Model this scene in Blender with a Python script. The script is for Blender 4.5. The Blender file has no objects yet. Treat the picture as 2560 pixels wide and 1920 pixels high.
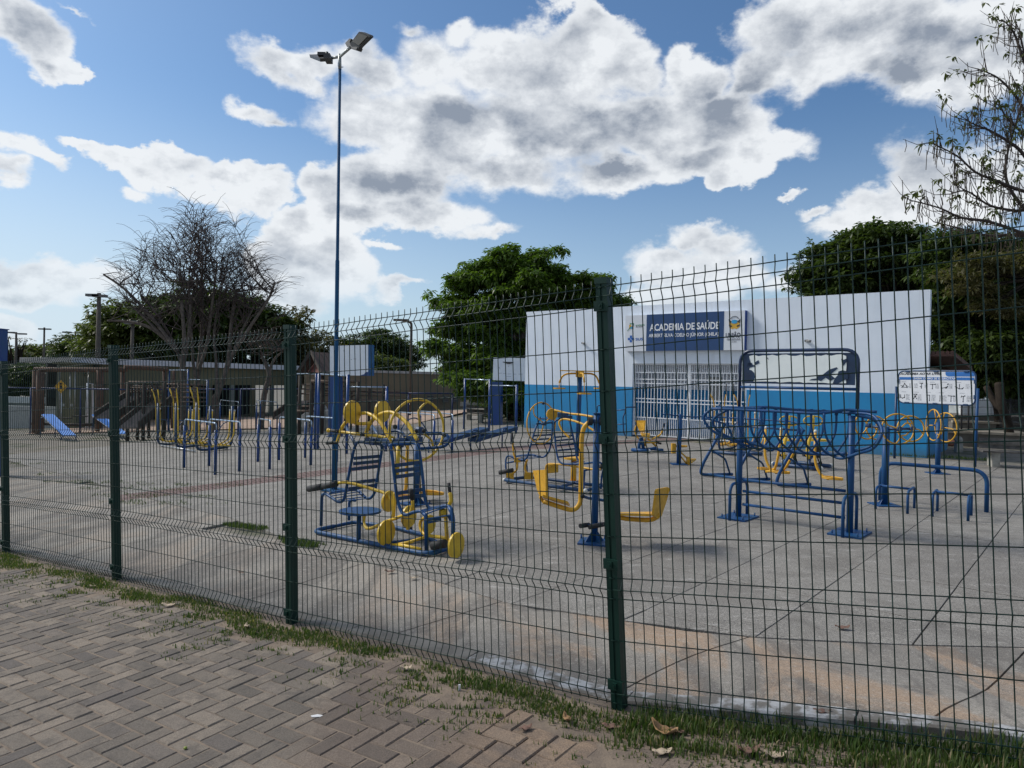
import bpy, bmesh, math, random
import numpy as np
from mathutils import Vector, Matrix
random.seed(7); rng = np.random.default_rng(11)
S = bpy.context.scene
R = math.radians
V = Vector

# ------------------------------------------------------------------ camera
FPX = 1775.0; CX, CY = 1280.0, 960.0
EYE = V((0, 0, 1.6))
_p = R(0.226); _t = R(1.22)
_r0 = V((1, 0, 0)); _u0 = V((0, math.sin(_p), math.cos(_p))); FWD = V((0, math.cos(_p), -math.sin(_p)))
RT = math.cos(_t)*_r0 + math.sin(_t)*_u0
UP = -math.sin(_t)*_r0 + math.cos(_t)*_u0
cam = bpy.data.cameras.new('camera'); cam.sensor_width = 36; cam.lens = FPX/2560*36
cam.clip_start = 0.05; cam.clip_end = 4000
camo = bpy.data.objects.new('camera', cam); S.collection.objects.link(camo)
camo.matrix_world = Matrix(((RT.x, UP.x, -FWD.x, EYE.x), (RT.y, UP.y, -FWD.y, EYE.y), (RT.z, UP.z, -FWD.z, EYE.z), (0, 0, 0, 1)))
S.camera = camo

# ------------------------------------------------------------------ colour management, sun
S.view_settings.view_transform = 'Standard'; S.view_settings.look = 'None'
S.view_settings.gamma = 1; S.view_settings.use_curve_mapping = False
S.view_settings.exposure = 0.52
SUN_AZ = R(-68); SUN_EL = R(42)
sun = bpy.data.lights.new('sun', 'SUN'); sun.energy = 2.3; sun.angle = R(14); sun.color = (1.0, 0.95, 0.87)
so = bpy.data.objects.new('sun', sun); S.collection.objects.link(so)
sd = V((math.sin(SUN_AZ)*math.cos(SUN_EL), math.cos(SUN_AZ)*math.cos(SUN_EL), math.sin(SUN_EL)))
so.rotation_euler = (-sd).to_track_quat('-Z', 'Y').to_euler()

# ------------------------------------------------------------------ pixel -> place helpers (measuring the photograph)
def ray(px, py):
    return FWD + RT*((px-CX)/FPX) - UP*((py-CY)/FPX)
def P(q, D):
    d = ray(*q); return EYE + d*(D/d.y)
def WP(q, a, b):
    """point of the ray on the vertical plane through a and b"""
    d = ray(*q); n = V((b.y-a.y, -(b.x-a.x), 0))
    return EYE + d*(n.dot(a-EYE)/n.dot(d))
def proj(p):
    v = p-EYE; w = v.dot(FWD)
    return (CX+FPX*v.dot(RT)/w, CY-FPX*v.dot(UP)/w)
_f0 = P((1549, 1774), 3.48); FO = V((_f0.x, _f0.y, 0)); FU = V((-0.816, 0.578, 0)); FN = V((0.578, 0.816, 0))
def sm(a, b, x):
    t = min(1, max(0, (x-a)/(b-a))); return t*t*(3-2*t)
def zg(x, y):
    n = (x-FO.x)*FN.x + (y-FO.y)*FN.y
    z = 0.0
    if x < 0:
        z = -1.9*math.tanh(0.072*(-x)/1.9)
    far = sm(1.6, 0.2, n)
    z += far*max(0, x-0.45)*0.11
    if y > 75: z -= min(1.0, (y-75)*0.01)
    return z
def G(q, dz=0.0):
    d = ray(*q); z = 0.0; p = None
    for _ in range(60):
        t = (z+dz-EYE.z)/d.z
        p = EYE + d*t
        z2 = zg(p.x, p.y); z = 0.5*z + 0.5*z2
    return V((p.x, p.y, zg(p.x, p.y)))
def up(b, py):
    """point vertically above b that is seen at image row py"""
    px = proj(b)[0]; q = P((px, py), b.y); return V((b.x, b.y, q.z))
def crop(ox, oy, s):
    return lambda x, y: (ox+x/s, oy+y/s)
kA = crop(700, 900, 3.0167); kB = crop(1200, 880, 3.191); kC = crop(1700, 850, 3.016); kD = crop(2100, 880, 3.191)
kE = crop(0, 700, 3.318); kF = crop(350, 850, 4.148); kG = crop(750, 820, 3.687); kH = crop(1500, 700, 3.686)
kI = crop(200, 450, 3.016); kJ = crop(1000, 560, 3.318); kK = crop(1960, 0, 1.443); kL = crop(740, 40, 6.382)
kM = crop(880, 980, 6.38); kN = crop(900, 1180, 7.213); kO = crop(1740, 1000, 6.912); kP = crop(1900, 1000, 8.296)
kQ = crop(1560, 1020, 9.217); kR = crop(360, 960, 7.539); kS = crop(700, 850, 6.143); kT = crop(0, 850, 6.381)
kU = crop(180, 850, 6.379); kV = crop(2280, 900, 5.925); kW = crop(1140, 900, 7.541); kX = crop(1560, 770, 6.9125)
kY = crop(2230, 910, 9.617); kd = crop(0, 0, 2212/2560)

# ------------------------------------------------------------------ node helpers
def nd(nt, typ, **kw):
    n = nt.nodes.new(typ)
    for k, v in kw.items():
        if k.startswith('i_'):
            n.inputs[k[2:].replace('_', ' ')].default_value = v
        else: setattr(n, k, v)
    return n
def mth(nt, op, a, b=None, c=None, clamp=False):
    n = nt.nodes.new('ShaderNodeMath'); n.operation = op; n.use_clamp = clamp
    for i, v in enumerate((a, b, c)):
        if v is None: continue
        if isinstance(v, (int, float)): n.inputs[i].default_value = v
        else: nt.links.new(v, n.inputs[i])
    return n.outputs[0]
def vmth(nt, op, a, b=None, out=0):
    n = nt.nodes.new('ShaderNodeVectorMath'); n.operation = op
    for i, v in enumerate((a, b)):
        if v is None: continue
        if isinstance(v, (tuple, list)): n.inputs[i].default_value = v
        elif isinstance(v, (int, float)): n.inputs['Scale'].default_value = v
        else: nt.links.new(v, n.inputs[i])
    return n.outputs[out]
def mix(nt, fac, a, b, blend='MIX'):
    n = nt.nodes.new('ShaderNodeMix'); n.data_type = 'RGBA'; n.blend_type = blend
    for k, v in ((0, fac), (6, a), (7, b)):
        if isinstance(v, (int, float)): n.inputs[k].default_value = v
        elif isinstance(v, tuple): n.inputs[k].default_value = (v[0], v[1], v[2], 1)
        else: nt.links.new(v, n.inputs[k])
    return n.outputs[2]
def ramp(nt, x, a, b, lo=0.0, hi=1.0, smooth=True):
    n = nt.nodes.new('ShaderNodeMapRange'); n.interpolation_type = 'SMOOTHSTEP' if smooth else 'LINEAR'
    for i, v in enumerate((x, a, b, lo, hi)):
        if isinstance(v, (int, float)): n.inputs[i].default_value = v
        else: nt.links.new(v, n.inputs[i])
    return n.outputs[0]
def noise(nt, vec, scale, detail=4, rough=0.55, out=0, dist=0.0):
    n = nt.nodes.new('ShaderNodeTexNoise'); n.inputs['Scale'].default_value = scale
    n.inputs['Detail'].default_value = detail; n.inputs['Roughness'].default_value = rough
    n.inputs['Distortion'].default_value = dist
    nt.links.new(vec, n.inputs['Vector']); return n.outputs[out]

# ------------------------------------------------------------------ world: daylight sky with broken cumulus
W = bpy.data.worlds.new('World'); S.world = W; W.use_nodes = True
nt = W.node_tree; nt.nodes.clear()
sky = nd(nt, 'ShaderNodeTexSky'); sky.sky_type = 'NISHITA'; sky.sun_disc = False
sky.sun_elevation = SUN_EL; sky.sun_rotation = SUN_AZ; sky.air_density = 1.0; sky.dust_density = 1.2; sky.ozone_density = 1.6
tc = nd(nt, 'ShaderNodeTexCoord'); dirv = tc.outputs['Generated']
sep = nd(nt, 'ShaderNodeSeparateXYZ'); nt.links.new(dirv, sep.inputs[0])
az = mth(nt, 'ARCTAN2', sep.outputs[0], sep.outputs[1]); el = mth(nt, 'ARCSINE', sep.outputs[2])
cmb = nd(nt, 'ShaderNodeCombineXYZ'); nt.links.new(az, cmb.inputs[0]); nt.links.new(el, cmb.inputs[1])
# elongated noise space: clouds are flatter towards the horizon
zs = vmth(nt, 'MULTIPLY', dirv, (1, 1, 1.5))
n1 = noise(nt, zs, 5.0, 3, 0.55, out=1)
n2 = noise(nt, zs, 17.0, 5, 0.6, out=1)
w1 = vmth(nt, 'SCALE', vmth(nt, 'SUBTRACT', n1, (0.5, 0.5, 0.5)), 0.10)
w2 = vmth(nt, 'SCALE', vmth(nt, 'SUBTRACT', n2, (0.5, 0.5, 0.5)), 0.055)
pw = vmth(nt, 'ADD', cmb.outputs[0], vmth(nt, 'ADD', w1, w2))
pw = vmth(nt, 'MULTIPLY', pw, (1, 1, 0))
CL = [  # cx, cy, rx, ry in 2212-px picture coordinates, weight
 (950,140,95,85),(1080,150,120,75),(1260,120,140,105),(1350,130,90,80),(1180,180,150,70),(1000,70,45,30),(900,60,40,25),(1290,45,70,30),
 (590,130,80,38),(670,150,80,42),(560,235,50,22),(600,258,30,18),(800,160,80,60),
 (780,250,130,75),(960,280,220,115),(1180,280,250,120),(1430,250,170,100),(1590,240,100,85),(1650,320,100,55),(1520,330,150,50),(1350,370,180,45),(1100,390,180,42),(940,350,120,70),(1595,370,45,40),
 (1480,120,50,60),(1530,170,70,60),(1720,50,130,100),(1850,90,200,130),(1770,140,110,55),(1900,170,90,45),(2100,160,110,70),(1650,150,70,60),(2050,80,220,140),(2180,140,140,80),(1990,170,120,50),(2110,205,70,28),(1790,170,90,45),
 (2000,390,110,95),(2080,370,120,75),(1900,450,110,60),(1830,495,110,28),(2060,460,140,60),(2140,330,90,50),(2200,400,80,60),
 (1500,500,70,32),(1550,525,80,38),(1440,560,85,42),(1560,570,110,50),(1700,600,90,35),(1400,610,60,25),(1750,470,40,14),(1700,440,28,10),(1480,620,120,40),
 (180,300,70,20),(280,335,85,35),(400,350,90,42),(500,390,90,42),(320,375,60,30),(280,410,40,22),(420,400,70,26),(540,430,80,45),(565,380,28,16),
 (690,420,70,55),(790,400,110,75),(860,400,120,60),(760,470,130,60),(640,500,60,45),(900,470,140,40),(1010,480,40,25),(1060,510,60,16),(700,560,110,50),(850,548,50,12),(740,600,90,40),(600,560,80,60),(860,630,80,16),
 (70,90,85,55),(20,60,50,50),(110,140,65,35),(170,165,30,14),(160,48,40,8),
 (20,310,60,30),(80,335,75,22),(15,370,45,30),(30,400,30,18),(30,570,110,40),(130,590,110,34),(60,620,130,40),(30,700,90,30),(640,620,120,45),
 (1790,690,60,30),(1300,560,0,0)]
def azel(q):
    d = ray(*q).normalized(); return math.atan2(d.x, d.y), math.asin(d.z)
F = None
for c in CL:
    if c[2] == 0: continue
    a0, e0 = azel(kd(c[0], c[1])); a1, _ = azel(kd(c[0]+c[2], c[1])); _, e1 = azel(kd(c[0], c[1]-c[3]))
    ra = abs(a1-a0)*1.12; re = abs(e1-e0)*1.12
    o = vmth(nt, 'SUBTRACT', pw, (a0, e0, 0)); o = vmth(nt, 'MULTIPLY', o, (1/ra, 1/re, 0))
    l = vmth(nt, 'LENGTH', o, out=1)
    v = mth(nt, 'MULTIPLY_ADD', l, -min(1.0, 0.35+0.65*min(c[2], c[3])/60.0), min(1.0, 0.35+0.65*min(c[2], c[3])/60.0))
    if F is None: F = v
    else:
        n = nt.nodes.new('ShaderNodeMath'); n.operation = 'SMOOTH_MAX'; n.inputs[2].default_value = 0.18
        nt.links.new(F, n.inputs[0]); nt.links.new(v, n.inputs[1]); F = n.outputs[0]
# the same kind of cloud all round, outside the photographed part of the sky
aabs = mth(nt, 'ABSOLUTE', az)
outm = mth(nt, 'MAXIMUM', ramp(nt, aabs, 0.66, 0.85), ramp(nt, el, 0.56, 0.75))
gen = mth(nt, 'MULTIPLY', mth(nt, 'SUBTRACT', noise(nt, vmth(nt, 'MULTIPLY', dirv, (1, 1, 2.0)), 2.6, 3, 0.5), 0.50), 4.5)
gen = mth(nt, 'MULTIPLY_ADD', outm, 3.0, mth(nt, 'SUBTRACT', gen, 3.0))
F = mth(nt, 'MAXIMUM', F, gen)
d1 = noise(nt, zs, 11.0, 10, 0.62)
lightoff = (-0.035, 0.01, 0.05)
d2 = noise(nt, vmth(nt, 'ADD', zs, lightoff), 11.0, 7, 0.6)
dens = mth(nt, 'MULTIPLY_ADD', mth(nt, 'SUBTRACT', d1, 0.5), 1.15, F)
soft = ramp(nt, noise(nt, zs, 3.5, 2, 0.5), 0.35, 0.65, 0.14, 0.50)
cov = ramp(nt, dens, -0.01, soft)
billow = mth(nt, 'SUBTRACT', d1, d2)
thick = ramp(nt, mth(nt, 'MULTIPLY_ADD', mth(nt, 'SUBTRACT', d2, 0.5), 1.0, F), 0.08, 0.95)
# cloud bases are greyer: high clouds overhead show their undersides
base = ramp(nt, el, 0.08, 0.45, 0.30, 0.75)
GR = [(1250,330,420,80),(1350,230,220,70),(1060,330,200,60),(2050,70,260,120),(1850,60,160,80),(1990,190,180,50),(1600,190,100,70),(860,410,180,50),(800,480,160,45),(110,150,80,30),(60,620,180,30),(1000,240,120,50),(430,380,90,25)]
gg = None
for c in GR:
    a0, e0 = azel(kd(c[0], c[1])); a1, _ = azel(kd(c[0]+c[2], c[1])); _, e1 = azel(kd(c[0], c[1]-c[3]))
    o = vmth(nt, 'MULTIPLY', vmth(nt, 'SUBTRACT', pw, (a0, e0, 0)), (1/abs(a1-a0), 1/abs(e1-e0), 0))
    v = ramp(nt, vmth(nt, 'LENGTH', o, out=1), 1.55, 0.0)
    if gg is None: gg = v
    else:
        _n = nt.nodes.new('ShaderNodeMath'); _n.operation = 'SMOOTH_MAX'; _n.inputs[2].default_value = 0.35; nt.links.new(gg, _n.inputs[0]); nt.links.new(v, _n.inputs[1]); gg = _n.outputs[0]
gg = mth(nt, 'MAXIMUM', gg, mth(nt, 'MULTIPLY', outm, 0.6))
lowv = mth(nt, 'SUBTRACT', noise(nt, zs, 4.2, 4, 0.6), 0.5)
shade = mth(nt, 'MULTIPLY', thick, mth(nt, 'MULTIPLY_ADD', gg, 0.95, mth(nt, 'MULTIPLY', base, 0.55)))
shade = mth(nt, 'MULTIPLY_ADD', lowv, 0.55, shade)
shade = mth(nt, 'MULTIPLY_ADD', billow, -2.8, shade)
shade = mth(nt, 'MULTIPLY', shade, ramp(nt, dens, 0.05, 0.55))
shade = ramp(nt, shade, -0.05, 1.35, 0.0, 1.0, smooth=False)
ccol = mix(nt, shade, (0.61, 0.63, 0.65), (0.195, 0.225, 0.275))
# clear sky: the Nishita sky, tinted by summer haze low down
skyc = vmth(nt, 'SCALE', sky.outputs[0], SKYK := 0.070)
skyc = vmth(nt, 'MULTIPLY', skyc, (0.72, 0.96, 1.15))
hz = ramp(nt, el, 0.38, -0.02)
leftg = ramp(nt, az, 0.25, -0.75)
hz = mth(nt, 'MULTIPLY', hz, mth(nt, 'MULTIPLY_ADD', leftg, 0.55, 0.45))
hazec = (0.46, 0.545, 0.62)
skyc = mix(nt, hz, skyc, hazec)
fin = mix(nt, mth(nt, 'MULTIPLY', cov, ramp(nt, el, -0.02, 0.20, 0.35, 0.96)), skyc, ccol)
bgn = nd(nt, 'ShaderNodeBackground'); nt.links.new(fin, bgn.inputs[0]); bgn.inputs[1].default_value = 1.0
wo = nd(nt, 'ShaderNodeOutputWorld'); nt.links.new(bgn.outputs[0], wo.inputs[0])
W.cycles.sampling_method = 'MANUAL'; W.cycles.sample_map_resolution = 512

# ------------------------------------------------------------------ materials
MATS = {}
def mat(name, c1, c2=None, scale=6.0, rough=0.6, metal=0.0, bump=0.0, bscale=60.0, spec=0.5, coord='Object', lo=0.35, hi=0.7, r2=None, coat=0.0):
    if name in MATS: return MATS[name]
    m = bpy.data.materials.new(name); m.use_nodes = True; nt = m.node_tree
    b = nt.nodes['Principled BSDF']; MATS[name] = m
    if coord == 'World': vec = nd(nt, 'ShaderNodeNewGeometry').outputs['Position']
    else: vec = nd(nt, 'ShaderNodeTexCoord').outputs['Object']
    if c2 is None: c2 = tuple(x*0.8 for x in c1)
    n = noise(nt, vec, scale, 6, 0.6)
    nt.links.new(mix(nt, ramp(nt, n, lo, hi), c1, c2), b.inputs['Base Color'])
    if r2 is not None: nt.links.new(ramp(nt, n, 0.3, 0.7, rough, r2), b.inputs['Roughness'])
    else: b.inputs['Roughness'].default_value = rough
    b.inputs['Metallic'].default_value = metal
    b.inputs['Specular IOR Level'].default_value = spec
    if coat: b.inputs['Coat Weight'].default_value = coat
    if bump:
        bn = nd(nt, 'ShaderNodeBump'); bn.inputs['Strength'].default_value = bump; bn.inputs['Distance'].default_value = 0.01
        nt.links.new(noise(nt, vec, bscale, 5, 0.6), bn.inputs['Height']); nt.links.new(bn.outputs[0], b.inputs['Normal'])
    return m
def wear(m, col, scale=38, lo=0.64, hi=0.69, amt=0.8):
    nt = m.node_tree; b = BS(m); src = b.inputs['Base Color'].links[0].from_socket
    vec = nd(nt, 'ShaderNodeTexCoord').outputs['Object']
    f = mth(nt, 'MULTIPLY', ramp(nt, noise(nt, vec, scale, 4, 0.6), lo, hi), amt)
    f = mth(nt, 'MULTIPLY', f, ramp(nt, noise(nt, vec, 2.2, 3, 0.5), 0.42, 0.6))
    nt.links.new(mix(nt, f, src, col), b.inputs['Base Color'])
def grime(m, col, amt=0.4):
    nt = m.node_tree; b = BS(m); src = b.inputs['Base Color'].links[0].from_socket
    pos = nd(nt, 'ShaderNodeNewGeometry').outputs['Position']
    st = ramp(nt, noise(nt, vmth(nt, 'MULTIPLY', pos, (4.5, 4.5, 0.28)), 1.0, 6, 0.65), 0.48, 0.75)
    sp = nd(nt, 'ShaderNodeSeparateXYZ'); nt.links.new(pos, sp.inputs[0])
    low = ramp(nt, mth(nt, 'ADD', sp.outputs[2], mth(nt, 'MULTIPLY', noise(nt, pos, 3.0, 5, 0.7), 0.5)), 0.55, 0.20)
    f = mth(nt, 'MAXIMUM', mth(nt, 'MULTIPLY', st, amt), mth(nt, 'MULTIPLY', low, 0.75))
    nt.links.new(mix(nt, f, src, col), b.inputs['Base Color'])
def BS(m): return m.node_tree.nodes['Principled BSDF']

# ------------------------------------------------------------------ mesh building
RS = 1.0   # tube size factor of the section being built
class MB:
    def __init__(s): s.v = []; s.f = []; s.sm = []
    def add(s, vs, fs, smooth=False):
        o = len(s.v); s.v += [tuple(x) for x in vs]; s.f += [tuple(i+o for i in f) for f in fs]; s.sm += [smooth]*len(fs)
    def hexa(s, p):   # p: 4 bottom, 4 top
        s.add(p, [(3,2,1,0),(4,5,6,7),(0,1,5,4),(1,2,6,5),(2,3,7,6),(3,0,4,7)])
    def box(s, c, sx, sy, sz, ax=V((1,0,0)), az=V((0,0,1))):
        ax = ax.normalized(); az = az.normalized(); ay = az.cross(ax).normalized()
        x, y, z = ax*sx/2, ay*sy/2, az*sz/2
        s.hexa([c-x-y-z, c+x-y-z, c+x+y-z, c-x+y-z, c-x-y+z, c+x-y+z, c+x+y+z, c-x+y+z])
    def bar(s, a, b, w, h, upv=V((0,0,1))):
        d = (b-a); L = d.length; x = d.normalized()
        y = upv.cross(x)
        if y.length < 1e-4: y = V((0,1,0)).cross(x)
        y.normalize(); z = x.cross(y)
        s.box((a+b)/2, L, w, h, x, z)
    def tube(s, pts, r, n=8, closed=False, caps=True):
        pts = [V(p) for p in pts]; N = len(pts)
        if N < 2: return
        rs = [x*RS for x in r] if isinstance(r, (list, tuple)) else [r*RS]*N
        tan = []
        for i in range(N):
            a = pts[(i-1) % N] if (closed or i > 0) else pts[i]; b = pts[(i+1) % N] if (closed or i < N-1) else pts[i]
            t = b-a; tan.append(t.normalized() if t.length > 1e-9 else V((0,0,1)))
        ref = V((0,0,1)) if abs(tan[0].z) < 0.9 else V((1,0,0))
        nrm = (ref-tan[0]*ref.dot(tan[0])).normalized(); vs = []; o = len(s.v)
        for i in range(N):
            nrm = nrm-tan[i]*nrm.dot(tan[i])
            if nrm.length < 1e-6: nrm = tan[i].orthogonal()
            nrm.normalize(); bi = tan[i].cross(nrm)
            for k in range(n):
                a = 2*math.pi*k/n; vs.append(pts[i]+(nrm*math.cos(a)+bi*math.sin(a))*rs[i])
        fs = []
        for i in range(N if closed else N-1):
            j = (i+1) % N
            for k in range(n):
                k2 = (k+1) % n; fs.append((i*n+k, i*n+k2, j*n+k2, j*n+k))
        s.add(vs, fs, True)
        if caps and not closed:
            s.f.append(tuple(o+k for k in range(n-1, -1, -1))); s.sm.append(False)
            s.f.append(tuple(o+(N-1)*n+k for k in range(n))); s.sm.append(False)
    def disc(s, c, nrm, r, th, n=24, rz=None, upv=V((0,0,1))):
        nrm = nrm.normalized(); a = upv-nrm*upv.dot(nrm)
        a = a.normalized() if a.length > 1e-4 else nrm.orthogonal().normalized()
        b = nrm.cross(a); rz = rz or r; vs = []
        for side in (-1, 1):
            for k in range(n):
                t = 2*math.pi*k/n; vs.append(c+nrm*th/2*side+a*math.cos(t)*rz+b*math.sin(t)*r)
        fs = [tuple(range(n-1, -1, -1)), tuple(range(n, 2*n))]+[(k, (k+1) % n, n+(k+1) % n, n+k) for k in range(n)]
        s.add(vs, fs)
    def ring(s, c, nrm, Rr, r, n=32, m=8, upv=V((0,0,1)), Rz=None):
        nrm = nrm.normalized(); a = (upv-nrm*upv.dot(nrm)).normalized(); b = nrm.cross(a); Rz = Rz or Rr
        s.tube([c+a*math.cos(2*math.pi*k/n)*Rz+b*math.sin(2*math.pi*k/n)*Rr for k in range(n)], r, m, closed=True)
    def prism(s, poly, ext):
        n = len(poly); poly = [V(p) for p in poly]
        s.add(poly+[p+ext for p in poly], [tuple(range(n-1, -1, -1)), tuple(range(n, 2*n))]+[(k, (k+1) % n, n+(k+1) % n, n+k) for k in range(n)])
    def ball(s, c, r, n=8, m=6, sz=1.0):
        r = r*RS
        vs = [c+V((0,0,r*sz))]; 
        for i in range(1, m):
            for k in range(n):
                t = math.pi*i/m; a = 2*math.pi*k/n; vs.append(c+V((r*math.sin(t)*math.cos(a), r*math.sin(t)*math.sin(a), r*sz*math.cos(t))))
        vs.append(c-V((0,0,r*sz))); fs = [(0, 1+k, 1+(k+1) % n) for k in range(n)]
        for i in range(m-2):
            for k in range(n): fs.append((1+i*n+k, 1+(i+1)*n+k, 1+(i+1)*n+(k+1) % n, 1+i*n+(k+1) % n))
        e = len(vs)-1; fs += [(e, 1+(m-2)*n+(k+1) % n, 1+(m-2)*n+k) for k in range(n)]
        s.add(vs, fs, True)
    def build(s, name, m, parent=None, origin=None, attr=None):
        if origin is None: origin = V(parent['_o']) if parent is not None else V((0,0,0))
        me = bpy.data.meshes.new(name)
        me.from_pydata([(x[0]-origin[0], x[1]-origin[1], x[2]-origin[2]) for x in s.v], [], s.f)
        me.polygons.foreach_set('use_smooth', s.sm)
        me.materials.append(m); me.update()
        if attr is not None:
            at = me.attributes.new('rnd', 'FLOAT', 'FACE'); at.data.foreach_set('value', attr)
        o = bpy.data.objects.new(name, me); S.collection.objects.link(o)
        o['_o'] = tuple(origin)
        if parent is not None: o.parent = parent
        else: o.location = origin
        return o
def thing(name, label, cat, loc, group=None):
    o = bpy.data.objects.new(name, None); S.collection.objects.link(o); o.location = loc
    o.empty_display_size = 0.1
    o['_o'] = tuple(loc); o['label'] = label; o['category'] = cat
    if group: o['group'] = group
    return o
def tag(o, label, cat, group=None):
    o['label'] = label; o['category'] = cat
    if group: o['group'] = group
    return o
def struct(o): o['kind'] = 'structure'; return o
def T(name, m, parent, pts, r, n=8, **kw):
    b = MB(); b.tube(pts, r, n, **kw); return b.build(name, m, parent)
def rc(pts, rad=0.08, k=4):
    """round the corners of a polyline"""
    pts = [V(p) for p in pts]; out = [pts[0]]
    for i in range(1, len(pts)-1):
        a, b, c = pts[i-1], pts[i], pts[i+1]
        r1 = min(rad, (a-b).length*0.48); r2 = min(rad, (c-b).length*0.48)
        p = b+(a-b).normalized()*r1; q = b+(c-b).normalized()*r2
        for j in range(k+1):
            t = j/k; out.append(p*(1-t)**2+b*2*t*(1-t)+q*t*t)
    out.append(pts[-1]); return out
def spl(pts, k=6):
    """Catmull-Rom through the points"""
    pts = [V(p) for p in pts]; out = []
    for i in range(len(pts)-1):
        p0 = pts[max(0, i-1)]; p1 = pts[i]; p2 = pts[i+1]; p3 = pts[min(len(pts)-1, i+2)]
        for j in range(k):
            t = j/k; out.append(0.5*((2*p1)+(p2-p0)*t+(2*p0-5*p1+4*p2-p3)*t*t+(3*p1-p0-3*p2+p3)*t**3))
    out.append(pts[-1]); return out
UZ = V((0,0,1))
def text_mesh(txt, size, bold=0.0, shear=0.0, sx=1.0):
    cu = bpy.data.curves.new('txt', 'FONT'); cu.body = txt; cu.size = size; cu.offset = bold; cu.shear = shear; cu.resolution_u = 3
    ob = bpy.data.objects.new('txt', cu); S.collection.objects.link(ob)
    dg = bpy.context.evaluated_depsgraph_get(); me = bpy.data.meshes.new_from_object(ob.evaluated_get(dg))
    vs = [v.co.copy() for v in me.vertices]; fs = [tuple(p.vertices) for p in me.polygons]
    bpy.data.objects.remove(ob); bpy.data.curves.remove(cu); bpy.data.meshes.remove(me)
    if sx != 1.0: vs = [V((v.x*sx, v.y, 0)) for v in vs]
    return vs, fs
def place_text(name, txt, m, parent, p0, ex, ez, width, height, bold=0.0, shear=0.0, nrm=None):
    """flat lettering fitted into a box whose lower left corner is p0 (ex along, ez up)"""
    vs, fs = text_mesh(txt, 1.0, bold, shear)
    x0 = min(v.x for v in vs); x1 = max(v.x for v in vs); y0 = min(v.y for v in vs); y1 = max(v.y for v in vs)
    b = MB(); b.add([p0+ex*((v.x-x0)/(x1-x0)*width)+ez*((v.y-y0)/(y1-y0)*height) for v in vs], fs)
    return b.build(name, m, parent)

# paints and common stuff
BLUE = mat('blue_paint', (0.004, 0.052, 0.175), (0.006, 0.06, 0.15), 9, 0.42, bump=0.05, bscale=120, r2=0.6, spec=0.35)
BLUED = mat('dark_blue_paint', (0.006, 0.035, 0.11), (0.010, 0.05, 0.12), 9, 0.38, r2=0.55)
NAVY = mat('court_blue_paint', (0.003, 0.042, 0.20), (0.005, 0.05, 0.17), 4, 0.3, r2=0.45)
YEL = mat('yellow_paint', (0.68, 0.45, 0.03), (0.56, 0.35, 0.025), 14, 0.35, bump=0.04, bscale=90, r2=0.55)
YELO = mat('orange_yellow_paint', (0.66, 0.36, 0.02), (0.52, 0.27, 0.015), 14, 0.4, r2=0.6)
BLK = mat('black_rubber', (0.012, 0.013, 0.015), (0.02, 0.02, 0.022), 30, 0.75, bump=0.2, bscale=200)
STEEL = mat('worn_steel', (0.42, 0.43, 0.44), (0.30, 0.30, 0.30), 12, 0.35, metal=0.8)
BARW = mat('bare_bar_metal', (0.40, 0.47, 0.55), (0.25, 0.34, 0.46), 8, 0.30, metal=0.6)
GREENP = mat('green_fence_paint', (0.002, 0.024, 0.017), (0.003, 0.030, 0.02), 5, 0.42, r2=0.55, spec=0.3)
WIREG = mat('green_wire_coating', (0.002, 0.020, 0.015), (0.003, 0.024, 0.017), 5, 0.45, spec=0.3)
WHITEP = mat('white_paint', (0.74, 0.76, 0.78), (0.66, 0.68, 0.70), 3, 0.6, bump=0.15, bscale=35)
WOOD = mat('weathered_wood', (0.14, 0.10, 0.075), (0.075, 0.052, 0.04), 7, 0.85, bump=0.4, bscale=40)
WOODR = mat('brown_log_wood', (0.13, 0.075, 0.05), (0.07, 0.045, 0.035), 6, 0.85, bump=0.4, bscale=40)
WOODD = mat('dark_wood', (0.055, 0.042, 0.034), (0.03, 0.024, 0.02), 7, 0.85, bump=0.3, bscale=40)
CAPW = mat('white_plastic', (0.6, 0.6, 0.56), (0.5, 0.5, 0.46), 20, 0.5)

for m_ in (BLUE, BLUED, NAVY): wear(m_, (0.075, 0.07, 0.075), 30, .60, .68, .6)
for m_ in (YEL, YELO): wear(m_, (0.16, 0.085, 0.035), 30, .60, .68, .7)

# ================================================================== GROUND
def uv(u, n): return FO + FU*u + FN*n
def un(x, y):
    dx, dy = x-FO.x, y-FO.y; return (dx*FU.x+dy*FU.y, dx*FN.x+dy*FN.y)
def gp(u, n, dz=0.0):
    p = uv(u, n); return V((p.x, p.y, zg(p.x, p.y)+dz))

def ground_mat():
    m = bpy.data.materials.new('bare_ground'); m.use_nodes = True; nt = m.node_tree; b = BS(m)
    pos = nd(nt, 'ShaderNodeNewGeometry').outputs['Position']
    a = noise(nt, pos, 0.35, 6, 0.6); c = noise(nt, pos, 5.0, 6, 0.7); g = noise(nt, pos, 0.8, 5, 0.65)
    base = mix(nt, ramp(nt, a, 0.35, 0.65), (0.17, 0.145, 0.115), (0.115, 0.11, 0.095))
    base = mix(nt, ramp(nt, c, 0.35, 0.75), base, (0.22, 0.20, 0.165))
    base = mix(nt, ramp(nt, g, 0.52, 0.64), base, (0.06, 0.07, 0.03))
    nt.links.new(base, b.inputs['Base Color']); b.inputs['Roughness'].default_value = 0.95
    bn = nd(nt, 'ShaderNodeBump'); bn.inputs['Strength'].default_value = 0.7; bn.inputs['Distance'].default_value = 0.03
    nt.links.new(noise(nt, pos, 14, 6, 0.7), bn.inputs['Height']); nt.links.new(bn.outputs[0], b.inputs['Normal'])
    return m
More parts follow.
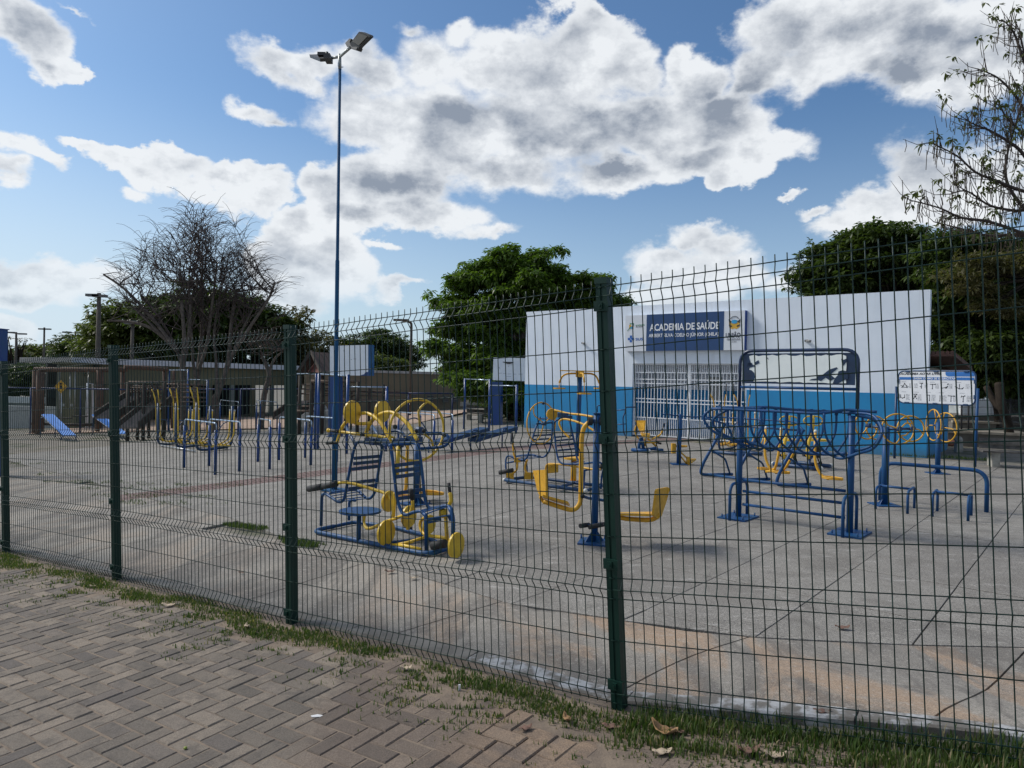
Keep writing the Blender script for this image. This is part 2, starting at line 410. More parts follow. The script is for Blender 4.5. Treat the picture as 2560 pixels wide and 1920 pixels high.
def axis(a, lo, hi, step, far, g=1.35):
    xs = list(np.arange(lo, hi+1e-6, step)); s = step; x = hi
    while x < far[1]: s *= g; x += s; xs.append(x)
    s = step; x = lo; pre = []
    while x > far[0]: s *= g; x -= s; pre.append(x)
    return pre[::-1]+xs
xs = axis(0, -16, 8, 0.4, (-900, 900)); ys = axis(0, 0, 30, 0.4, (-40, 1500))
b = MB(); vs = [(x, y, zg(x, y)-0.035) for y in ys for x in xs]; nx = len(xs)
fs = [(j*nx+i, j*nx+i+1, (j+1)*nx+i+1, (j+1)*nx+i) for j in range(len(ys)-1) for i in range(nx-1)]
b.add(vs, fs, True); ground = struct(b.build('ground', ground_mat()))

# plaza boundary towards the fence, n = nb(u)
BPX = [(2760,1622),(2267,1611),(1888,1592),(1700,1574),(1525,1545),(1413,1523),(1309,1521),(1218,1490),(1000,1426),(787,1372),(678,1331),(579,1295),(434,1262),(283,1222),(211,1197),(100,1172),(27,1152),(-200,1120)]
BUN = sorted([un(*G(q)[:2]) for q in BPX])
bu = [x[0] for x in BUN]; bn_ = [x[1] for x in BUN]
def nb(u): return float(np.interp(u, bu, bn_))
def curbn(u): return 0.17 if u > 0 else 0.17-u*0.27
def clip(poly, f):
    out = []
    for i in range(len(poly)):
        a, c = poly[i], poly[(i+1) % len(poly)]; fa, fc = f(a), f(c)
        if fa >= 0: out.append(a)
        if (fa < 0) != (fc < 0):
            t = fa/(fa-fc); out.append((a[0]+(c[0]-a[0])*t, a[1]+(c[1]-a[1])*t))
    return out
def concrete_mat(name, kind):
    m = bpy.data.materials.new(name); m.use_nodes = True; nt = m.node_tree; b = BS(m)
    pos = nd(nt, 'ShaderNodeNewGeometry').outputs['Position']
    oi = nd(nt, 'ShaderNodeObjectInfo').outputs['Random']
    at = nd(nt, 'ShaderNodeAttribute'); at.attribute_name = 'rnd'
    rr = mth(nt, 'FRACT', mth(nt, 'ADD', oi, at.outputs['Fac']))
    lo = noise(nt, pos, 0.55, 5, 0.6); mid = noise(nt, pos, 2.6, 6, 0.65, dist=0.6); fine = noise(nt, pos, 150, 2, 0.6)
    st = vmth(nt, 'MULTIPLY', pos, (3.2, 9.0, 3.0)); streak = noise(nt, st, 1.0, 5, 0.72, dist=0.4)
    if kind == 'plaza':
        c = mix(nt, ramp(nt, lo, 0.35, 0.65), (0.19, 0.176, 0.158), (0.25, 0.235, 0.21))
        c = mix(nt, mth(nt, 'MULTIPLY', ramp(nt, mid, 0.47, 0.66), 0.6), c, (0.12, 0.11, 0.098))
        c = mix(nt, mth(nt, 'MULTIPLY', ramp(nt, streak, 0.57, 0.66), 0.5), c, (0.48, 0.46, 0.43))
        c = mix(nt, mth(nt, 'MULTIPLY', rr, 0.28), c, (0.31, 0.29, 0.26))
        c = mix(nt, mth(nt, 'MULTIPLY', ramp(nt, noise(nt, pos, 45, 4, 0.8), 0.55, 0.62), 0.25), c, (0.09, 0.085, 0.08))
        c = mix(nt, mth(nt, 'MULTIPLY', ramp(nt, noise(nt, pos, 0.9, 7, 0.75, dist=1.5), 0.5, 0.6), 0.35), c, (0.145, 0.13, 0.112))
        gr_ = noise(nt, pos, 38, 3, 0.85)
        c = mix(nt, mth(nt, 'MULTIPLY', ramp(nt, gr_, 0.5, 0.62), 0.4), c, (0.10, 0.094, 0.085))
        c = mix(nt, mth(nt, 'MULTIPLY', ramp(nt, gr_, 0.42, 0.34), 0.35), c, (0.38, 0.36, 0.33))
        spk = ramp(nt, fine, 0.33, 0.67, 0.5, 1.5)
    else:
        c = mix(nt, ramp(nt, lo, 0.35, 0.65), (0.275, 0.25, 0.215), (0.19, 0.175, 0.155))
        n3 = noise(nt, vmth(nt, 'MULTIPLY', pos, (2.1, 0.75, 1)), 0.85, 6, 0.6, dist=1.0)
        sx = nd(nt, 'ShaderNodeSeparateXYZ'); nt.links.new(pos, sx.inputs[0])
        rt = ramp(nt, sx.outputs[0], -1.5, 0.8, 0.25, 0.8)
        c = mix(nt, mth(nt, 'MULTIPLY', ramp(nt, n3, 0.46, 0.60), rt), c, (0.34, 0.235, 0.155))
        n4 = noise(nt, vmth(nt, 'MULTIPLY', vmth(nt, 'ADD', pos, (1.3, 8.2, 0)), (1.7, 0.7, 1)), 1.3, 7, 0.68, dist=0.8)
        c = mix(nt, mth(nt, 'MULTIPLY', ramp(nt, n4, 0.46, 0.58), 0.65), c, (0.11, 0.10, 0.09))
        c = mix(nt, mth(nt, 'MULTIPLY', ramp(nt, mid, 0.50, 0.70), 0.45), c, (0.13, 0.12, 0.108))
        c = mix(nt, mth(nt, 'MULTIPLY', ramp(nt, noise(nt, pos, 24, 5, 0.75), 0.52, 0.66), 0.45), c, (0.40, 0.375, 0.34))
        c = mix(nt, mth(nt, 'MULTIPLY', rr, 0.12), c, (0.32, 0.29, 0.25))
        spk = ramp(nt, fine, 0.3, 0.7, 0.62, 1.38)
    c = mix(nt, 1.0, c, mix(nt, spk, (0, 0, 0), (1, 1, 1)), 'MULTIPLY') if False else vmth(nt, 'SCALE', c, spk) if False else c
    sc = nt.nodes.new('ShaderNodeVectorMath'); sc.operation = 'SCALE'; nt.links.new(c, sc.inputs[0]); nt.links.new(spk, sc.inputs['Scale'])
    nt.links.new(sc.outputs[0], b.inputs['Base Color']); b.inputs['Roughness'].default_value = 0.82
    b.inputs['Specular IOR Level'].default_value = 0.35
    bn = nd(nt, 'ShaderNodeBump'); bn.inputs['Strength'].default_value = 0.5; bn.inputs['Distance'].default_value = 0.004
    nt.links.new(mth(nt, 'ADD', fine, mth(nt, 'MULTIPLY', mid, 2.0)), bn.inputs['Height']); nt.links.new(bn.outputs[0], b.inputs['Normal'])
    return m
PLZ = concrete_mat('plaza_concrete', 'plaza'); APR = concrete_mat('stained_concrete', 'apron')
g1 = V((0.64, 0.768, 0)); g2 = V((-0.768, 0.64, 0))
SL1, SL2 = 1.16, 0.785
org = G((1888, 1592)); org.z = 0
plaza_root = None
def slab_poly(b, poly, lift, th=0.05, gap=0.0065):
    cx = sum(p[0] for p in poly)/len(poly); cy = sum(p[1] for p in poly)/len(poly)
    if len(poly) < 3: return
    q = []
    for x, y in poly:
        d = math.hypot(x-cx, y-cy)
        if d < 0.03: continue
        k = 1-gap/d; q.append((cx+(x-cx)*k, cy+(y-cy)*k))
    if len(q) < 3: return
    # orient CCW
    A = sum(q[i][0]*q[(i+1) % len(q)][1]-q[(i+1) % len(q)][0]*q[i][1] for i in range(len(q)))
    if A < 0: q = q[::-1]
    n = len(q)
    top = [V((x, y, zg(x, y)+lift)) for x, y in q]
    top2 = [V((cx+(x-cx)*0.996, cy+(y-cy)*0.996, zg(x, y)+lift)) for x, y in q]
    for t in top: t.z -= 0.0035
    bot = [V((t.x, t.y, t.z-th)) for t in top]
    c0 = V((cx, cy, zg(cx, cy)+lift))
    fs = [(2*n+i, 2*n+(i+1) % n, 3*n) for i in range(n)]+[(n+i, n+(i+1) % n, 2*n+(i+1) % n, 2*n+i) for i in range(n)]+[(i, (i+1) % n, n+(i+1) % n, n+i) for i in range(n)]
    b.add(bot+top+top2+[c0], fs)
    return c0
# strip of red bricks crossing the plaza
SA = [G((690,1189)), G((1640,1096))]; SB = [G((690,1204.5)), G((1640,1105))]
sdir = (SA[1]-SA[0]); sdir.z = 0; sdir.normalize(); snor = V((-sdir.y, sdir.x, 0))
swid = abs((SB[0]-SA[0]).dot(snor)); sc0 = (SA[0]+SB[0])/2; sc0.z = 0; SW = 0.42
def strip_d(p): return (V((p[0], p[1], 0))-sc0).dot(snor)
cells = []
for i in range(-4, 34):
    for j in range(-28, 52):
        base_ = org+g1*(i*SL1)+g2*(j*SL2)
        poly = [(base_.x, base_.y), (base_+g1*SL1)[:2], (base_+g1*SL1+g2*SL2)[:2], (base_+g2*SL2)[:2]]
        cxy = ((poly[0][0]+poly[2][0])/2, (poly[0][1]+poly[2][1])/2)
        u, n = un(*cxy)
        if cxy[1] > 34 or cxy[1] < 1 or u > 24: continue
        if n > 19.2 and cxy[0] > -1: continue
        for side in (1, -1):
            q = clip(poly, lambda p: un(*p)[1]-nb(un(*p)[0]))
            if len(q) < 3: continue
            q = clip(q, lambda p: side*strip_d(p)-SW)
            if len(q) < 3: continue
            q = clip(q, lambda p: 15.8-(p[0]-6)*1.3*0-un(*p)[1]+0*p[0]) if cxy[0] > 1 else q
            if len(q) >= 3:
                c = (sum(p[0] for p in q)/len(q), sum(p[1] for p in q)/len(q))
                if abs(c[0])/max(c[1], .1) < 0.95: cells.append((math.hypot(*c), q))
cells.sort(key=lambda x: x[0])
pb = MB(); slab_poly(pb, cells[-1][1], 0.0)
bed = MB()   # mortar bed under the slabs
pl = thing('plaza', 'grey concrete paving', 'paving', (0, 0, 0)); del pl['label'], pl['category']
plaza = struct(pl)
NPL = 290; rest = MB(); ratt = []
for k, (d, q) in enumerate(cells):
    if k < NPL:
        b = MB(); c0 = slab_poly(b, q, random.uniform(-0.002, 0.002))
        if c0 is not None: b.build('paving_slab', PLZ, plaza)
    else:
        f0 = len(rest.f); slab_poly(rest, q, 0.0); ratt += [random.random()]*(len(rest.f)-f0)
o = rest.build('paving_slab', PLZ, plaza, attr=ratt); o['kind'] = 'stuff'
# apron slabs between the kerb and the plaza
us = [-3.2, -2.45, -1.15, 0.12, 1.75, 3.3, 4.9, 6.5, 8.0, 9.8, 11.6, 13.6, 16, 19]
apron = struct(thing('apron', 'x', 'x', (0, 0, 0))); del apron['label'], apron['category']
for a, c in zip(us[:-1], us[1:]):
    nmax = max(nb(a), nb(c)); mid = None
    splits = [0.0, 1e9] if c < 4 else [0.0, 1.7, 3.3, 1e9]
    for s0, s1 in zip(splits[:-1], splits[1:]):
        poly = []
        K = 5
        sk = lambda u, t: u-0.25*t if u < 2 else u
        for i in range(K+1):
            u = a+(c-a)*i/K; poly.append((u, max(s0, curbn(u))))
        for i in range(K, -1, -1):
            u = a+(c-a)*i/K; poly.append((u, min(s1, nb(u))))
        poly = [(sk(u, n), n) for u, n in poly]
        if s1 > 1e8: poly = [(u_, nb(u_)) if i_ > K else (u_, n_) for i_, (u_, n_) in enumerate(poly)]
        if poly[-1][1]-poly[0][1] < 0.1 or poly[K+1][1]-poly[K][1] < 0.05: continue
        pts = [tuple(uv(u, n)[:2]) for u, n in poly]
        b = MB(); 
        # denser top so that it follows the bank
        n = 8; top = []
        for jj in range(n+1):
            t = jj/n
            for i in range(K+1):
                p = pts[i]; q = pts[len(pts)-1-i]; tt = 0.003+0.994*t
                x = p[0]+(q[0]-p[0])*tt; y = p[1]+(q[1]-p[1])*tt
                if i == 0: x -= FU.x*-0.006; y -= FU.y*-0.006
                if i == K: x -= FU.x*0.006; y -= FU.y*0.006
                top.append(V((x, y, zg(x, y)-0.006)))
        fs = [(jj*(K+1)+i, (jj+1)*(K+1)+i, (jj+1)*(K+1)+i+1, jj*(K+1)+i+1) for jj in range(n) for i in range(K)]
        b.add(top, fs, True)
        rim = [i for i in range(K+1)]+[jj*(K+1)+K for jj in range(1, n+1)]+[n*(K+1)+i for i in range(K-1, -1, -1)]+[jj*(K+1) for jj in range(n-1, 0, -1)]
        lo_ = [top[i] for i in rim]+[top[i]-UZ*0.06 for i in rim]; m_ = len(rim)
        b.add(lo_, [(i, (i+1) % m_, m_+(i+1) % m_, m_+i) for i in range(m_)])
        b.build('paving_slab', APR, apron)
# kerb
KERB = mat('kerb_concrete', (0.215, 0.20, 0.175), (0.12, 0.108, 0.092), 5, 0.85, bump=0.5, bscale=60, coord='World')
KERBW = mat('whitewashed_kerb', (0.44, 0.44, 0.44), (0.17, 0.155, 0.135), 9, 0.85, bump=0.5, bscale=60, coord='World', lo=0.40, hi=0.56)
kerb = struct(thing('kerb', 'x', 'x', (0, 0, 0))); del kerb['label'], kerb['category']
u = -3.0
while u < 16:
    L = 1.0; b = MB(); K = 4; vs = []
    for i in range(K+1):
        uu = u+0.004+(L-0.008)*i/K
        for n, dz in ((curbn(uu)-0.13, -0.08), (curbn(uu)-0.13, 0.002), (curbn(uu)-0.12, 0.012), (curbn(uu)-0.012, 0.012), (curbn(uu)-0.002, 0.002), (curbn(uu)-0.002, -0.08)):
            vs.append(gp(uu, n, dz+random.uniform(-0.002, 0.002)))
    fs = [(i*6+k, i*6+k+1, (i+1)*6+k+1, (i+1)*6+k) for i in range(K) for k in range(5)]+[(5, 4, 3, 2, 1, 0), tuple(K*6+k for k in range(6))]
    b.add(vs, fs); b.build('kerb_stone', KERBW if u < 0.9 else KERB, kerb); u += L
# brick strip
BRK = mat('red_paving_brick', (0.135, 0.085, 0.075), (0.19, 0.135, 0.12), 3, 0.85, bump=0.3, bscale=30, coord='World')
strip = struct(thing('brick_strip', 'x', 'x', (0, 0, 0))); del strip['label'], strip['category']
L = (SA[1]-SA[0]).length; k = 0; t = -2.6; bmesh0 = None; restb = MB(); rat = []
while t < L+1.5:
    for half in (-1, 1):
        c = sc0+sdir*(t-0.0)+snor*(half*0.205); z = zg(c.x, c.y)
        if k < 160:
            if bmesh0 is None:
                b = MB(); b.box(V((0, 0, 0)), 0.097, 0.40, 0.05, sdir); o = b.build('brick', BRK, strip, origin=(0, 0, 0)); bmesh0 = o
            else: o = bmesh0.copy(); S.collection.objects.link(o)
            o.location = (c.x, c.y, z-0.026+random.uniform(-0.002, 0.002))
        else: restb.box(V((c.x, c.y, z-0.026+random.uniform(-0.002, 0.002))), 0.097, 0.40, 0.05, sdir)
        k += 1
    t += 0.105
o = restb.build('brick', BRK, strip); o['kind'] = 'stuff'

# ------------------------------------------------------------------ sidewalk of herringbone pavers
def paver_mat():
    m = bpy.data.materials.new('concrete_paver'); m.use_nodes = True; nt = m.node_tree; b = BS(m)
    pos = nd(nt, 'ShaderNodeNewGeometry').outputs['Position']
    oi = nd(nt, 'ShaderNodeObjectInfo').outputs['Random']
    at = nd(nt, 'ShaderNodeAttribute'); at.attribute_name = 'rnd'
    rr = mth(nt, 'FRACT', mth(nt, 'ADD', oi, at.outputs['Fac']))
    r2 = mth(nt, 'FRACT', mth(nt, 'MULTIPLY', rr, 17.3))
    lo = noise(nt, pos, 1.1, 5, 0.6); mid = noise(nt, pos, 7, 6, 0.7); fine = noise(nt, pos, 160, 3, 0.7)
    sep = nd(nt, 'ShaderNodeSeparateXYZ'); nt.links.new(pos, sep.inputs[0])
    c = mix(nt, rr, (0.12, 0.104, 0.088), (0.235, 0.195, 0.155))
    c = mix(nt, mth(nt, 'MULTIPLY', ramp(nt, r2, 0.78, 0.95), 0.6), c, (0.115, 0.10, 0.092))
    c = mix(nt, mth(nt, 'MULTIPLY', ramp(nt, mid, 0.45, 0.66), 0.6), c, (0.085, 0.076, 0.068))
    # newer, browner pavers to the right
    red = ramp(nt, mth(nt, 'ADD', sep.outputs[0], mth(nt, 'MULTIPLY', lo, 0.6)), -0.75, -0.45)
    c = mix(nt, mth(nt, 'MULTIPLY', red, 0.6), c, mix(nt, rr, (0.11, 0.083, 0.068), (0.165, 0.122, 0.095)))
    # loose sand lying over them
    sand = mth(nt, 'MULTIPLY', ramp(nt, noise(nt, pos, 2.2, 5, 0.6, dist=0.5), 0.44, 0.60), ramp(nt, mth(nt, 'SUBTRACT', sep.outputs[0], mth(nt, 'MULTIPLY', sep.outputs[1], 0.25)), -1.25, -0.55))
    c = mix(nt, mth(nt, 'MULTIPLY', sand, 0.8), c, (0.29, 0.205, 0.14))
    sc = nt.nodes.new('ShaderNodeVectorMath'); sc.operation = 'SCALE'; nt.links.new(c, sc.inputs[0]); nt.links.new(ramp(nt, fine, 0.3, 0.7, 0.72, 1.28), sc.inputs['Scale'])
    nt.links.new(sc.outputs[0], b.inputs['Base Color']); b.inputs['Roughness'].default_value = 0.88
    b.inputs['Specular IOR Level'].default_value = 0.3
    bn = nd(nt, 'ShaderNodeBump'); bn.inputs['Strength'].default_value = 0.8; bn.inputs['Distance'].default_value = 0.004
    nt.links.new(mth(nt, 'ADD', fine, mth(nt, 'MULTIPLY', mid, 3.0)), bn.inputs['Height']); nt.links.new(bn.outputs[0], b.inputs['Normal'])
    return m
PAV = paver_mat()
SANDJ = mat('joint_sand', (0.22, 0.17, 0.125), (0.13, 0.10, 0.078), 6, 0.95, bump=0.6, bscale=90, coord='World')
b = MB(); vs = []
NU, NN = 46, 30
for j in range(NN+1):
    for i in range(NU+1):
        u = -4+i*0.5; n = -7.0+j*7.1/NN; vs.append(gp(u, n, -0.0045))
b.add(vs, [(j*(NU+1)+i, (j+1)*(NU+1)+i, (j+1)*(NU+1)+i+1, j*(NU+1)+i+1) for j in range(NN) for i in range(NU)], True)
sidewalk = struct(b.build('sidewalk', SANDJ))
def paver_mesh(b, L, Wd, M=None):
    h = 0.05; c = 0.006; x, y = L/2-0.0025, Wd/2-0.0025
    def rect(x, y, z): return [V((-x, -y, z)), V((x, -y, z)), V((x, y, z)), V((-x, y, z))]
    vs = rect(x, y, -h)+rect(x, y, -c)+rect(x-c, y-c, 0)
    if M is not None: vs = [M @ v for v in vs]
    b.add(vs, [(0,1,5,4),(1,2,6,5),(2,3,7,6),(3,0,4,7),(4,5,9,8),(5,6,10,9),(6,7,11,10),(7,4,8,11),(8,9,10,11)])
lst = []
q = 0.1
for X in range(-40, 190):
    for Y in range(-66, 2):
        s_ = (X+Y) % 4
        if s_ == 0: cu, cn, hor = (X+1)*q, (Y+0.5)*q, True
        elif s_ == 2: cu, cn, hor = (X+0.5)*q, (Y+1)*q, False
        else: continue
        lim = -0.30-0.10*math.sin(cu*3.1)-0.06*math.sin(cu*7.7+1)
        if cu < -0.2: lim -= 0.18
        if cn > lim: continue
        p = uv(cu, cn)
        if p.y < 0.9 or cu > 18: continue
        if abs(p.x)/max(p.y, 0.05) > 1.25: continue
        lst.append((math.hypot(p.x, p.y+0.0), cu, cn, hor))
lst.sort()
protos = []
for _ in range(3):
    b = MB(); paver_mesh(b, 0.2, 0.1, None)
    v = [(x+random.uniform(-.0012, .0012), y+random.uniform(-.0012, .0012), z+random.uniform(-.0012, .0008)) for x, y, z in b.v]; b.v = v
    protos.append(b)
pmeshes = []
restp = MB(); ratt = []; cnt = 0
near = 300
for k, (d, cu, cn, hor) in enumerate(lst):
    p = gp(cu, cn); e = 0.05
    nx_ = V((1, 0, (zg(p.x+e, p.y)-zg(p.x-e, p.y))/(2*e))); ny_ = V((0, 1, (zg(p.x, p.y+e)-zg(p.x, p.y-e))/(2*e)))
    nz = nx_.cross(ny_).normalized(); nz = (nz+V((random.uniform(-.012, .012), random.uniform(-.012, .012), 0))).normalized()
    ax = FU if hor else FN; ax = (ax-nz*ax.dot(nz)).normalized(); ay = nz.cross(ax)
    dz = random.uniform(-0.0025, 0.003)
    M = Matrix(((ax.x, ay.x, nz.x, p.x), (ax.y, ay.y, nz.y, p.y), (ax.z, ay.z, nz.z, p.z+dz), (0, 0, 0, 1)))
    if k < near:
        if k < 3:
            o = protos[k].build('paver', PAV, sidewalk, origin=(0, 0, 0)); pmeshes.append(o)
        else: o = pmeshes[k % 3].copy(); S.collection.objects.link(o)
        o.matrix_local = M
    else:
        f0 = len(restp.f); paver_mesh(restp, 0.2, 0.1, M); ratt += [random.random()]*(len(restp.f)-f0)
o = restp.build('paver', PAV, sidewalk, attr=ratt); o['kind'] = 'stuff'

# ------------------------------------------------------------------ grass along the fence
def leafmat(name, c1, c2, trans=0.35, rough=0.6, scale=3.0):
    m = bpy.data.materials.new(name); m.use_nodes = True; nt = m.node_tree; b = BS(m)
    at = nd(nt, 'ShaderNodeAttribute'); at.attribute_name = 'rnd'
    pos = nd(nt, 'ShaderNodeNewGeometry').outputs['Position']
    n = noise(nt, pos, scale, 3, 0.5)
    f = mth(nt, 'MULTIPLY_ADD', at.outputs['Fac'], 0.6, mth(nt, 'MULTIPLY', ramp(nt, n, 0.3, 0.7), 0.4))
    c = mix(nt, f, c1, c2); nt.links.new(c, b.inputs['Base Color']); b.inputs['Roughness'].default_value = rough
    b.inputs['Specular IOR Level'].default_value = 0.3
    tr = nd(nt, 'ShaderNodeBsdfTranslucent'); nt.links.new(vmth(nt, 'MULTIPLY', c, (1.3, 1.5, 0.6)), tr.inputs[0])
    mx = nd(nt, 'ShaderNodeMixShader'); mx.inputs[0].default_value = trans
    out = nt.nodes['Material Output']; nt.links.new(b.outputs[0], mx.inputs[1]); nt.links.new(tr.outputs[0], mx.inputs[2]); nt.links.new(mx.outputs[0], out.inputs[0])
    return m
GRASS = leafmat('grass_blades', (0.035, 0.075, 0.014), (0.10, 0.13, 0.04), 0.3)
DRYG = leafmat('dry_grass', (0.20, 0.17, 0.09), (0.30, 0.25, 0.15), 0.3)
def tri_mesh(name, V_, F_, rnd, m, nf=3):
    me = bpy.data.meshes.new(name); nv = len(V_); nfc = len(F_)
    me.vertices.add(nv); me.vertices.foreach_set('co', np.asarray(V_, dtype=np.float32).ravel())
    me.loops.add(nfc*nf); me.loops.foreach_set('vertex_index', np.asarray(F_, dtype=np.int32).ravel())
    me.polygons.add(nfc); me.polygons.foreach_set('loop_start', np.arange(nfc, dtype=np.int32)*nf)
    me.update(calc_edges=True)
    at = me.attributes.new('rnd', 'FLOAT', 'FACE'); at.data.foreach_set('value', np.asarray(rnd, dtype=np.float32))
    me.materials.append(m); return me
def grass_obj(name, pts, hts, m, label=None, spread=0.5, w=0.0035):
    n = len(pts); A = rng.uniform(0, 2*np.pi, n); lean = rng.uniform(0.1, 1.0, n)*spread
    base_ = np.array(pts); h = np.array(hts)
    dx = np.cos(A); dy = np.sin(A); px = -dy; py = dx; w_ = w*rng.uniform(0.6, 1.4, n)
    p0 = base_.copy(); 
    a0 = p0+np.stack([px*w_, py*w_, 0*h], 1); a1 = p0-np.stack([px*w_, py*w_, 0*h], 1)
    m_ = p0+np.stack([dx*lean*h*0.35, dy*lean*h*0.35, h*0.6], 1)
    b0 = m_+np.stack([px*w_*.7, py*w_*.7, 0*h], 1); b1 = m_-np.stack([px*w_*.7, py*w_*.7, 0*h], 1)
    tp = p0+np.stack([dx*lean*h, dy*lean*h, h*(1-0.35*lean)], 1)
    Vv = np.stack([a0, a1, b1, b0, tp], 1).reshape(-1, 3); i = np.arange(n)*5
    Fq = np.concatenate([np.stack([i, i+1, i+2], 1), np.stack([i, i+2, i+3], 1), np.stack([i+3, i+2, i+4], 1)], 0)
    r = rng.uniform(0, 1, n); me = tri_mesh(name, Vv, Fq, np.concatenate([r, r, r]), m)
    o = bpy.data.objects.new(name, me); S.collection.objects.link(o); o['kind'] = 'stuff'; return o
def hnoise(x, y, s=0):
    return 0.5+0.25*(math.sin(x*2.3+s)+math.sin(y*3.1+x*1.3+s*2))*0.7+0.25*math.sin(x*7.1+y*5.3+s)*0.6
pts, hts, dp, dh = [], [], [], []
for _ in range(340000):
    u = random.uniform(-2.6, 13); n = random.uniform(-1.0, 0.75)
    c = curbn(u)-0.13
    edge = -0.27-0.10*math.sin(u*3.1)-0.06*math.sin(u*7.7+1)
    if n > c+0.01: continue
    nn = hnoise(u*1.3, n*6, 1); dens = 0
    if u > -0.1:
        band = math.exp(-((n-(edge*0.52))/0.085)**2); dens = band*(0.45+0.8*(nn > 0.36))
        dens *= 0.25+1.1*(math.sin(u*2.7+1.3*math.sin(u*1.1))*.5+.5)+.4*(math.sin(u*9.1)*.5+.5)
        if n < edge+.03: dens = max(dens*.5, 0.5*math.exp(-((n-edge)/0.26)**2)*(hnoise(u*5, n*13, 2) > 0.62+.12*math.sin(u*2.7+2)))
        ht = random.uniform(0.012, 0.042)
        if n > -0.03: dens *= 0.3
    else:
        t = min(1, -u/0.5); ln = c-0.02
        dens = 1.15*math.exp(-((n-(ln-0.17-0.1*t))/(0.13+0.05*t))**2)*(0.4+0.7*(nn > 0.3)) if n < ln else 0
        if n < ln-0.38: dens = max(dens, 0.55*(hnoise(u*4, n*9, 3) > 0.66)*math.exp(-((n-ln+0.38)/0.3)**2))
        ht = random.uniform(0.02, 0.085)*(0.5+0.7*nn)
        if n < ln-0.4: ht *= 0.45
    if random.random() > dens*(1.0 if u < 5 else 0.7): continue
    p = gp(u, n, -0.008)
    (dp if random.random() < 0.13 else pts).append(p[:]); (dh if len(dp)+len(pts) != len(hts)+len(dh)+1 or dp and dp[-1] == p[:] else hts).append(ht)
# tufts in the plaza joints and along its left edge, weeds at the foot of the building
def patch(c, r1, r2, ang, n, h, dens_noise=0.4):
    for _ in range(n):
        a = random.uniform(0, 6.283); d = math.sqrt(random.random()); x = c.x+(math.cos(a)*d*r1)*math.cos(ang)-(math.sin(a)*d*r2)*math.sin(ang); y = c.y+(math.cos(a)*d*r1)*math.sin(ang)+(math.sin(a)*d*r2)*math.cos(ang)
        if hnoise(x*3, y*3, 5) < dens_noise: continue
        pts.append((x, y, zg(x, y)-0.005)); hts.append(random.uniform(0.4, 1)*h)
fa = math.atan2(FU.y, FU.x)
patch(G((613,1316)), 0.45, 0.10, fa, 900, 0.05); patch(G((760,1360)), 0.35, 0.10, fa, 900, 0.06); patch(G((700,1345)), 0.3, 0.06, fa, 350, 0.05)
for q_, L_ in (((60,1158),1.2),((150,1185),1.3),((230,1205),1.4),((330,1222),1.5),((400,1256),1.3),((440,1213),1.6),((380,1240),1.5)):
    patch(G(q_), L_, 0.2, fa+0.25, 500, 0.05, 0.5)
grass = grass_obj('grass', pts, hts, GRASS); dry = grass_obj('dry_grass', dp, dh, DRYG)

# ================================================================== MESH FENCE
FU2 = V((-0.888, 0.460, 0)); FN2 = V((0.460, 0.888, 0))
_bt = {0: ((1549,1774),(1518,697),3.48), 1: ((730,1576),(725,810),4.925), 2: ((292,1453),(283,876),6.37), 3: ((15,1385),(9,914),7.8)}
PB = {}; lean = {}; PH = 2.1
for k_, (q0, q1, D_) in _bt.items():
    a_, c_ = P(q0, D_), P(q1, D_); PB[k_] = a_; lean[k_] = V((c_.x-a_.x, 0, 0))*(PH/(c_.z-a_.z))+(FU*0.02 if k_ == 0 else V((0,0,0)))
PB[4] = PB[3]+(PB[3]-PB[2])*1.03; PB[5] = PB[4]+(PB[3]-PB[2])*1.03; lean[4] = lean[5] = lean[3]
PB[-1] = PB[0]-FU2*2.5; PB[-1].z = 0.235; lean[-1] = V((-0.135, 0.0, 0))
post_xy = PB
fence = thing('mesh_fence', 'dark green welded wire mesh fence standing between the brick pavement and the exercise plaza', 'fence', PB[0])
HZ = [0.045, 0.095, 0.145, 0.35, 0.552, 0.755, 0.805, 0.855, 1.058, 1.262, 1.465, 1.515, 1.565, 1.77, 1.965, 2.02, 2.075]
HZ = [2.1-0.027-x+0.045 for x in HZ]     # heights above base of post
TIPS = (1, 6, 11, 15)
def frame(k, nrm, udir):
    a = (lean[k]+UZ*PH).normalized(); return a
for k in post_xy:
    B_ = PB[k]; ax = (lean[k]+UZ*PH).normalized(); b = MB()
    ud = (FU if k >= 0 else FU2); nn_ = (FN if k >= 0 else FN2)
    b0 = B_-ax*0.35; prof = [(-.03,-.03),(-.006,-.03),(-.004,-.024),(.004,-.024),(.006,-.03),(.03,-.03),(.03,.03),(-.03,.03)]
    vs = [b0+ud*x+nn_*y for x, y in prof]+[B_+ax*PH+ud*x+nn_*y for x, y in prof]
    n = len(prof); b.add(vs, [tuple(range(n)), tuple(range(2*n-1, n-1, -1))]+[(i, n+i, n+(i+1) % n, (i+1) % n) for i in range(n)])
    po = b.build('post', GREENP, fence)
    b = MB(); b.box(B_+ax*(PH+0.006), 0.068, 0.068, 0.03, ud, ax); b.build('cap', GREENP, po)
    for h in (0.13, 0.72, 1.33, 1.98):
        b = MB(); c = B_+ax*h-nn_*0.034+ud*0.0
        b.box(c, 0.078, 0.014, 0.05, ud, ax); b.box(c-nn_*0.011, 0.024, 0.012, 0.03, ud, ax)
        b.disc(c-nn_*0.02, nn_, 0.006, 0.006, 8); b.build('clamp', GREENP, po)
vw = None
order = sorted(post_xy)
VZ = []
z = HZ[0]+0.03; prof = [(0, HZ[0]+0.032)]
for i, h in enumerate(HZ):
    if i in TIPS: prof += [(0, HZ[i-1]-0.008), (-0.027, h+0.004), (-0.0275, h-0.004)] if i != 15 else [(0, HZ[i-1]-0.006), (-0.026, h)]
    elif i-1 in TIPS: prof += [(0, h+0.006)]
prof += [(0, HZ[-1]-0.006)]
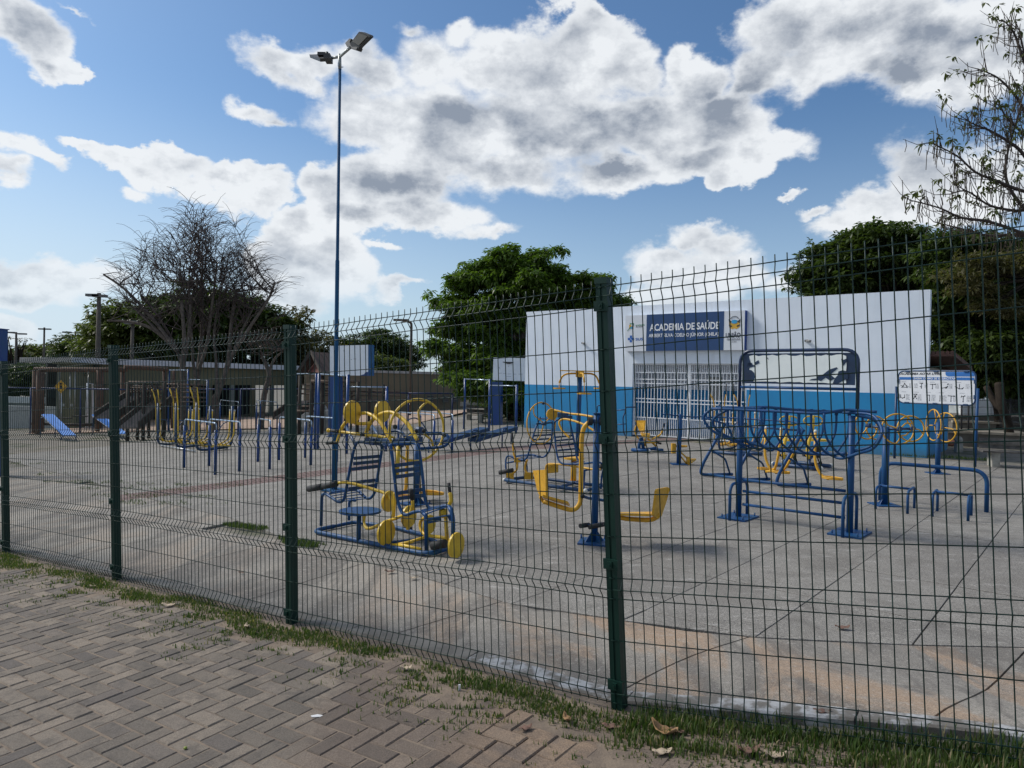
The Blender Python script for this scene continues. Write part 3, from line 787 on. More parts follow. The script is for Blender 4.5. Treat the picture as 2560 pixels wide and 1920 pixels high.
def smooth_prof(pr):
    pts = [V((0, n, z)) for n, z in pr]; return rc(pts, 0.010, 2)
for ka, kb in zip(order[:-1], order[1:]):
    A, B_ = PB[ka], PB[kb]; la, lb = lean[ka], lean[kb]; L = (V((B_.x, B_.y, 0))-V((A.x, A.y, 0))).length
    nn_ = FN2 if ka == -1 else FN; ud = FU2 if ka == -1 else FU
    off = -nn_*0.036
    nw = int(round((L-0.05)/0.05)); 
    for i in range(nw):
        t = (0.05+i*0.05)/L
        if ka == -1 and t < 0.12: continue
        if kb == 5 and t > 0.55: continue
        p = A.lerp(B_, t)+off; ax = (la.lerp(lb, t)+UZ*PH).normalized()
        if vw is None:
            b = MB(); b.tube(smooth_prof(prof), 0.0026, 6); vw = b.build('vertical_wire', WIREG, fence, origin=(0, 0, 0)); o = vw
        else: o = vw.copy(); S.collection.objects.link(o)
        y = (nn_-ax*nn_.dot(ax)).normalized(); x = y.cross(ax)
        p = p-V(fence['_o'])
        o.matrix_local = Matrix(((x.x, y.x, ax.x, p.x), (x.y, y.y, ax.y, p.y), (x.z, y.z, ax.z, p.z), (0, 0, 0, 1)))
    for i, h in enumerate(HZ):
        pts = []
        K = 6
        for j in range(K+1):
            t = -0.008+1.016*j/K; p = A.lerp(B_, t)+off; ax = (la.lerp(lb, t)+UZ*PH).normalized()
            n_off = -0.027 if i in TIPS else 0.0
            pts.append(p+ax*h+nn_*(n_off+0.005)+UZ*0.0015*math.sin(j*2.1+i))
        T('horizontal_wire', WIREG, fence, pts, 0.0027, 6)

# ================================================================== HEALTH GYM BUILDING
def strip_thing(t):
    return t
bR = G((2316, 1142)); bL = G((1310, 1069)); bR.z = bL.z = 0.0
fu = (bL-bR).normalized(); fn = V((fu.y, -fu.x, 0)); fn = fn if fn.y > 0 else -fn     # fn points away from the camera
def F2(q): return WP(q, bR, bL)
HB = (F2((2330, 727)).z+F2((1314, 777.6)).z)/2
HBAND = (F2((1312, 957)).z+F2((2134, 986)).z)/2
bld = thing('health_gym_building', 'white building with a bright blue lower band, barred entrance and large sign over the door', 'building', bL)
WALLW = mat('white_rendered_wall', (0.73, 0.79, 0.87), (0.67, 0.735, 0.82), 1.2, 0.8, bump=0.35, bscale=7, coord='World')
WALLB = mat('blue_rendered_wall', (0.010, 0.235, 0.50), (0.012, 0.205, 0.45), 1.2, 0.7, bump=0.35, bscale=7, coord='World')
grime(WALLW, (0.42, 0.42, 0.42), .22); grime(WALLB, (0.05, 0.15, 0.26), .35)
WBL = (bL-bR).length
dxx = lambda q: (F2(q)-bL).dot(-fu)
g0 = dxx((1580, 1000)); g1_ = dxx((1866, 1000)); gtop = (F2((1580, 907.5)).z+F2((1700, 910)).z)/2
def fp(s, z, d=0.0): return bL-fu*s+fn*d+UZ*z
def wallbox(b, s0, s1, z0, z1, d0, d1):
    b.hexa([fp(s0, z0, d0), fp(s1, z0, d0), fp(s1, z0, d1), fp(s0, z0, d1), fp(s0, z1, d0), fp(s1, z1, d0), fp(s1, z1, d1), fp(s0, z1, d1)])
DP = 1.0
while proj(fp(WBL, 0, DP))[0] < 2367: DP += 0.05
b = MB()
wallbox(b, 0, g0, HBAND, HB, 0, 0.2); wallbox(b, g1_, WBL, HBAND, HB, 0, 0.2); wallbox(b, g0, g1_, gtop, HB, 0, 0.2)
b.build('white_wall', WALLW, bld)
for s0, s1 in ((0, g0), (g1_, WBL)):
    b = MB(); wallbox(b, s0, s1, -0.3, HBAND, -0.004, 0.2); b.build('blue_band', WALLB, bld)
for s0, s1 in ((0.002, 0.2), (WBL-0.2, WBL+0.004)):
    b = MB(); wallbox(b, s0, s1, -0.3, HBAND, 0.202, DP); b.build('blue_side_band', WALLB, bld)
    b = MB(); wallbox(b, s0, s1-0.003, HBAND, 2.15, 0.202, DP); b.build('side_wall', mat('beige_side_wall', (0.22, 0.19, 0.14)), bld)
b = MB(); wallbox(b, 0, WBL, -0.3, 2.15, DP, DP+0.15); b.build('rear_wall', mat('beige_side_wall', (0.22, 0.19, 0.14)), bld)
RTILE = mat('clay_roof_tile', (0.13, 0.062, 0.046), (0.07, 0.042, 0.035), 6, 0.85, bump=0.3, bscale=30)
b = MB(); rz0, rz1 = 2.17, 2.42
b.hexa([fp(0.2, rz0, DP+0.5), fp(WBL+0.5, rz0, DP+0.5), fp(WBL+0.5, rz1, 0.25), fp(0.2, rz1, 0.25), fp(0.2, rz0+.06, DP+0.5), fp(WBL+0.5, rz0+.06, DP+0.5), fp(WBL+0.5, rz1+.06, 0.25), fp(0.2, rz1+.06, 0.25)]); rf = b.build('roof', RTILE, bld)
for k in range(5):
    b = MB(); s = WBL+0.45-k*0.1; b.tube([fp(s, rz1+.09, 0.25), fp(s, rz0+.09, DP+0.52)], 0.045, 6); b.build('roof_tile', RTILE, rf)
# entrance porch: inner walls seen between the bars
b = MB(); wallbox(b, g0-0.6, g1_+0.6, HBAND-0.05, 2.9, 1.3, 1.4); wallbox(b, g0-0.01, g0-0.0, HBAND, 2.9, 0.2, 1.3); wallbox(b, g1_, g1_+0.01, HBAND, 2.9, 0.2, 1.3); b.build('inner_wall', WALLW, bld)
b = MB(); wallbox(b, g0-0.6, g1_+0.6, -0.1, HBAND-0.05, 1.296, 1.4); wallbox(b, g0-0.012, g0+0.002, -0.1, HBAND, 0.2, 1.29); wallbox(b, g1_-0.002, g1_+0.012, -0.1, HBAND, 0.2, 1.29); b.build('inner_blue_band', WALLB, bld)
b = MB(); wallbox(b, g0-0.6, g1_+0.6, gtop+0.25, gtop+0.3, 0.2, 1.4); b.build('porch_ceiling', WALLW, bld)
b = MB(); wallbox(b, g0-0.6, g1_+0.6, -0.25, 0.02, 0.2, 1.4); b.build('porch_floor', mat('porch_cement', (0.3, 0.3, 0.29)), bld)
nb_ = dxx((1757, 980)); b = MB(); wallbox(b, nb_-0.35, nb_+0.05, 1.15, 1.85, 1.27, 1.293); b.build('notice_board', mat('notice_paper', (0.45, 0.46, 0.44), (0.25, 0.27, 0.28), 9), bld)
# barred gate, every bar its own part
GB = mat('gate_white_enamel', (0.78, 0.80, 0.83), (0.70, 0.72, 0.75), 5, 0.4)
gm = (g0+g1_)/2; gz = lambda q: F2(q).z
rails = [0.04, gz(kH(310,1262))+0.0, gz(kH(310,1122)), gz(kH(310,1090)), gz(kH(310,950)), gz(kH(310,912)), gz(kH(310,850)), gtop-0.02]
gate = thing('barred_gate', 'white double gate of upright bars closing the entrance of the blue and white building', 'gate', fp(gm, 0, 0.1))
for z in rails:
    b = MB(); b.bar(fp(g0+0.02, z, 0.1), fp(g1_-0.02, z, 0.1), 0.03, 0.03); b.build('rail', GB, gate)
pm = dxx((1719, 1000))
for s in (g0+0.02, pm-0.022, pm+0.022, g1_-0.02):
    b = MB(); b.bar(fp(s, 0.02, 0.1), fp(s, gtop, 0.1), 0.042, 0.042, upv=fu); b.build('stile', GB, gate)
def bars(z0, z1, pitch, mesh=[None]):
    b = None; s = g0+0.06; first = None
    while s < g1_-0.05:
        if abs(s-pm) > 0.05:
            if first is None:
                b = MB(); b.box(V((0,0,(z1-z0)/2)), 0.018, 0.018, z1-z0, fu); first = b.build('bar', GB, gate, origin=(0,0,0)); o = first
            else: o = first.copy(); S.collection.objects.link(o)
            o.location = fp(s, z0, 0.1)-V(gate['_o'])
        s += pitch
bars(rails[0], rails[1], 0.062); bars(rails[1], rails[6], 0.108); bars(rails[6], gtop, 0.062)
b = MB(); b.bar(fp(pm-0.05, 1.45, 0.06), fp(pm-0.05, 1.62, 0.06), 0.03, 0.05, upv=fu); b.bar(fp(pm+0.03, .7, 0.06), fp(pm+0.03, .82, 0.06), 0.02, 0.05, upv=fu); b.build('latch', GB, gate)

# sign over the entrance
sx0 = dxx((1569, 850)); sx1 = dxx(kX(2120, 400)); sz0 = (F2(kX(78, 750)).z+F2(kX(2090, 733)).z)/2; sz1 = (F2(kX(60, 145)).z+F2(kX(2150, 42)).z)/2
D0 = -0.16
sign = thing('building_sign', 'wide navy and white sign lettered ACADEMIA DE SAÚDE mounted above the barred gate', 'sign', fp(sx0, sz0, D0))
SGW = mat('sign_white', (0.66, 0.69, 0.74), (0.62, 0.65, 0.70), 2, 0.4); SGN = mat('sign_navy', (0.012, 0.045, 0.135), (0.012, 0.055, 0.17), 1.0, 0.35)
b = MB(); wallbox(b, sx0, sx1, sz0, sz1, D0, -0.005); b.build('panel', SGW, sign)
b = MB(); wallbox(b, sx1+0.001, sx1+0.012, sz0, sz1, D0, -0.006); b.build('side_panel', mat('sign_side_blue', (0.008, 0.05, 0.25)), sign)
def sp(q, d): # point on the sign's face
    a = WP(q, fp(0, 0, D0), fp(3, 0, D0)); return a-fn*d
def spx(q): return (WP(q, fp(0, 0, D0), fp(3, 0, D0))-bL).dot(-fu)
nx0, nx1 = spx(kX(388, 400)), spx(kX(1725, 400))
b = MB(); wallbox(b, nx0, nx1, sz0, sz1+0.001, D0-0.004, D0-0.0005); b.build('navy_panel', SGN, sign)
TXW = mat('lettering_white', (0.80, 0.82, 0.85)); TXD = mat('lettering_navy', (0.012, 0.02, 0.05)); LB = mat('logo_blue', (0.012, 0.11, 0.42)); LG = mat('logo_green', (0.02, 0.22, 0.10)); LY = mat('logo_yellow', (0.62, 0.36, 0.04)); LK = mat('logo_dark', (0.03, 0.035, 0.04)); LC = mat('logo_cyan', (0.03, 0.33, 0.62))
ex = -fu
def stext(name, txt, m, q0, q1, bold=0.0, d=0.007):
    """q0 lower-left, q1 upper-right picture points on the sign face"""
    a, c = sp(q0, d), sp(q1, d); place_text(name, txt, m, sign, a, ex, UZ, (c-a).dot(ex), abs(c.z-a.z), bold)
HS = sz1-sz0
def at_sign(s0, z0, w, h): return fp(s0, z0, D0-0.007), w, h
nw = nx1-nx0
def st(name, txt, m, s0, s1, zc, h, bold):
    place_text(name, txt, m, sign, fp(s0, sz0+zc*HS, D0-0.007), ex, UZ, s1-s0, h*HS, bold)
st('lettering', 'ACADEMIA DE SAÚDE', TXW, nx0+nw*0.045, nx1-nw*0.055, 0.548, 0.235, 0.022)
st('lettering', 'ARIBERT SILVA COELHO JÚNIOR (CHILA)', TXW, nx0+nw*0.035, nx1-nw*0.06, 0.345, 0.148, 0.016)
rw0, rw1 = nx1+0.04*nw, sx1-0.035*nw
st('lettering', 'UNIÃO', TXD, rw0-0.015*nw, rw1-0.01*nw, 0.315, 0.155, 0.024)
st('lettering', 'PREFEITURA', TXD, rw0, rw1-0.01*nw, 0.262, 0.032, 0.012)
st('lettering', 'SAÚDE', TXD, (rw0+rw1)/2-0.04*nw, (rw0+rw1)/2+0.03*nw, 0.195, 0.035, 0.01)
b = MB(); wallbox(b, rw0, rw1-0.01*nw, sz0+.252*HS, sz0+.256*HS, D0-0.006, D0-0.001); b.build('rule', TXD, sign)
lw = nx0-sx0
st('lettering', 'SUS', LB, sx0+lw*0.50, sx0+lw*0.86, 0.295, 0.075, 0.03)
b = MB(); cxs = sx0+lw*0.28; czs = sz0+0.345*HS; a_ = 0.095*HS
wallbox(b, cxs-a_*0.35, cxs+a_*0.35, czs-a_, czs+a_, D0-0.006, D0-0.001); wallbox(b, cxs-a_, cxs-a_*.352, czs-a_*0.34, czs+a_*0.34, D0-0.006, D0-0.001); wallbox(b, cxs+a_*.352, cxs+a_, czs-a_*0.34, czs+a_*0.34, D0-0.006, D0-0.001); b.build('cross_emblem', LB, sign)
b = MB(); b.prism([fp(cxs-a_*.3, czs+a_*.2, D0-.009), fp(cxs+a_*.3, czs-a_*.3, D0-.009), fp(cxs+a_*.3, czs-a_*.42, D0-.009), fp(cxs-a_*.3, czs+a_*.08, D0-.009)], fn*0.002); b.build('emblem_stroke', SGW, sign)
st('lettering', 'academia', LG, sx0+lw*0.50, sx0+lw*0.92, 0.705, 0.045, 0.012); st('lettering', 'da saúde', LK, sx0+lw*0.50, sx0+lw*0.84, 0.66, 0.045, 0.012)
def spoly(name, m, pts, cx_, cz_, k, d=0.006):
    b = MB(); b.prism([fp(cx_+x*k, cz_+y*k, D0-d) for x, y in pts], fn*0.003); return b.build(name, m, sign)
ck = 0.11*HS; cx_, cz_ = sx0+lw*0.31, sz0+0.68*HS
spoly('emblem_square', LY, [(-.75,-.5),(.45,-.5),(.45,.6),(-.75,.6)], cx_, cz_, ck, .004)
spoly('emblem_leaf', LG, [(-.75,1.0),(-.2,.9),(.5,1.0),(.55,.4),(.25,.1),(-.15,.45)], cx_, cz_, ck, .008)
spoly('emblem_dot', SGW, [(.35*math.cos(a*.785)+.15, .35*math.sin(a*.785)+.6) for a in range(8)], cx_, cz_, ck*.8, .011)
spoly('emblem_stem', LG, [(-1.3,-1.0),(-1.2,-1.05),(-.1,.1),(-.25,.2)], cx_, cz_, ck, .009)
spoly('emblem_arc', LC, [(-.45,-.45),(.3,-.45),(.35,-.1),(.05,.1),(-.2,0)], cx_, cz_, ck, .0085)
cx_, cz_ = (rw0+rw1)/2, sz0+0.66*HS; ck = 0.155*HS
spoly('crest_body', LY, [(-.95,.55),(.95,.55),(.88,-.5),(.35,-.85),(0,-.7),(-.35,-.85),(-.88,-.5)], cx_, cz_, ck, .004)
spoly('crest_wing', LK, [(-1.0,.85),(-.45,.4),(-.85,.1)], cx_, cz_, ck, .008); spoly('crest_wing', LK, [(1.0,.85),(.45,.4),(.85,.1)], cx_, cz_, ck, .008)
spoly('crest_band', LK, [(-.92,-.05),(-.4,-.25),(-.4,-.5),(-.9,-.3)], cx_, cz_, ck, .008); spoly('crest_band', LK, [(.92,-.05),(.4,-.25),(.4,-.5),(.9,-.3)], cx_, cz_, ck, .008)
spoly('crest_river', LC, [(-.5,.6),(0,.72),(.5,.6),(.45,.15),(0,.05),(-.45,.15)], cx_, cz_, ck, .0082)
b = MB(); b.tube([fp(cx_+ck*.62*math.cos(a), cz_+ck*(.85+.42*math.sin(a)), D0-.008) for a in [math.pi*k/10 for k in range(11)]], 0.008, 4); b.build('crest_arc', LK, sign)
# small cameras / lamp on the wall
def cctv(q, lab):
    s = dxx(q); z = F2(q).z; r = thing('wall_camera', lab, 'camera', fp(s, z, 0), 'wall cameras on the white facade')
    b = MB(); b.box(fp(s, z, -0.03), 0.06, 0.06, 0.05, fu); b.build('bracket', BLK, r)
    T('camera_body', mat('camera_grey', (0.1, 0.1, 0.1), (0.4, 0.4, 0.4), 20), r, [fp(s+0.02, z, -0.05), fp(s+0.14, z-0.02, -0.14)], 0.035)
cctv((1458, 858), 'small dark camera on the white wall left of the navy sign')
cctv((2016, 852), 'small dark camera high on the white wall right of the navy sign')

# ================================================================== LAMP POST, BACKBOARDS
RS = 0.55
lb = G((836, 1226)); 
def LP(x, y): return P(kL(x, y), lb.y)
lamp = thing('street_lamp', 'tall blue steel lamp post with two flat lamp heads rising behind the fence', 'street lamp', lb)
z1 = up(lb, kA(0, 345)[1]).z; ztop = LP(700, 850).z
LPOLE = mat('lamp_pole_blue', (0.008, 0.075, 0.17), (0.010, 0.06, 0.15), 2, 0.6, r2=0.7, spec=0.25)
b = MB(); tx = LP(700, 850); 
pts = [lb, lb.lerp(tx, 0.999)]; pts[-1].z = ztop
def along(z): t = (z-lb.z)/(ztop-lb.z); return V((lb.x+(tx.x-lb.x)*t, lb.y, z))
b.tube([along(lb.z), along(z1-0.02), along(z1+0.02), along(z1+2.3), along(z1+2.33), along(ztop)], [0.085, 0.085, 0.062, 0.060, 0.048, 0.042], 14); b.build('pole', LPOLE, lamp)
b = MB(); b.box(lb+UZ*0.01, 0.32, 0.32, 0.02, FU); 
for sx in (-.12, .12):
    for sy in (-.12, .12): b.tube([lb+FU*sx+FN*sy, lb+FU*sx+FN*sy+UZ*0.06], 0.012, 6)
b.build('base_plate', LPOLE, lamp)
GL = mat('galvanised_arm', (0.33, 0.36, 0.36), (0.25, 0.27, 0.27), 6, 0.45, metal=0.3)
b = MB(); b.tube([LP(700, 850), LP(697, 610)], 0.048, 14); b.build('arm_socket', GL, lamp)
j = LP(700, 650)
far_ = P(kL(870, 500), lb.y-.38); near_ = P(kL(560, 672), lb.y+.15)
T('arm', GL, lamp, [j, far_], 0.040, 12); T('arm', GL, lamp, [j, near_], 0.040, 12)
b = MB(); b.box(LP(690, 795)-V((0, .045, 0)), .02, .02, .06); b.tube([LP(720, 815), LP(755, 815)], .012, 6); b.build('bolt', STEEL, lamp)
LH = mat('lamp_head_grey', (0.045, 0.047, 0.048), (0.03, 0.03, 0.03), 6, 0.5); LGL = mat('lamp_lens', (0.16, 0.145, 0.12), (0.12, 0.11, 0.09), 3, 0.3)
# right lamp head (its lens faces down and towards the viewer)
def plate(q, Ds, th, name, m, par, inset=0.0, dz=0.0):
    pts = [P(kL(*p), lb.y+d) for p, d in zip(q, Ds)]
    n = (pts[1]-pts[0]).cross(pts[2]-pts[0]).normalized()
    if n.z < 0: n = -n
    c = sum(pts, V((0,0,0)))/len(pts)
    pts = [p+(c-p)*inset-n*dz for p in pts]
    b = MB(); b.prism(pts, n*th); return b.build(name, m, par), n
q = [(860,440),(1005,250),(1040,252),(1160,300),(1178,325),(1010,490),(975,548),(905,525)]; Ds = [-.45,-.6,-.62,-.75,-.78,-.62,-.55,-.45]
def planar(q, D0_, gx, gy): return [D0_+gx*p[0]+gy*p[1] for p in q]
Ds = [-0.4+0.0010*(860-p[0])*1.0+0.0007*(p[1]-440)*0.5 for p in q]
h1, n1_ = plate(q, Ds, 0.07, 'lamp_head', LH, lamp)
q2 = [(905,405),(1018,280),(1150,325),(1010,470)]; Ds2 = [-0.4+0.0010*(860-p[0])+0.00035*(p[1]-440) for p in q2]
plate(q2, Ds2, 0.012, 'lens', LGL, h1, 0.0, 0.014)
q3 = [(800,440),(870,365),(895,370),(870,430),(1000,500),(975,548),(830,500)]; Ds3 = [-0.35+0.0010*(860-p[0]) for p in q3]
plate(q3, Ds3, 0.10, 'driver_box', LH, h1, 0.0, 0.02)
ql = [(225,665),(370,655),(545,660),(585,730),(390,730)]; Dl = [0.55,0.75,0.45,0.1,0.15]
h2, _ = plate([(225,665),(390,730),(575,722),(545,655)], [0.75,0.15,0.05,0.6], 0.05, 'lamp_head', LH, lamp)
plate([(260,672),(392,722),(500,716),(480,676)], [0.70,0.22,0.18,0.6], 0.01, 'lens', LGL, h2, 0.05, 0.01)
b = MB(); b.box(P(kL(430, 640), lb.y+.35), .13, .2, .05); b.box(P(kL(515, 680), lb.y+.2), .10, .2, .09); b.build('driver_box', LH, h2)
b = MB(); b.tube([P(kL(495, 650), lb.y+.2), P(kL(495, 575), lb.y+.2)], 0.042, 12); b.build('photocell', mat('photocell_cap', (0.02, 0.05, 0.055)), h2)

RS = 1.0
def backboard(TL, TR, BL_, BR_, colx0, colx1, coly1, basey, side, lab, crest=None):
    """TL.. picture corners of the board, column between colx0 and colx1 down to basey"""
    base = G(((colx0+colx1)/2, basey)); D = base.y
    t = thing('basketball_stand', lab, 'basketball hoop', base, 'basketball stands on the plaza')
    w = (colx1-colx0)/FPX*D
    b = MB(); x0 = P((colx0, basey), D); topz = P(((colx0+colx1)/2, BL_[1]+4), D).z
    ct = P(((BL_[0]+(colx1-colx0)/2), BL_[1]), D)
    dirp = V((0.96, -0.28, 0)).normalized()
    cb = V((base.x, base.y, base.z-0.05)); ct = V((ct.x, base.y, topz))
    hw = w/2
    prof = [(-hw, -.14), (hw*.98, -.14), (hw, -.12), (hw, .16), (-hw, .16)]
    py = V((-dirp.y, dirp.x, 0))
    vs = [cb+dirp*x+py*y for x, y in prof]+[ct+dirp*x*0.94+py*y for x, y in prof]
    b.add(vs, [tuple(range(5))[::-1], tuple(range(5, 10))]+[(i, (i+1) % 5, 5+(i+1) % 5, 5+i) for i in range(5)]); b.build('column', NAVY, t)
    b = MB(); b.box(base+UZ*0.01, w*1.3, 0.4, 0.02, dirp); b.build('base_plate', BLUE, t)
    Df = D-0.30
    pts = [P(BL_, Df+0.1), P(BR_, Df-0.1), P(TR, Df-0.1), P(TL, Df+0.1)]
    bm = MB(); n = (pts[1]-pts[0]).cross(pts[3]-pts[0]).normalized(); n = n if n.y > 0 else -n
    bm.prism(pts, n*0.05); bd = bm.build('board', mat('board_white', (0.80, 0.84, 0.88), (0.68, 0.73, 0.80), 1.5, 0.5, bump=0.1, bscale=30), t)
    e = MB(); s = (pts[1]-pts[0]).normalized()*0.16; s2 = n*0.22
    e.prism([pts[1]+s*0.02+n*0.0, pts[1]+s*0.9+n*0.18, pts[2]+s*0.9+n*0.18, pts[2]+s*0.02+n*0.0], n*0.02); e.build('side_frame', mat('side_teal_blue', (0.010, 0.10, 0.24), (0.008, 0.07, 0.2), 4, 0.4), t)
    return t, pts, n, D
t, pts, n, D = backboard(kG(275,165), kG(628,155), kG(275,433), kG(628,440), kG(275,0)[0], kG(380,0)[0], 0, kG(0,1000)[1], 1, 'white basketball backboard on a wide blue column directly behind the tall lamp post')
b = MB()
ex_ = (pts[1]-pts[0]); ez_ = (pts[3]-pts[0])
def onb(x, y, d=0.004): return pts[0]+ex_*x+ez_*y-n*d
for x, y, w in ((.35,.83,.04),(.62,.56,.07),(.55,.53,.03)): b.prism([onb(x,y), onb(x+w,y), onb(x+w,y+.012), onb(x,y+.012)], n*0.002)
b.build('scratch', LK, t)
b = MB(); b.prism([onb(.78,.0,.006), onb(1.0,.0,.006), onb(1.0,.13,.006), onb(.93,.12,.006), onb(.9,.05,.006)], n*0.003); b.build('paint_stain', NAVY, t)
t, pts, n, D = backboard(kG(1783,272), kG(2093,278), kG(1776,480), kG(2090,491), kG(1770,0)[0], kG(1858,0)[0], 0, kG(0,893)[1], 1, 'white basketball backboard with a dark rim bracket beside the blue and white building')
ex_ = (pts[1]-pts[0]); ez_ = (pts[3]-pts[0])
b = MB(); b.prism([onb(.28,.81,.02), onb(.42,.74,.05), onb(.50,.74,.05), onb(.60,.81,.02), onb(.60,.825,.02), onb(.28,.825,.02)], n*0.012); b.build('rim_bracket', BLK, t)
b = MB()
for x, y, w in ((.15,.55,.05),(.19,.5,.02),(.16,.30,.10),(.30,.29,.08),(.44,.28,.10),(.60,.28,.09),(.75,.29,.12),(.40,.17,.14),(.43,.62,.04)): b.prism([onb(x,y), onb(x+w,y+.01), onb(x+w,y+.03), onb(x,y+.02)], n*0.002)
b.build('faded_print', mat('faded_grey', (0.40, 0.45, 0.52)), t)

# ================================================================== MAIN LEG-PRESS STATION (front)
RS = 0.76
P1 = G(kA(240, 1310)); P2 = G(kA(1120, 1492)); P4 = G(kA(565, 1240)); 
E1 = V((P2.x-P1.x, P2.y-P1.y, 0)); E2 = V((P4.x-P1.x, P4.y-P1.y, 0)); 
def mA(x, y, t): o_ = E2*t; return WP(kA(x, y), P1+o_, P2+o_)
def mN(x, y, t): o_ = E2*t; return WP(kN(x, y), P1+o_, P2+o_)
def mM(x, y, t): o_ = E2*t; return WP(kM(x, y), P1+o_, P2+o_)
zb = lambda p: zg(p.x, p.y)
mach = thing('leg_press_station', 'blue and yellow twin seat station with round yellow pads beside the lamp post', 'gym machine', P1)
def flo(p, h=0.03): return V((p.x, p.y, zb(p)+h))
b = MB()
c1, c2, c3, c4 = P1, P2, P2+E2*0.62, P1+E2
c3b = mA(1290, 1432, 0.3)
loop = rc([flo(P1+E2*0.5), flo(P1), flo(P2), flo(G(kN(1560, 1440)))], 0.16, 5)
b.tube(loop, 0.032, 10); b.tube(rc([flo(P1+E2*0.5), flo(P4), flo(G(kN(640, 1045))), flo(G(kN(1160, 1190))), flo(G(kN(1560, 1440)))], 0.1, 4), 0.028, 10)
b.tube([flo(G(kN(500, 1350))), flo(G(kN(1300, 1230)))], 0.026, 8)
b.build('base_frame', BLUE, mach)
# seat left
def chair(nearpts, farpts, legs, slats, seat, name):
    near = spl([mA(x, y, t) for x, y, t in nearpts], 5); far = spl([mA(x, y, t) for x, y, t in farpts], 5)
    b = MB(); b.tube(near, 0.021, 9); b.tube(far, 0.021, 9); b.build('seat_frame', BLUE, mach)
    for (xa, ya, ta), (xb, yb, tb) in slats:
        b = MB(); b.bar(mA(xa, ya, ta), mA(xb, yb, tb), 0.008, 0.036, upv=UZ); b.build('back_slat', BLUED, mach)
    for (xa, ya, ta), (xb, yb, tb) in seat:
        b = MB(); b.bar(mA(xa, ya, ta), mA(xb, yb, tb), 0.028, 0.008); b.build('seat_slat', BLUE, mach)
T1c, T2c = 0.18, 0.62
chair([(780,655,T2c),(740,632,T1c+.3),(600,618,T1c),(572,640,T1c),(552,700,T1c),(520,860,T1c),(495,1000,T1c),(475,1060,T1c),(440,1070,T1c),(400,1045,T1c+.05),(345,1010,T1c+.1)],
      [(740,632,.45),(768,660,T2c),(745,820,T2c),(722,960,T2c),(700,1025,T2c),(660,1045,T2c),(620,1015,T2c),(575,980,T2c+.05),(500,985,.6),(370,1005,.32)],
      None,
      [((556,742,T1c),(752,725,T2c)),((551,783,T1c),(746,763,T2c)),((541,824,T1c),(738,801,T2c)),((520,930,T1c),(722,905,T2c)),((514,973,T1c),(716,945,T2c))],
      [((470,1066,T1c),(690,1040,T2c)),((440,1055,T1c),(650,1030,T2c)),((415,1040,T1c+.05),(630,1010,T2c)),((390,1025,T1c+.08),(600,992,T2c)),((365,1012,T1c+.1),(575,978,T2c))], 'a')
for (x, y, t, yt) in ((310,1270,.2,1020),(520,1228,.9,1050)):
    p = G(kA(x, y)); tp = up(p, kA(0, yt)[1])
    T('leg', BLUE, mach, rc([flo(p), tp, tp+(mA(345,1010,T1c+.1)-tp)*0.9+UZ*0.01 if x < 400 else tp+E1.normalized()*0.12], 0.06), 0.024, 9)
chair([(985,632,T2c-.3),(840,640,.02),(838,660,.0),(850,760,.0),(865,900,.0),(885,1050,.0),(915,1140,.0),(950,1168,.0),(1000,1150,.05),(1060,1140,.05),(1085,1165,.05)],
      [(850,628,.2),(1000,626,T2c-.3),(1040,650,.3),(1060,750,.3),(1078,900,.3),(1090,1020,.3),(1105,1085,.3),(1130,1115,.3),(1180,1112,.3),(1260,1100,.33),(1300,1130,.33)],
      None,
      [((862,797,0),(1052,772,.3)),((868,838,0),(1062,815,.3)),((874,882,0),(1070,855,.3)),((888,1005,0),(1088,975,.3)),((892,1045,0),(1092,1020,.3))],
      [((1000,1150,.05),(1150,1112,.3)),((1035,1148,.05),(1190,1112,.3)),((1070,1150,.05),(1225,1105,.3)),((1090,1165,.05),(1260,1105,.33))], 'b')
T('leg', BLUE, mach, [flo(G(kA(1105,1462))), mA(1100, 1170, .05), mA(1085, 1160, .05)], 0.026, 10)
T('leg', BLUE, mach, rc([mA(1306, 1330, .30), mA(1306, 1170, .30), mA(1275, 1108, .32)], 0.08), 0.026, 10)
b = MB(); b.bar(mA(1110, 1215, .06), mA(1215, 1195, .28), 0.01, 0.05); b.bar(mA(1270,1195,.3), mA(1300, 1180, .33), 0.01, 0.06); b.build('seat_rail', BLUE, mach)
b = MB(); b.bar(mA(1098,1200,.055), mA(1300,1165,.325), 0.05, 0.008); b.build('seat_edge', BLUE, mach)
# stool
p = G(kA(592, 1385)); tp = up(p, kA(0, 1155)[1])
T('stool_post', BLUE, mach, [flo(p), tp], 0.032, 12)
b = MB(); b.disc(tp+UZ*0.02+V((0.01,0,0)), UZ, 0.215, 0.022, 28, upv=V((0,1,0))); b.build('stool_seat', BLUE, mach)
# central mast, top beam
p = G(kN(1010, 570)); 
T('pivot_beam', BLUED, mach, [mM(400, 775, .32), mM(860, 770, .32)], 0.036, 10)
T('pivot_beam', BLUED, mach, spl([mM(400,775,.32), mM(470,690,.5), mM(560,640,.7), mM(700,620,.8), mM(800,650,.8), mM(850,730,.6)], 4), 0.022, 8)
T('cross_rail', BLUE, mach, [mM(850,770,.4), mM(940,660,.8), mM(1420,660,1.0)], 0.024, 8)
T('cross_rail', BLUE, mach, spl([mM(1040,905,.8), mM(1300,890,1.0), mM(1480,860,1.05), mM(1545,770,1.1), mM(1500,680,1.1), mM(1350,660,1.1)], 5), 0.021, 8)
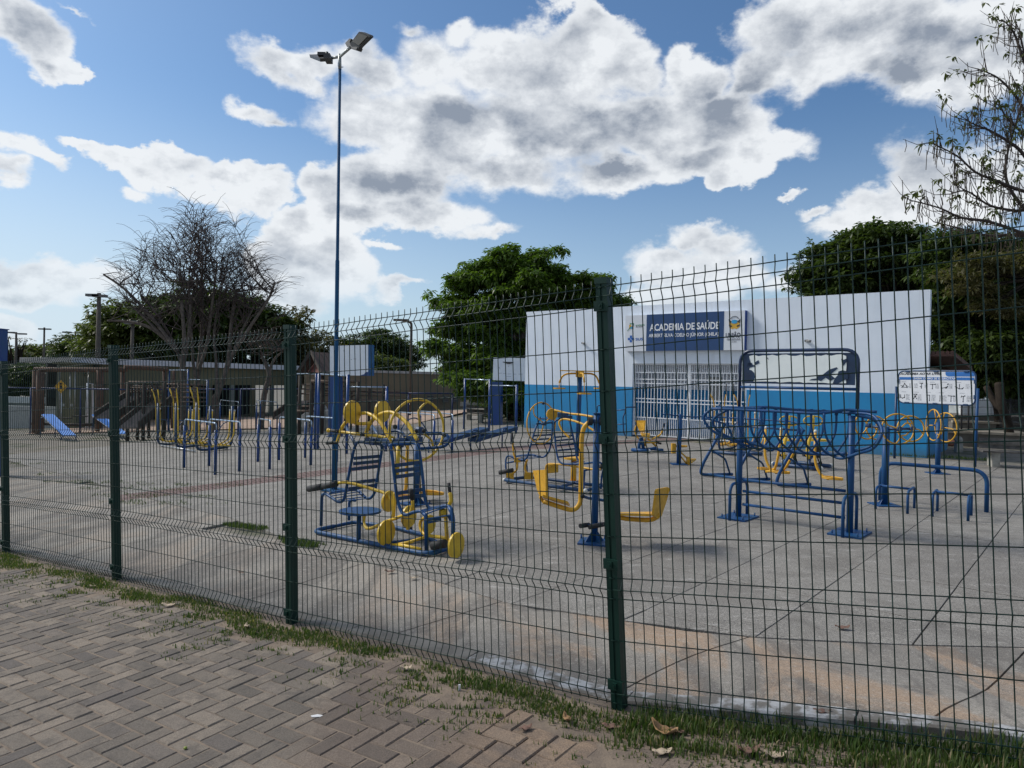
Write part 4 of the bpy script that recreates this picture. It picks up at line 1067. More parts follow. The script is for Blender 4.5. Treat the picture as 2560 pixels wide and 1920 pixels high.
# back uprights of the frame left and right of the wheel
T('brace', BLUED, mach, [mA(480,480,.9), mA(572,640,.3)], 0.022, 8); T('brace', BLUED, mach, [mA(690,490,1.0), mA(760,600,.5)], 0.022, 8)
T('front_stay', YEL, mach, [mA(895,640,.25), mA(885,780,.22), mA(880,870,.2)], 0.030, 10)
# yellow arms with round pads
def ytube(name, pts, r=0.021, m=YEL, n=10): return T(name, m, mach, spl(pts, 5), r, n)
a1 = ytube('pad_arm', [mS_ for mS_ in (WP(kS(1235,1130), P1+E2*.3, P2+E2*.3), WP(kS(1330,1125), P1+E2*.3, P2+E2*.3), WP(kS(1450,1180), P1+E2*.3, P2+E2*.3), WP(kS(1560,1290), P1+E2*.3, P2+E2*.3), WP(kS(1650,1450), P1+E2*.3, P2+E2*.3), WP(kS(1710,1560), P1+E2*.3, P2+E2*.3))], 0.026)
def mS(x, y, t): return WP(kS(x, y), P1+E2*t, P2+E2*t)
ytube('pad_arm', [mS(1345,1500,.35), mS(1325,1420,.35), mS(1380,1290,.35), mS(1470,1180,.35), mS(1600,1120,.35), mS(1720,1115,.35), mS(1830,1170,.35), mM(880,500,.35), mM(960,620,.35), mM(1040,760,.35)], 0.027)
ytube('pad_arm', [mS(1030,1240,.05), mS(960,1330,.05), mS(915,1440,.05), mS(880,1570,.05)], 0.024)
ytube('pad_bar', [mS(1150,1275,.2), mS(1250,1285,.25), mS(1410,1275,.33)], 0.024)
ytube('lever', [mS(740,1385,.0), mS(950,1410,.05), mS(1150,1440,.1), mS(1330,1455,.2), mS(1500,1475,.3), mS(1640,1500,.35)], 0.021)
b = MB(); b.tube([mS(790,1392,.0), mS(910,1405,.03)], 0.024, 10); b.tube([mS(1230,1445,.12), mS(1320,1455,.2)], 0.024, 10); b.build('lever_sleeve', BLK, mach)
b = MB(); b.ball(mS(745,1388,.0), 0.032); b.ball(mS(1345,1450,.3), 0.034); b.build('end_knob', YEL, mach)
T('hand_grip', BLK, mach, [mS(715,1583,.0), mS(870,1572,.04)], 0.024, 10)
dn = E1.normalized(); dn = (dn+V((0.38, 0.0, 0))).normalized()
def pad(x, y, t, rx, ry, kk=kA):
    c = WP(kk(x, y), P1+E2*t, P2+E2*t); D = c.y; r = ry/FPX*D
    b = MB(); b.disc(c, dn, r, 0.02, 28, rz=r); return b.build('round_pad', YEL, mach)
s_ = 1/3.0167
pad(545, 393, .12, 0, 88*s_); pad(772, 388, .5, 0, 83*s_); pad(800, 1302, .02, 0, 96*s_); pad(1328, 1398, .12, 0, 98*s_)
pad(822, 1065, .45, 0, 80*s_); pad(972, 1180, .5, 0, 83*s_); pad(1125, 1240, .42, 0, 72*s_)
# lower yellow levers
ytube('foot_lever', [mA(430,930,.1), mA(500,922,.15), mA(600,945,.25), mA(700,975,.35), mA(790,1005,.4), mA(840,1060,.4), mA(855,1140,.4), mA(850,1190,.4)], 0.023)
T('foam_roller', BLK, mach, [mA(218, 972, 0), mA(320, 955, .02)], 0.048, 12); T('foam_roller', BLK, mach, [mA(318, 955, .02), mA(425, 935, .05)], 0.042, 12)
ytube('swing_lever', [mA(640,1165,.6), mA(632,1220,.6), mA(650,1265,.55), mA(690,1268,.5), mA(740,1245,.4), mA(840,1205,.25), mA(940,1168,.2), mA(985,1145,.2), mA(1000,1100,.2), mA(1000,1060,.2)], 0.023)
T('hand_grip', BLK, mach, [mA(985, 975, .1), mA(1000, 1055, .15)], 0.030, 10)
ytube('hanger', [mA(855,1200,.4), mA(862,1100,.4), mA(865,1000,.4)], 0.022)
ytube('swing_lever', [mA(1110,1180,.45), mA(1065,1210,.45), mA(1058,1260,.45), mA(1085,1310,.42), mA(1130,1325,.4), mA(1200,1335,.35), mA(1262,1345,.3)], 0.022)
T('foot_bar', YEL, mach, [mA(1000, 1370, .1), mA(840, 1400, .0)] , 0.02, 8)
T('foot_bar', YEL, mach, [mN(560,1300,.02), mN(800,1330,.0), mN(1100,1390,.02)], [0.012,0.024,0.018], 8)
T('foot_bar', YEL, mach, [mN(740,1310,.06), mN(1250,1150,.4)], 0.02, 8)
T('drop_arm', YEL, mach, [mN(1545,730,.36), mN(1555,1000,.33), mN(1575,1260,.28)], 0.024, 8)
b = MB(); b.box(mN(1500,740,.33), .10, .02, .09, E1); b.disc(mN(1500,725,.3), E1, .03, .05, 10); b.build('pivot_bracket', YEL, mach)
T('foam_roller', BLK, mach, [mN(1300,1330,.12), mN(1545,1290,.2)], 0.052, 12)
T('handle', YEL, mach, spl([mN(1610,590,.36), mN(1640,520,.36), mN(1635,430,.36), mN(1620,375,.36)], 4), 0.024, 8)
T('hand_grip', BLK, mach, [mN(1622,380,.36), mN(1598,195,.36)], 0.022, 8)
ytube('pad_stem', [mN(880,640,.5), mN(850,800,.5), mN(860,950,.5), mN(865,1040,.5)], 0.026)
b = MB(); b.disc(flo(G(kN(865,1075)), .03), UZ, .05, .05, 12); b.build('pivot_foot', BLK, mach)
# big wheel
wc = mA(1036, 530, .75); wr = 233/3.0167/FPX*wc.y
wn = V((0.60, -0.80, 0.0))
def wheel(par, c, n, Rr, r, m, spokes=3, ph=0.5, hub=True, bend=0.28, knobs=True, up_=UZ):
    n = n.normalized(); a = (up_-n*up_.dot(n)).normalized(); bb = n.cross(a)
    b = MB(); b.ring(c, n, Rr, r, 40, 8); w = b.build('wheel_rim', m, par)
    f = lambda ang, q, d=0: c+(a*math.cos(ang)+bb*math.sin(ang))*Rr*q+n*d
    for i in range(spokes):
        A = ph+i*2*math.pi/spokes
        b = MB(); b.tube(spl([f(A, .98), f(A+bend, .66), f(A+bend*1.1, .33, .03), f(A, 0.02, .05)], 4), r*0.85, 7); b.build('spoke', m, par)
    if hub:
        b = MB(); b.disc(c+n*.05, n, r*2.2, .07, 12); b.build('hub', BLUED, par)
wheel(mach, wc, wn, wr, 0.0185, YEL, 3, -0.35)
b = MB(); b.ball(mM(688, 556, .5), 0.032); b.ball(mM(1148, 618, .6), 0.03); b.ball(mM(1470, 692, .9), 0.03); b.ball(mM(1020,625,.6), .03); b.build('grip_knob', BLK, mach)
b = MB(); b.box(mM(320, 785, .3), .16, .09, .07, E1); b.box(mM(590, 800, .3), .12, .08, .06, E1); b.box(mM(720, 850, .3), .18, .03, .03, E1); b.box(mM(1000, 770, .45), .16, .08, .08, E1); b.build('bearing', BLUED, mach)
# mast with standing pads behind (second machine of the pair)
mb = G(kN(1010, 578)); mt = up(mb, kM(0, 770)[1])
m2 = thing('surf_post', 'round blue post with yellow hanging legs and footplates directly behind the twin seat station', 'gym machine', mb)
T('post', BLUE, m2, [mb, mt], 0.058, 18)
b = MB(); b.box(mb+UZ*0.008, .34, .34, .016, E1)
for sx in (-.13,.13):
    for sy in (-.13,.13): b.tube([mb+FU*sx+FN*sy, mb+FU*sx+FN*sy+UZ*.05], .012, 6)
b.build('base_plate', BLUE, m2)
for k in range(4):
    a = k*math.pi/2+.6; d = V((math.cos(a), math.sin(a), 0)); b = MB(); b.prism([mb+d*.035+UZ*.016, mb+d*.12+UZ*.016, mb+d*.035+UZ*.12], d.cross(UZ)*.008); b.build('gusset', BLUE, m2)
D = mb.y
T('hanging_leg', YELO, m2, spl([P(kM(888,830), D-.1), P(kM(880,1000), D-.1), P(kM(870,1300), D-.15), P(kM(862,1500), D-.15), P(kM(848,1580), D-.15)], 4), [.03]*8+[.03]*9, 9)
T('hanging_leg', YELO, m2, spl([P(kM(1070,1160), D+.1), P(kM(1072,1400), D+.12), P(kM(1085,1560), D+.12), P(kM(1110,1600), D+.12)], 4), .028, 9)
def footplate(par, c, ax, L, Wd, m, tilt=0.0):
    ax = ax.normalized(); ay = UZ.cross(ax); b = MB(); n = 16
    prof = [(math.cos(2*math.pi*i/n)*L/2*(1.0 if math.cos(2*math.pi*i/n) > 0 else 1.0), math.sin(2*math.pi*i/n)*Wd/2*(1.0-0.18*abs(math.cos(2*math.pi*i/n)))) for i in range(n)]
    b.prism([c+ax*x+ay*y+UZ*(-0.03) for x, y in prof], UZ*0.012)
    b.tube([c+ax*x*1.02+ay*y*1.02 for x, y in prof], 0.012, 6, closed=True)
    b.tube([c+ax*x*1.0+ay*y*1.0-UZ*.02 for x, y in prof], 0.012, 6, closed=True)
    return b.build('footplate', m, par)
footplate(m2, P(kN(1290,365), D+.05), V((1,-.2,0)), .34, .17, YELO); footplate(m2, P(kN(1215,345), D+.25), V((1,-.2,0)), .3, .16, YELO); footplate(m2, P(kN(770,430), D-.2), V((1,.3,0)), .34, .15, YELO)

# ================================================================== PENDULUM SEAT POST (right of centre)
q0 = G(kB(912, 1522)); D = q0.y; pt = up(q0, kB(0, 490)[1])
pe = thing('twin_seat_press', 'blue post with two low yellow swing seats, behind the nearest fence post', 'gym machine', q0)
T('post', BLUE, pe, [q0, pt], 0.045, 20)
b = MB(); b.disc(pt+UZ*.003, UZ, .045, .01, 20, upv=V((0,1,0))); b.build('post_cap', BLUE, pe)
b = MB(); b.box(q0+UZ*0.009, .30, .30, .018, V((1,-.25,0)))
for sx in (-.12,.12):
    for sy in (-.12,.12): b.tube([q0+V((sx,sy,0)), q0+V((sx,sy,.055))], .012, 6)
b.build('base_plate', BLUE, pe)
for k in range(4):
    a = k*math.pi/2+.5; d = V((math.cos(a), math.sin(a), 0)); b = MB(); b.prism([q0+d*.03+UZ*.018, q0+d*.11+UZ*.018, q0+d*.03+UZ*.12], d.cross(UZ)*.008); b.build('gusset', BLUE, pe)
f = lambda x, y, dD=0.0: P(kB(x, y), D+dD)
T('swing_arm', YELO, pe, rc([f(880,552,-.02), f(812,612), f(804,1150,-.02), f(800,1210,-.03), f(750,1268,-.03), f(640,1238,-.03), f(505,1190,-.03)], .16, 6), 0.031, 12)
b = MB()
seat = [f(700,1238,-.15), f(715,1258,.12), f(505,1196,.14), f(500,1183,-.15)]
b.prism([x+UZ*.035 for x in seat], UZ*.022); b.build('seat', YELO, pe)
b = MB(); bp = [f(420,945,.14), f(522,938,-.16), f(524,1148,-.16), f(475,1150,.0), f(455,1105,.12)]
b.prism(bp, V((.022,-.004,0))); b.build('backrest', YELO, pe)
T('seat_bracket', YELO, pe, rc([f(480,1150,0), f(495,1185,0), f(520,1205,0)], .03), .022, 8)
T('swing_arm', YELO, pe, rc([f(975,556,-.02), f(1040,640), f(1055,1150), f(1075,1290), f(1110,1325), f(1250,1338), f(1365,1342), f(1410,1320), f(1432,1290)], .12, 5), 0.030, 12)
b = MB(); seat = [f(1110,1330,-.14), f(1112,1316,.14), f(1372,1312,.14), f(1365,1335,-.14)]; b.prism([x+UZ*.03 for x in seat], UZ*.02); b.build('seat', YELO, pe)
b = MB(); bp = [f(1368,1302,-.15), f(1392,1110,-.15), f(1402,1092,-.13), f(1480,1078,.15), f(1500,1088,.16), f(1470,1200,.16), f(1432,1312,.12), f(1405,1335,.0)]
b.prism(bp, V((.022,.004,0))); b.build('backrest', YELO, pe)
for x in (880, 970):
    b = MB(); c = f(x, 553, -.02); b.disc(c, V((1,0,0)), .042, .045, 12); b.build('bearing', BLK, pe)
b = MB(); b.tube([f(880,552,-.02), f(975,556,-.02)], .03, 10); b.build('axle', BLUED, pe)
T('foot_bar', BLUE, pe, rc([f(820,1150,-.02), f(860,1165,.25), f(1000,1185,.3), f(1050,1200,.25)], .05), .02, 8)
for a, c in (((800,1388),(868,1378)), ((870,1398),(1010,1370))):
    b = MB(); b.tube([f(a[0],a[1],-.28), f(c[0],c[1],-.2)], .030, 12); b.build('foot_peg', BLK, pe)
T('peg_bar', BLUED, pe, [f(860,1385,-.24), f(925,1375,-.0)], .022, 8); T('peg_bar', BLUED, pe, [f(925,1375,0), f(1010,1368,-.2)], .022, 8)
b = MB(); b.ball(f(818,1150,-.05), .03); b.build('end_cap', BLK, pe)

# ================================================================== SECOND TWIN SEAT MACHINE
b0 = G(kB(195, 1045)); b1 = G(kB(840, 1135)); b2 = G(kB(975, 1095)); b3 = G(kB(400, 1020))
M1 = V((b1.x-b0.x, b1.y-b0.y, 0)); M2 = V((b3.x-b0.x, b3.y-b0.y, 0))
s2 = thing('seated_exercise_station', 'blue twin seat machine with one thin yellow wheel, standing behind the yellow swing seats', 'gym machine', b0)
def mB(x, y, t): return WP(kB(x, y), b0+M2*t, b1+M2*t)
T('base_rail', BLUED, s2, [flo(b0, .05), flo(b1, .05)], .036, 10)
T('base_rail', BLUED, s2, rc([flo(b0, .05), flo(b3, .05), flo(G(kB(760,1070)), .05), flo(b2, .05)], .08), .034, 10)
T('cross_rail', BLUED, s2, [flo(G(kB(620,1110)), .05), flo(G(kB(780,1060)), .05)], .03, 10)
T('cross_rail', BLUED, s2, [flo(b1, .05), flo(b2, .05)], .03, 10)
b = MB(); b.ball(flo(b0, .05), .042); b.ball(flo(b1, .05), .044); b.build('end_cap', CAPW, s2)
def bt(name, pts, r=.019, m=BLUE, k=5): return T(name, m, s2, spl([mB(*p) for p in pts], k), r, 8)
bt('seat_frame', [(480,518,.7),(440,620,.4),(400,760,.3),(375,840,.3),(340,860,.3),(290,850,.3),(240,830,.3),(212,840,.3),(205,900,.25),(215,1000,.2),(218,1040,.1)])
bt('seat_frame', [(460,530,.9),(560,540,.95),(578,600,.9),(560,760,.9),(530,820,.9),(490,840,.9),(410,820,.9),(280,832,.7)])
bt('seat_frame', [(700,520,.6),(595,560,.4),(600,700,.3),(615,820,.25),(640,880,.2),(700,895,.2),(830,890,.25),(940,880,.4),(985,910,.6),(970,1000,.7),(965,1090,.8)])
bt('seat_frame', [(610,545,.9),(700,530,1.),(735,640,.9),(760,760,.8),(775,850,.7),(800,880,.6)])
for y in (568, 663, 695, 735):
    x0 = 575; b = MB(); b.bar(mB(452-(y-560)*.28, y+6, .38), mB(572-(y-560)*.05, y-4, .9), .008, .026); b.build('back_slat', BLUED, s2)
for y in (672, 700, 740, 778, 830):
    b = MB(); b.bar(mB(603+(y-650)*.13, y+8, .3), mB(735+(y-650)*.2, y-6, .9), .008, .026); b.build('back_slat', BLUED, s2)
for k in range(4):
    b = MB(); b.bar(mB(225+k*35, 850+k*3, .3), mB(400+k*42, 816+k*6, .9), .026, .008); b.build('seat_slat', BLUE, s2)
    b = MB(); b.bar(mB(700+k*50, 893, .22), mB(790+k*45, 872+k*3, .7), .026, .008); b.build('seat_slat', BLUE, s2)
bt('leg', [(215,885,.25),(300,872,.4),(370,880,.8),(372,1015,.9)], .018, BLUE, 3)
bt('leg', [(835,940,.3),(828,1050,.3),(825,1120,.1)], .02); bt('leg', [(830,945,.3),(900,935,.5),(970,940,.7)], .018)
wc2 = mB(490, 568, .5); wheel(s2, wc2, V((.70,-.72,.02)), 165/3.191/FPX*wc2.y, .015, YELO, 3, 0.6)
b = MB(); b.ball(mB(505,410,.5), .03); b.build('grip_knob', BLK, s2)
bt('arm', [(555,520,.6),(570,475,.6),(600,466,.6),(700,490,.6),(800,500,.5),(905,518,.4)], .022, YELO)
bt('arm', [(715,685,.3),(660,630,.3),(632,570,.3),(650,540,.3),(710,540,.3),(820,575,.25),(920,635,.2)], .022, YELO)
b = MB(); b.disc(mB(575,495,.6), V((.3,-1,0)), .09, .04, 16); b.build('cam_plate', YELO, s2)
b = MB(); b.box(mB(660,505,.5), .16, .1, .07); b.box(mB(710,520,.5), .1, .05, .05); b.build('bearing', BLUED, s2)
bt('foot_lever', [(525,1060,.5),(525,930,.4),(545,895,.35),(620,895,.3),(760,912,.25),(900,935,.2),(960,935,.2)], .02, YELO)
b = MB(); b.box(mB(580,930,.3), .17, .03, .13, V((1,.15,.1))); b.build('foot_pad', YELO, s2)
bt('hand_lever', [(262,720,.3),(268,800,.3),(282,850,.3),(298,880,.3),(292,940,.25),(260,968,.2),(235,975,.2)], .021, YELO)
T('hand_grip', BLK, s2, [mB(255,640,.3), mB(263,725,.3)], .022, 8)
T('foam_roller', BLK, s2, [mB(155,962,.1), mB(262,942,.2)], .045, 12)
b = MB(); b.box(mB(240,990,.2), .12, .03, .1); b.box(mB(298,862,.3), .1, .05, .07); b.build('foot_pad', YELO, s2)
bt('foot_lever', [(378,860,.6),(362,900,.6),(365,950,.6),(400,985,.6)], .022, YELO); b = MB(); b.box(mB(390,988,.6), .14, .03, .11); b.build('foot_pad', YELO, s2)
bt('grip', [(960,915,.5),(1000,912,.5)], .045, BLK, 2)

# ================================================================== TRIPLE HANGING DISC POST
q0 = G(kB(772, 1045)); q0 = G(kB(745, 1040)); D = q0.y
td = thing('hanging_disc_post', 'tall blue post with three yellow discs hanging from its curved arms', 'gym machine', q0)
f = lambda x, y, dD=0.0: P(kB(x, y), D+dD)
mastb = G(kB(776, 840)); D = mastb.y
T('post', BLUE, td, [mastb, f(797, 190)], .065, 16)
hubp = f(797, 178)
b = MB(); b.disc(hubp, UZ, .09, .12, 14, upv=V((0,1,0))); b.build('hub', YELO, td)
for (x1, y1, dd, yd, rr) in ((632,245,.1,290,50),(832,240,-.8,332,58),(952,250,.2,290,45)):
    e = f(x1, y1, dd); mid = f(797+(x1-797)*.8, 172, dd*.85)
    T('arm', YELO, td, rc([hubp+UZ*.02, mid, e], .22, 6), .026, 8)
    c = f(x1, yd, dd); T('rod', YELO, td, [e, c], .012, 6)
    b = MB(); b.disc(c, UZ, rr/3.191/FPX*(D+dd), .03, 24, upv=V((0,1,0))); b.build('disc', YELO, td)
b = MB(); b.box(hubp+UZ*.07, .85, .16, .02, V((1,.15,0))); b.build('top_plate', YELO, td)
# yellow waist stool at its foot
q0 = G(kB(745, 1040)); D = q0.y; wz = thing('waist_twist_stool', 'low yellow waist twister stool with round top beside the second twin seat machine', 'gym machine', q0)
tp = up(q0, kB(0, 852)[1]); T('column', YELO, wz, [q0, tp], .06, 12); b = MB(); b.disc(tp+UZ*.01, UZ, .165, .03, 24, upv=V((0,1,0))); b.build('disc', YELO, wz)
b = MB(); b.box(q0+UZ*.01, .22, .22, .02); b.build('base_plate', YELO, wz)

RS = 0.76

# ================================================================== BASKET-LIKE HANGING HOOP STATION WITH FRAMED PANEL
L0 = G(kC(440, 1340)); R0 = G(kC(1278, 1462))
ra = V((R0.x-L0.x, R0.y-L0.y, 0)); rax = ra.normalized(); rp = V((-rax.y, rax.x, 0)); rp = rp if rp.y > 0 else -rp
hs = thing('hoop_station', 'blue frame of hanging hoops carrying a framed panel whose print has peeled away', 'gym machine', L0)
fc = lambda x, y, t=0.0: WP(kC(x, y), L0+rp*t, R0+rp*t)
Lt, Rt = up(L0, kC(0, 530)[1]), up(R0, kC(0, 572)[1])
hh = (Lt.z-L0.z+Rt.z-R0.z)/2; Lt = L0+UZ*hh; Rt = R0+UZ*hh
for p_, t_ in ((L0, Lt), (R0, Rt)):
    T('post', BLUE, hs, [p_, t_], .046, 18)
    b = MB(); b.box(p_+UZ*.009, .34, .46, .018, rax)
    for sx in (-.13, .13):
        for sy in (-.18, .18): b.tube([p_+rax*sx+rp*sy, p_+rax*sx+rp*sy+UZ*.055], .012, 6)
    b.build('base_plate', BLUE, hs)
    sft = rax*-.05
    T('foot_hoop', BLUE, hs, rc([p_-rp*.26+sft*0, p_-rp*.26+UZ*.43, p_+rp*.26+UZ*.43, p_+rp*.26], .12, 5), .024, 9)
WAL = (Rt-Lt).length
def hp(s, t, z): return L0+rax*s+rp*t+UZ*z+UZ*((R0.z-L0.z)*s/WAL)
for z in ((0.82, .0), (0.53, .0), (0.25, .0)):
    zz = fc(460, {0.82:1052, 0.53:1137, 0.25:1237}[z[0]]).z-L0.z
    T('cross_rail', BLUE, hs, [hp(.05, 0, zz), hp(WAL-.05, 0, zz)], .022, 9)
# two top rails and the hoops hung between them
wd = 0.30; zt = hh+0.0
T('top_rail', BLUE, hs, spl([hp(-.34, -.12, zt+.0), hp(-.2, -wd, zt+.02), hp(.2, -wd, zt+.02), hp(WAL/2, -wd, zt+.02), hp(WAL-.25, -wd, zt+.02), hp(WAL-.05, -.05, zt+.06), hp(WAL+.25, -.02, zt+.05)], 6), .022, 9)
T('top_rail', BLUE, hs, spl([hp(-.3, -.05, zt+.01), hp(-.1, .06, zt+.02), hp(.25, .12, zt+.05), hp(WAL/2, wd*.55, zt+.03), hp(WAL-.1, wd*.4, zt+.03)], 6), .022, 9)
zlow = zt-0.46
SPC = WAL/9.2
for k in range(9):
    s = -.04+k*SPC; w2 = SPC*1.95
    pts = [hp(s, -wd, zt+.02), hp(s+.003, -wd*.98, zt-.13), hp(s+.025, -wd*.85, zt-.26), hp(s+w2*.28, -wd*.4, zlow+.07), hp(s+w2*.56, 0, zlow+.005), hp(s+w2*.78, wd*.25, zlow+.10), hp(s+w2*.95, wd*.5, zt-.24), hp(s+w2, wd*.55, zt-.11), hp(s+w2, wd*.55, zt+.02)]
    T('hoop', BLUE, hs, spl(pts, 5), .0175, 8)
    b = MB(); b.tube([hp(s+w2, wd*.55, zt-.01), hp(s+w2, wd*.55, zt+.05)], .026, 8); b.build('collar', BLUE, hs)
T('low_rail', BLUE, hs, spl([hp(-.02, 0, zlow+.12), hp(.2, .02, zlow+.06), hp(WAL/2, .02, zlow+.01), hp(WAL-.3, .02, zlow+.01), hp(WAL-.05, .0, zlow+.04)], 5), .026, 9)
# end sweeps
T('end_loop', BLUE, hs, spl([hp(.25, .05, zt+.03), hp(-.15, -.05, zt+.03), hp(-.33, -.1, zt+.0), hp(-.42, -.12, zt-.10), hp(-.34, -.1, zt-.24), hp(-.15, -.05, zlow+.12), hp(.12, 0, zlow+.03)], 6), .022, 9)
T('end_loop', BLUE, hs, spl([hp(-.1, -.2, zt-.0), hp(-.22, -.22, zt-.08), hp(-.26, -.2, zt-.17), hp(-.18, -.15, zt-.28), hp(.02, -.05, zlow+.09)], 6), .022, 9)
T('end_loop', BLUE, hs, spl([hp(WAL-.1, 0, zt+.03), hp(WAL+.20, -.06, zt+.02), hp(WAL+.33, -.2, zt-.08), hp(WAL+.36, -.28, zt-.18), hp(WAL+.28, -.25, zt-.32), hp(WAL+.1, -.1, zlow+.06), hp(WAL-.12, 0, zlow-.02), hp(WAL-.3, .05, zlow+.05)], 6), .022, 9)
T('end_loop', BLUE, hs, spl([hp(WAL+.02, .1, zt-.0), hp(WAL+.2, .08, zt-.04), hp(WAL+.29, .02, zt-.17), hp(WAL+.2, 0, zt-.32), hp(WAL+.02, 0, zlow+.07)], 6), .022, 9)
# framed panel
fb = [fc(448, 345), fc(1297, 380)]; ft = [fc(448, 78), fc(1310, 76)]
ztop_ = (ft[0].z-L0.z+ft[1].z-R0.z)/2; zbo = (fb[0].z-L0.z+fb[1].z-R0.z)/2
s0_, s1_ = -.02, WAL+.05
PFR = mat('panel_frame_blue', (0.006, 0.018, 0.05), (0.008, 0.03, 0.09), 3, 0.35)
T('panel_frame', PFR, hs, rc([hp(s0_, 0, hh), hp(s0_, 0, ztop_), hp(s1_, 0, ztop_), hp(s1_, 0, hh)], .16, 6), .026, 10)
T('panel_rail', BLUE, hs, [hp(s0_, 0, zbo), hp(s1_, 0, zbo)], .022, 9)
FN_ = -rp
def pp(x, z, d=0): return hp(s0_+.03+(s1_-s0_-.06)*x, -.0-d, zbo+.045+(ztop_-zbo-.08)*z)
b = MB(); rr = [pp(0.0,.0), pp(1.0,.0), pp(1.,.85), pp(.97,1.), pp(.03,1.), pp(0.,.85)]; b.prism(rr, rp*.012); b.build('panel_back', mat('panel_navy_print', (0.006, 0.022, 0.06), (0.01, 0.045, 0.12), 3, 0.4), hs)
PALE = mat('peeled_pale_sheet', (0.80, 0.84, 0.82), (0.70, 0.75, 0.74), 2.5, 0.45)
b = MB(); random.seed(5)
edge = [(.06,.08)]
for i in range(1, 20): edge.append((.06+.86*i/20, .04+random.uniform(0, .035)))
edge += [(.93,.06),(.925,.3),(.93,.6),(.925,.9)]
for i in range(1, 20): edge.append((.93-.86*i/20, .93+random.uniform(-.03, .03)))
edge += [(.065,.92),(.075,.6),(.065,.35)]
b.prism([pp(x, z, .006) for x, z in edge], rp*.003); sheet = b.build('pale_sheet', PALE, hs)
FLK = mat('navy_flake', (0.010, 0.035, 0.09), (0.008, 0.02, 0.05), 5, 0.4)
def blot(pts):
    b = MB(); b.prism([pp(x, z, .0095) for x, z in pts], rp*.002); b.build('dark_flake', FLK, hs)
blot([(.03,.05),(.10,.02),(.125,.2),(.115,.36),(.09,.44),(.05,.47),(.03,.4)]); blot([(.05,.55),(.09,.60),(.095,.68),(.07,.70),(.05,.66)]); blot([(.05,.5),(.13,.58),(.085,.66),(.06,.9),(.05,.9)])
blot([(.115,.66),(.13,.62),(.165,.68),(.155,.78),(.135,.74)])
blot([(.68,.16),(.72,.11),(.76,.22),(.80,.12),(.84,.2),(.80,.32),(.86,.52),(.85,.55),(.79,.48),(.73,.30),(.70,.30)])
blot([(.82,.05),(.86,.03),(.90,.12),(.945,.2),(.94,.42),(.90,.46),(.865,.42),(.86,.3),(.84,.22)])
blot([(.895,.62),(.905,.6),(.93,.72),(.93,.82),(.905,.78),(.885,.82)]); blot([(.62,.13),(.70,.14),(.69,.2),(.64,.17)])
blot([(.23,.88),(.235,.88),(.25,.8),(.245,.8)])

# ================================================================== AIR WALKER BEHIND THE HOOPS
D0_ = G(kO(60, 1320)); D1_ = G(kO(700, 1380)); D2_ = G(kO(1370, 1500))
aw = thing('air_walker', 'blue A-frame walker with yellow hanging footplates, behind the blue hoop station', 'gym machine', D0_)
axw = V((D2_.x-D0_.x, D2_.y-D0_.y, 0)).normalized(); apw = V((-axw.y, axw.x, 0)); apw = apw if apw.y > 0 else -apw; LW = (D2_-D0_).length
def aq(s, t, z): return V((D0_.x, D0_.y, 0))+axw*s+apw*t+UZ*(z+zg(D0_.x+axw.x*s, D0_.y+axw.y*s))
hA = up(D0_, kO(0, 400)[1]).z-D0_.z
for s in (0, LW/2, LW):
    T('leg', BLUE, aw, rc([aq(s+.32, .25, hA), aq(s+.06, 0.0, .22), aq(s+.02, -.02, .04), aq(s+.12, .1, .035), aq(s+.30, .55, .035)], .10, 5), .036, 10)
    T('brace', BLUE, aw, rc([aq(s+.17, .1, hA*.5), aq(s+.28, .35, hA*.34), aq(s+.30, .48, .04)], .05), .022, 8)
T('base_rail', BLUE, aw, [aq(.12, .1, .04), aq(LW+.1, .1, .04)], .03, 9)
T('top_handle', BLUE, aw, rc([aq(.38, .2, hA), aq(.02, .05, hA+.10), aq(.05, .5, hA+.10), aq(LW*.6, .5, hA+.1), aq(LW+.05, .5, hA+.10), aq(LW+.34, .22, hA-.02)], .08, 4), .020, 8)
T('axle', BLUED, aw, [aq(.34, .25, hA-.02), aq(LW+.34, .25, hA-.02)], .022, 8)
for s in (.80, 1.65):
    for ss in (0, ):
        T('hanging_leg', YELO, aw, rc([aq(s+.3-LW*.0, .25, hA-.02), aq(s+.32, .2, .45), aq(s+.42, .2, .24), aq(s+.55, .2, .20)], .14, 5), .028, 9)
        footplate(aw, aq(s+.62, .15, .24), axw, .34, .16, YELO)
T('hanging_leg', YELO, aw, rc([aq(1.38, .25, hA-.02), aq(1.36, .2, .45), aq(1.30, .2, .22), aq(1.15, .2, .20)], .14, 5), .028, 9)
footplate(aw, aq(1.10, .3, .24), axw, .32, .16, YELO)
for s in (1.68, ):
    T('hanging_leg', YELO, aw, rc([aq(LW+.30, .25, hA-.02), aq(LW+.15, .2, .45), aq(LW+.02, .2, .24), aq(LW-.12, .2, .20)], .14, 5), .028, 9)
b = MB()
for s in (.6, 1.1, 1.38, 1.95): b.ball(aq(s, .25, hA-.02), .04)
b.build('end_knob', CAPW, aw)

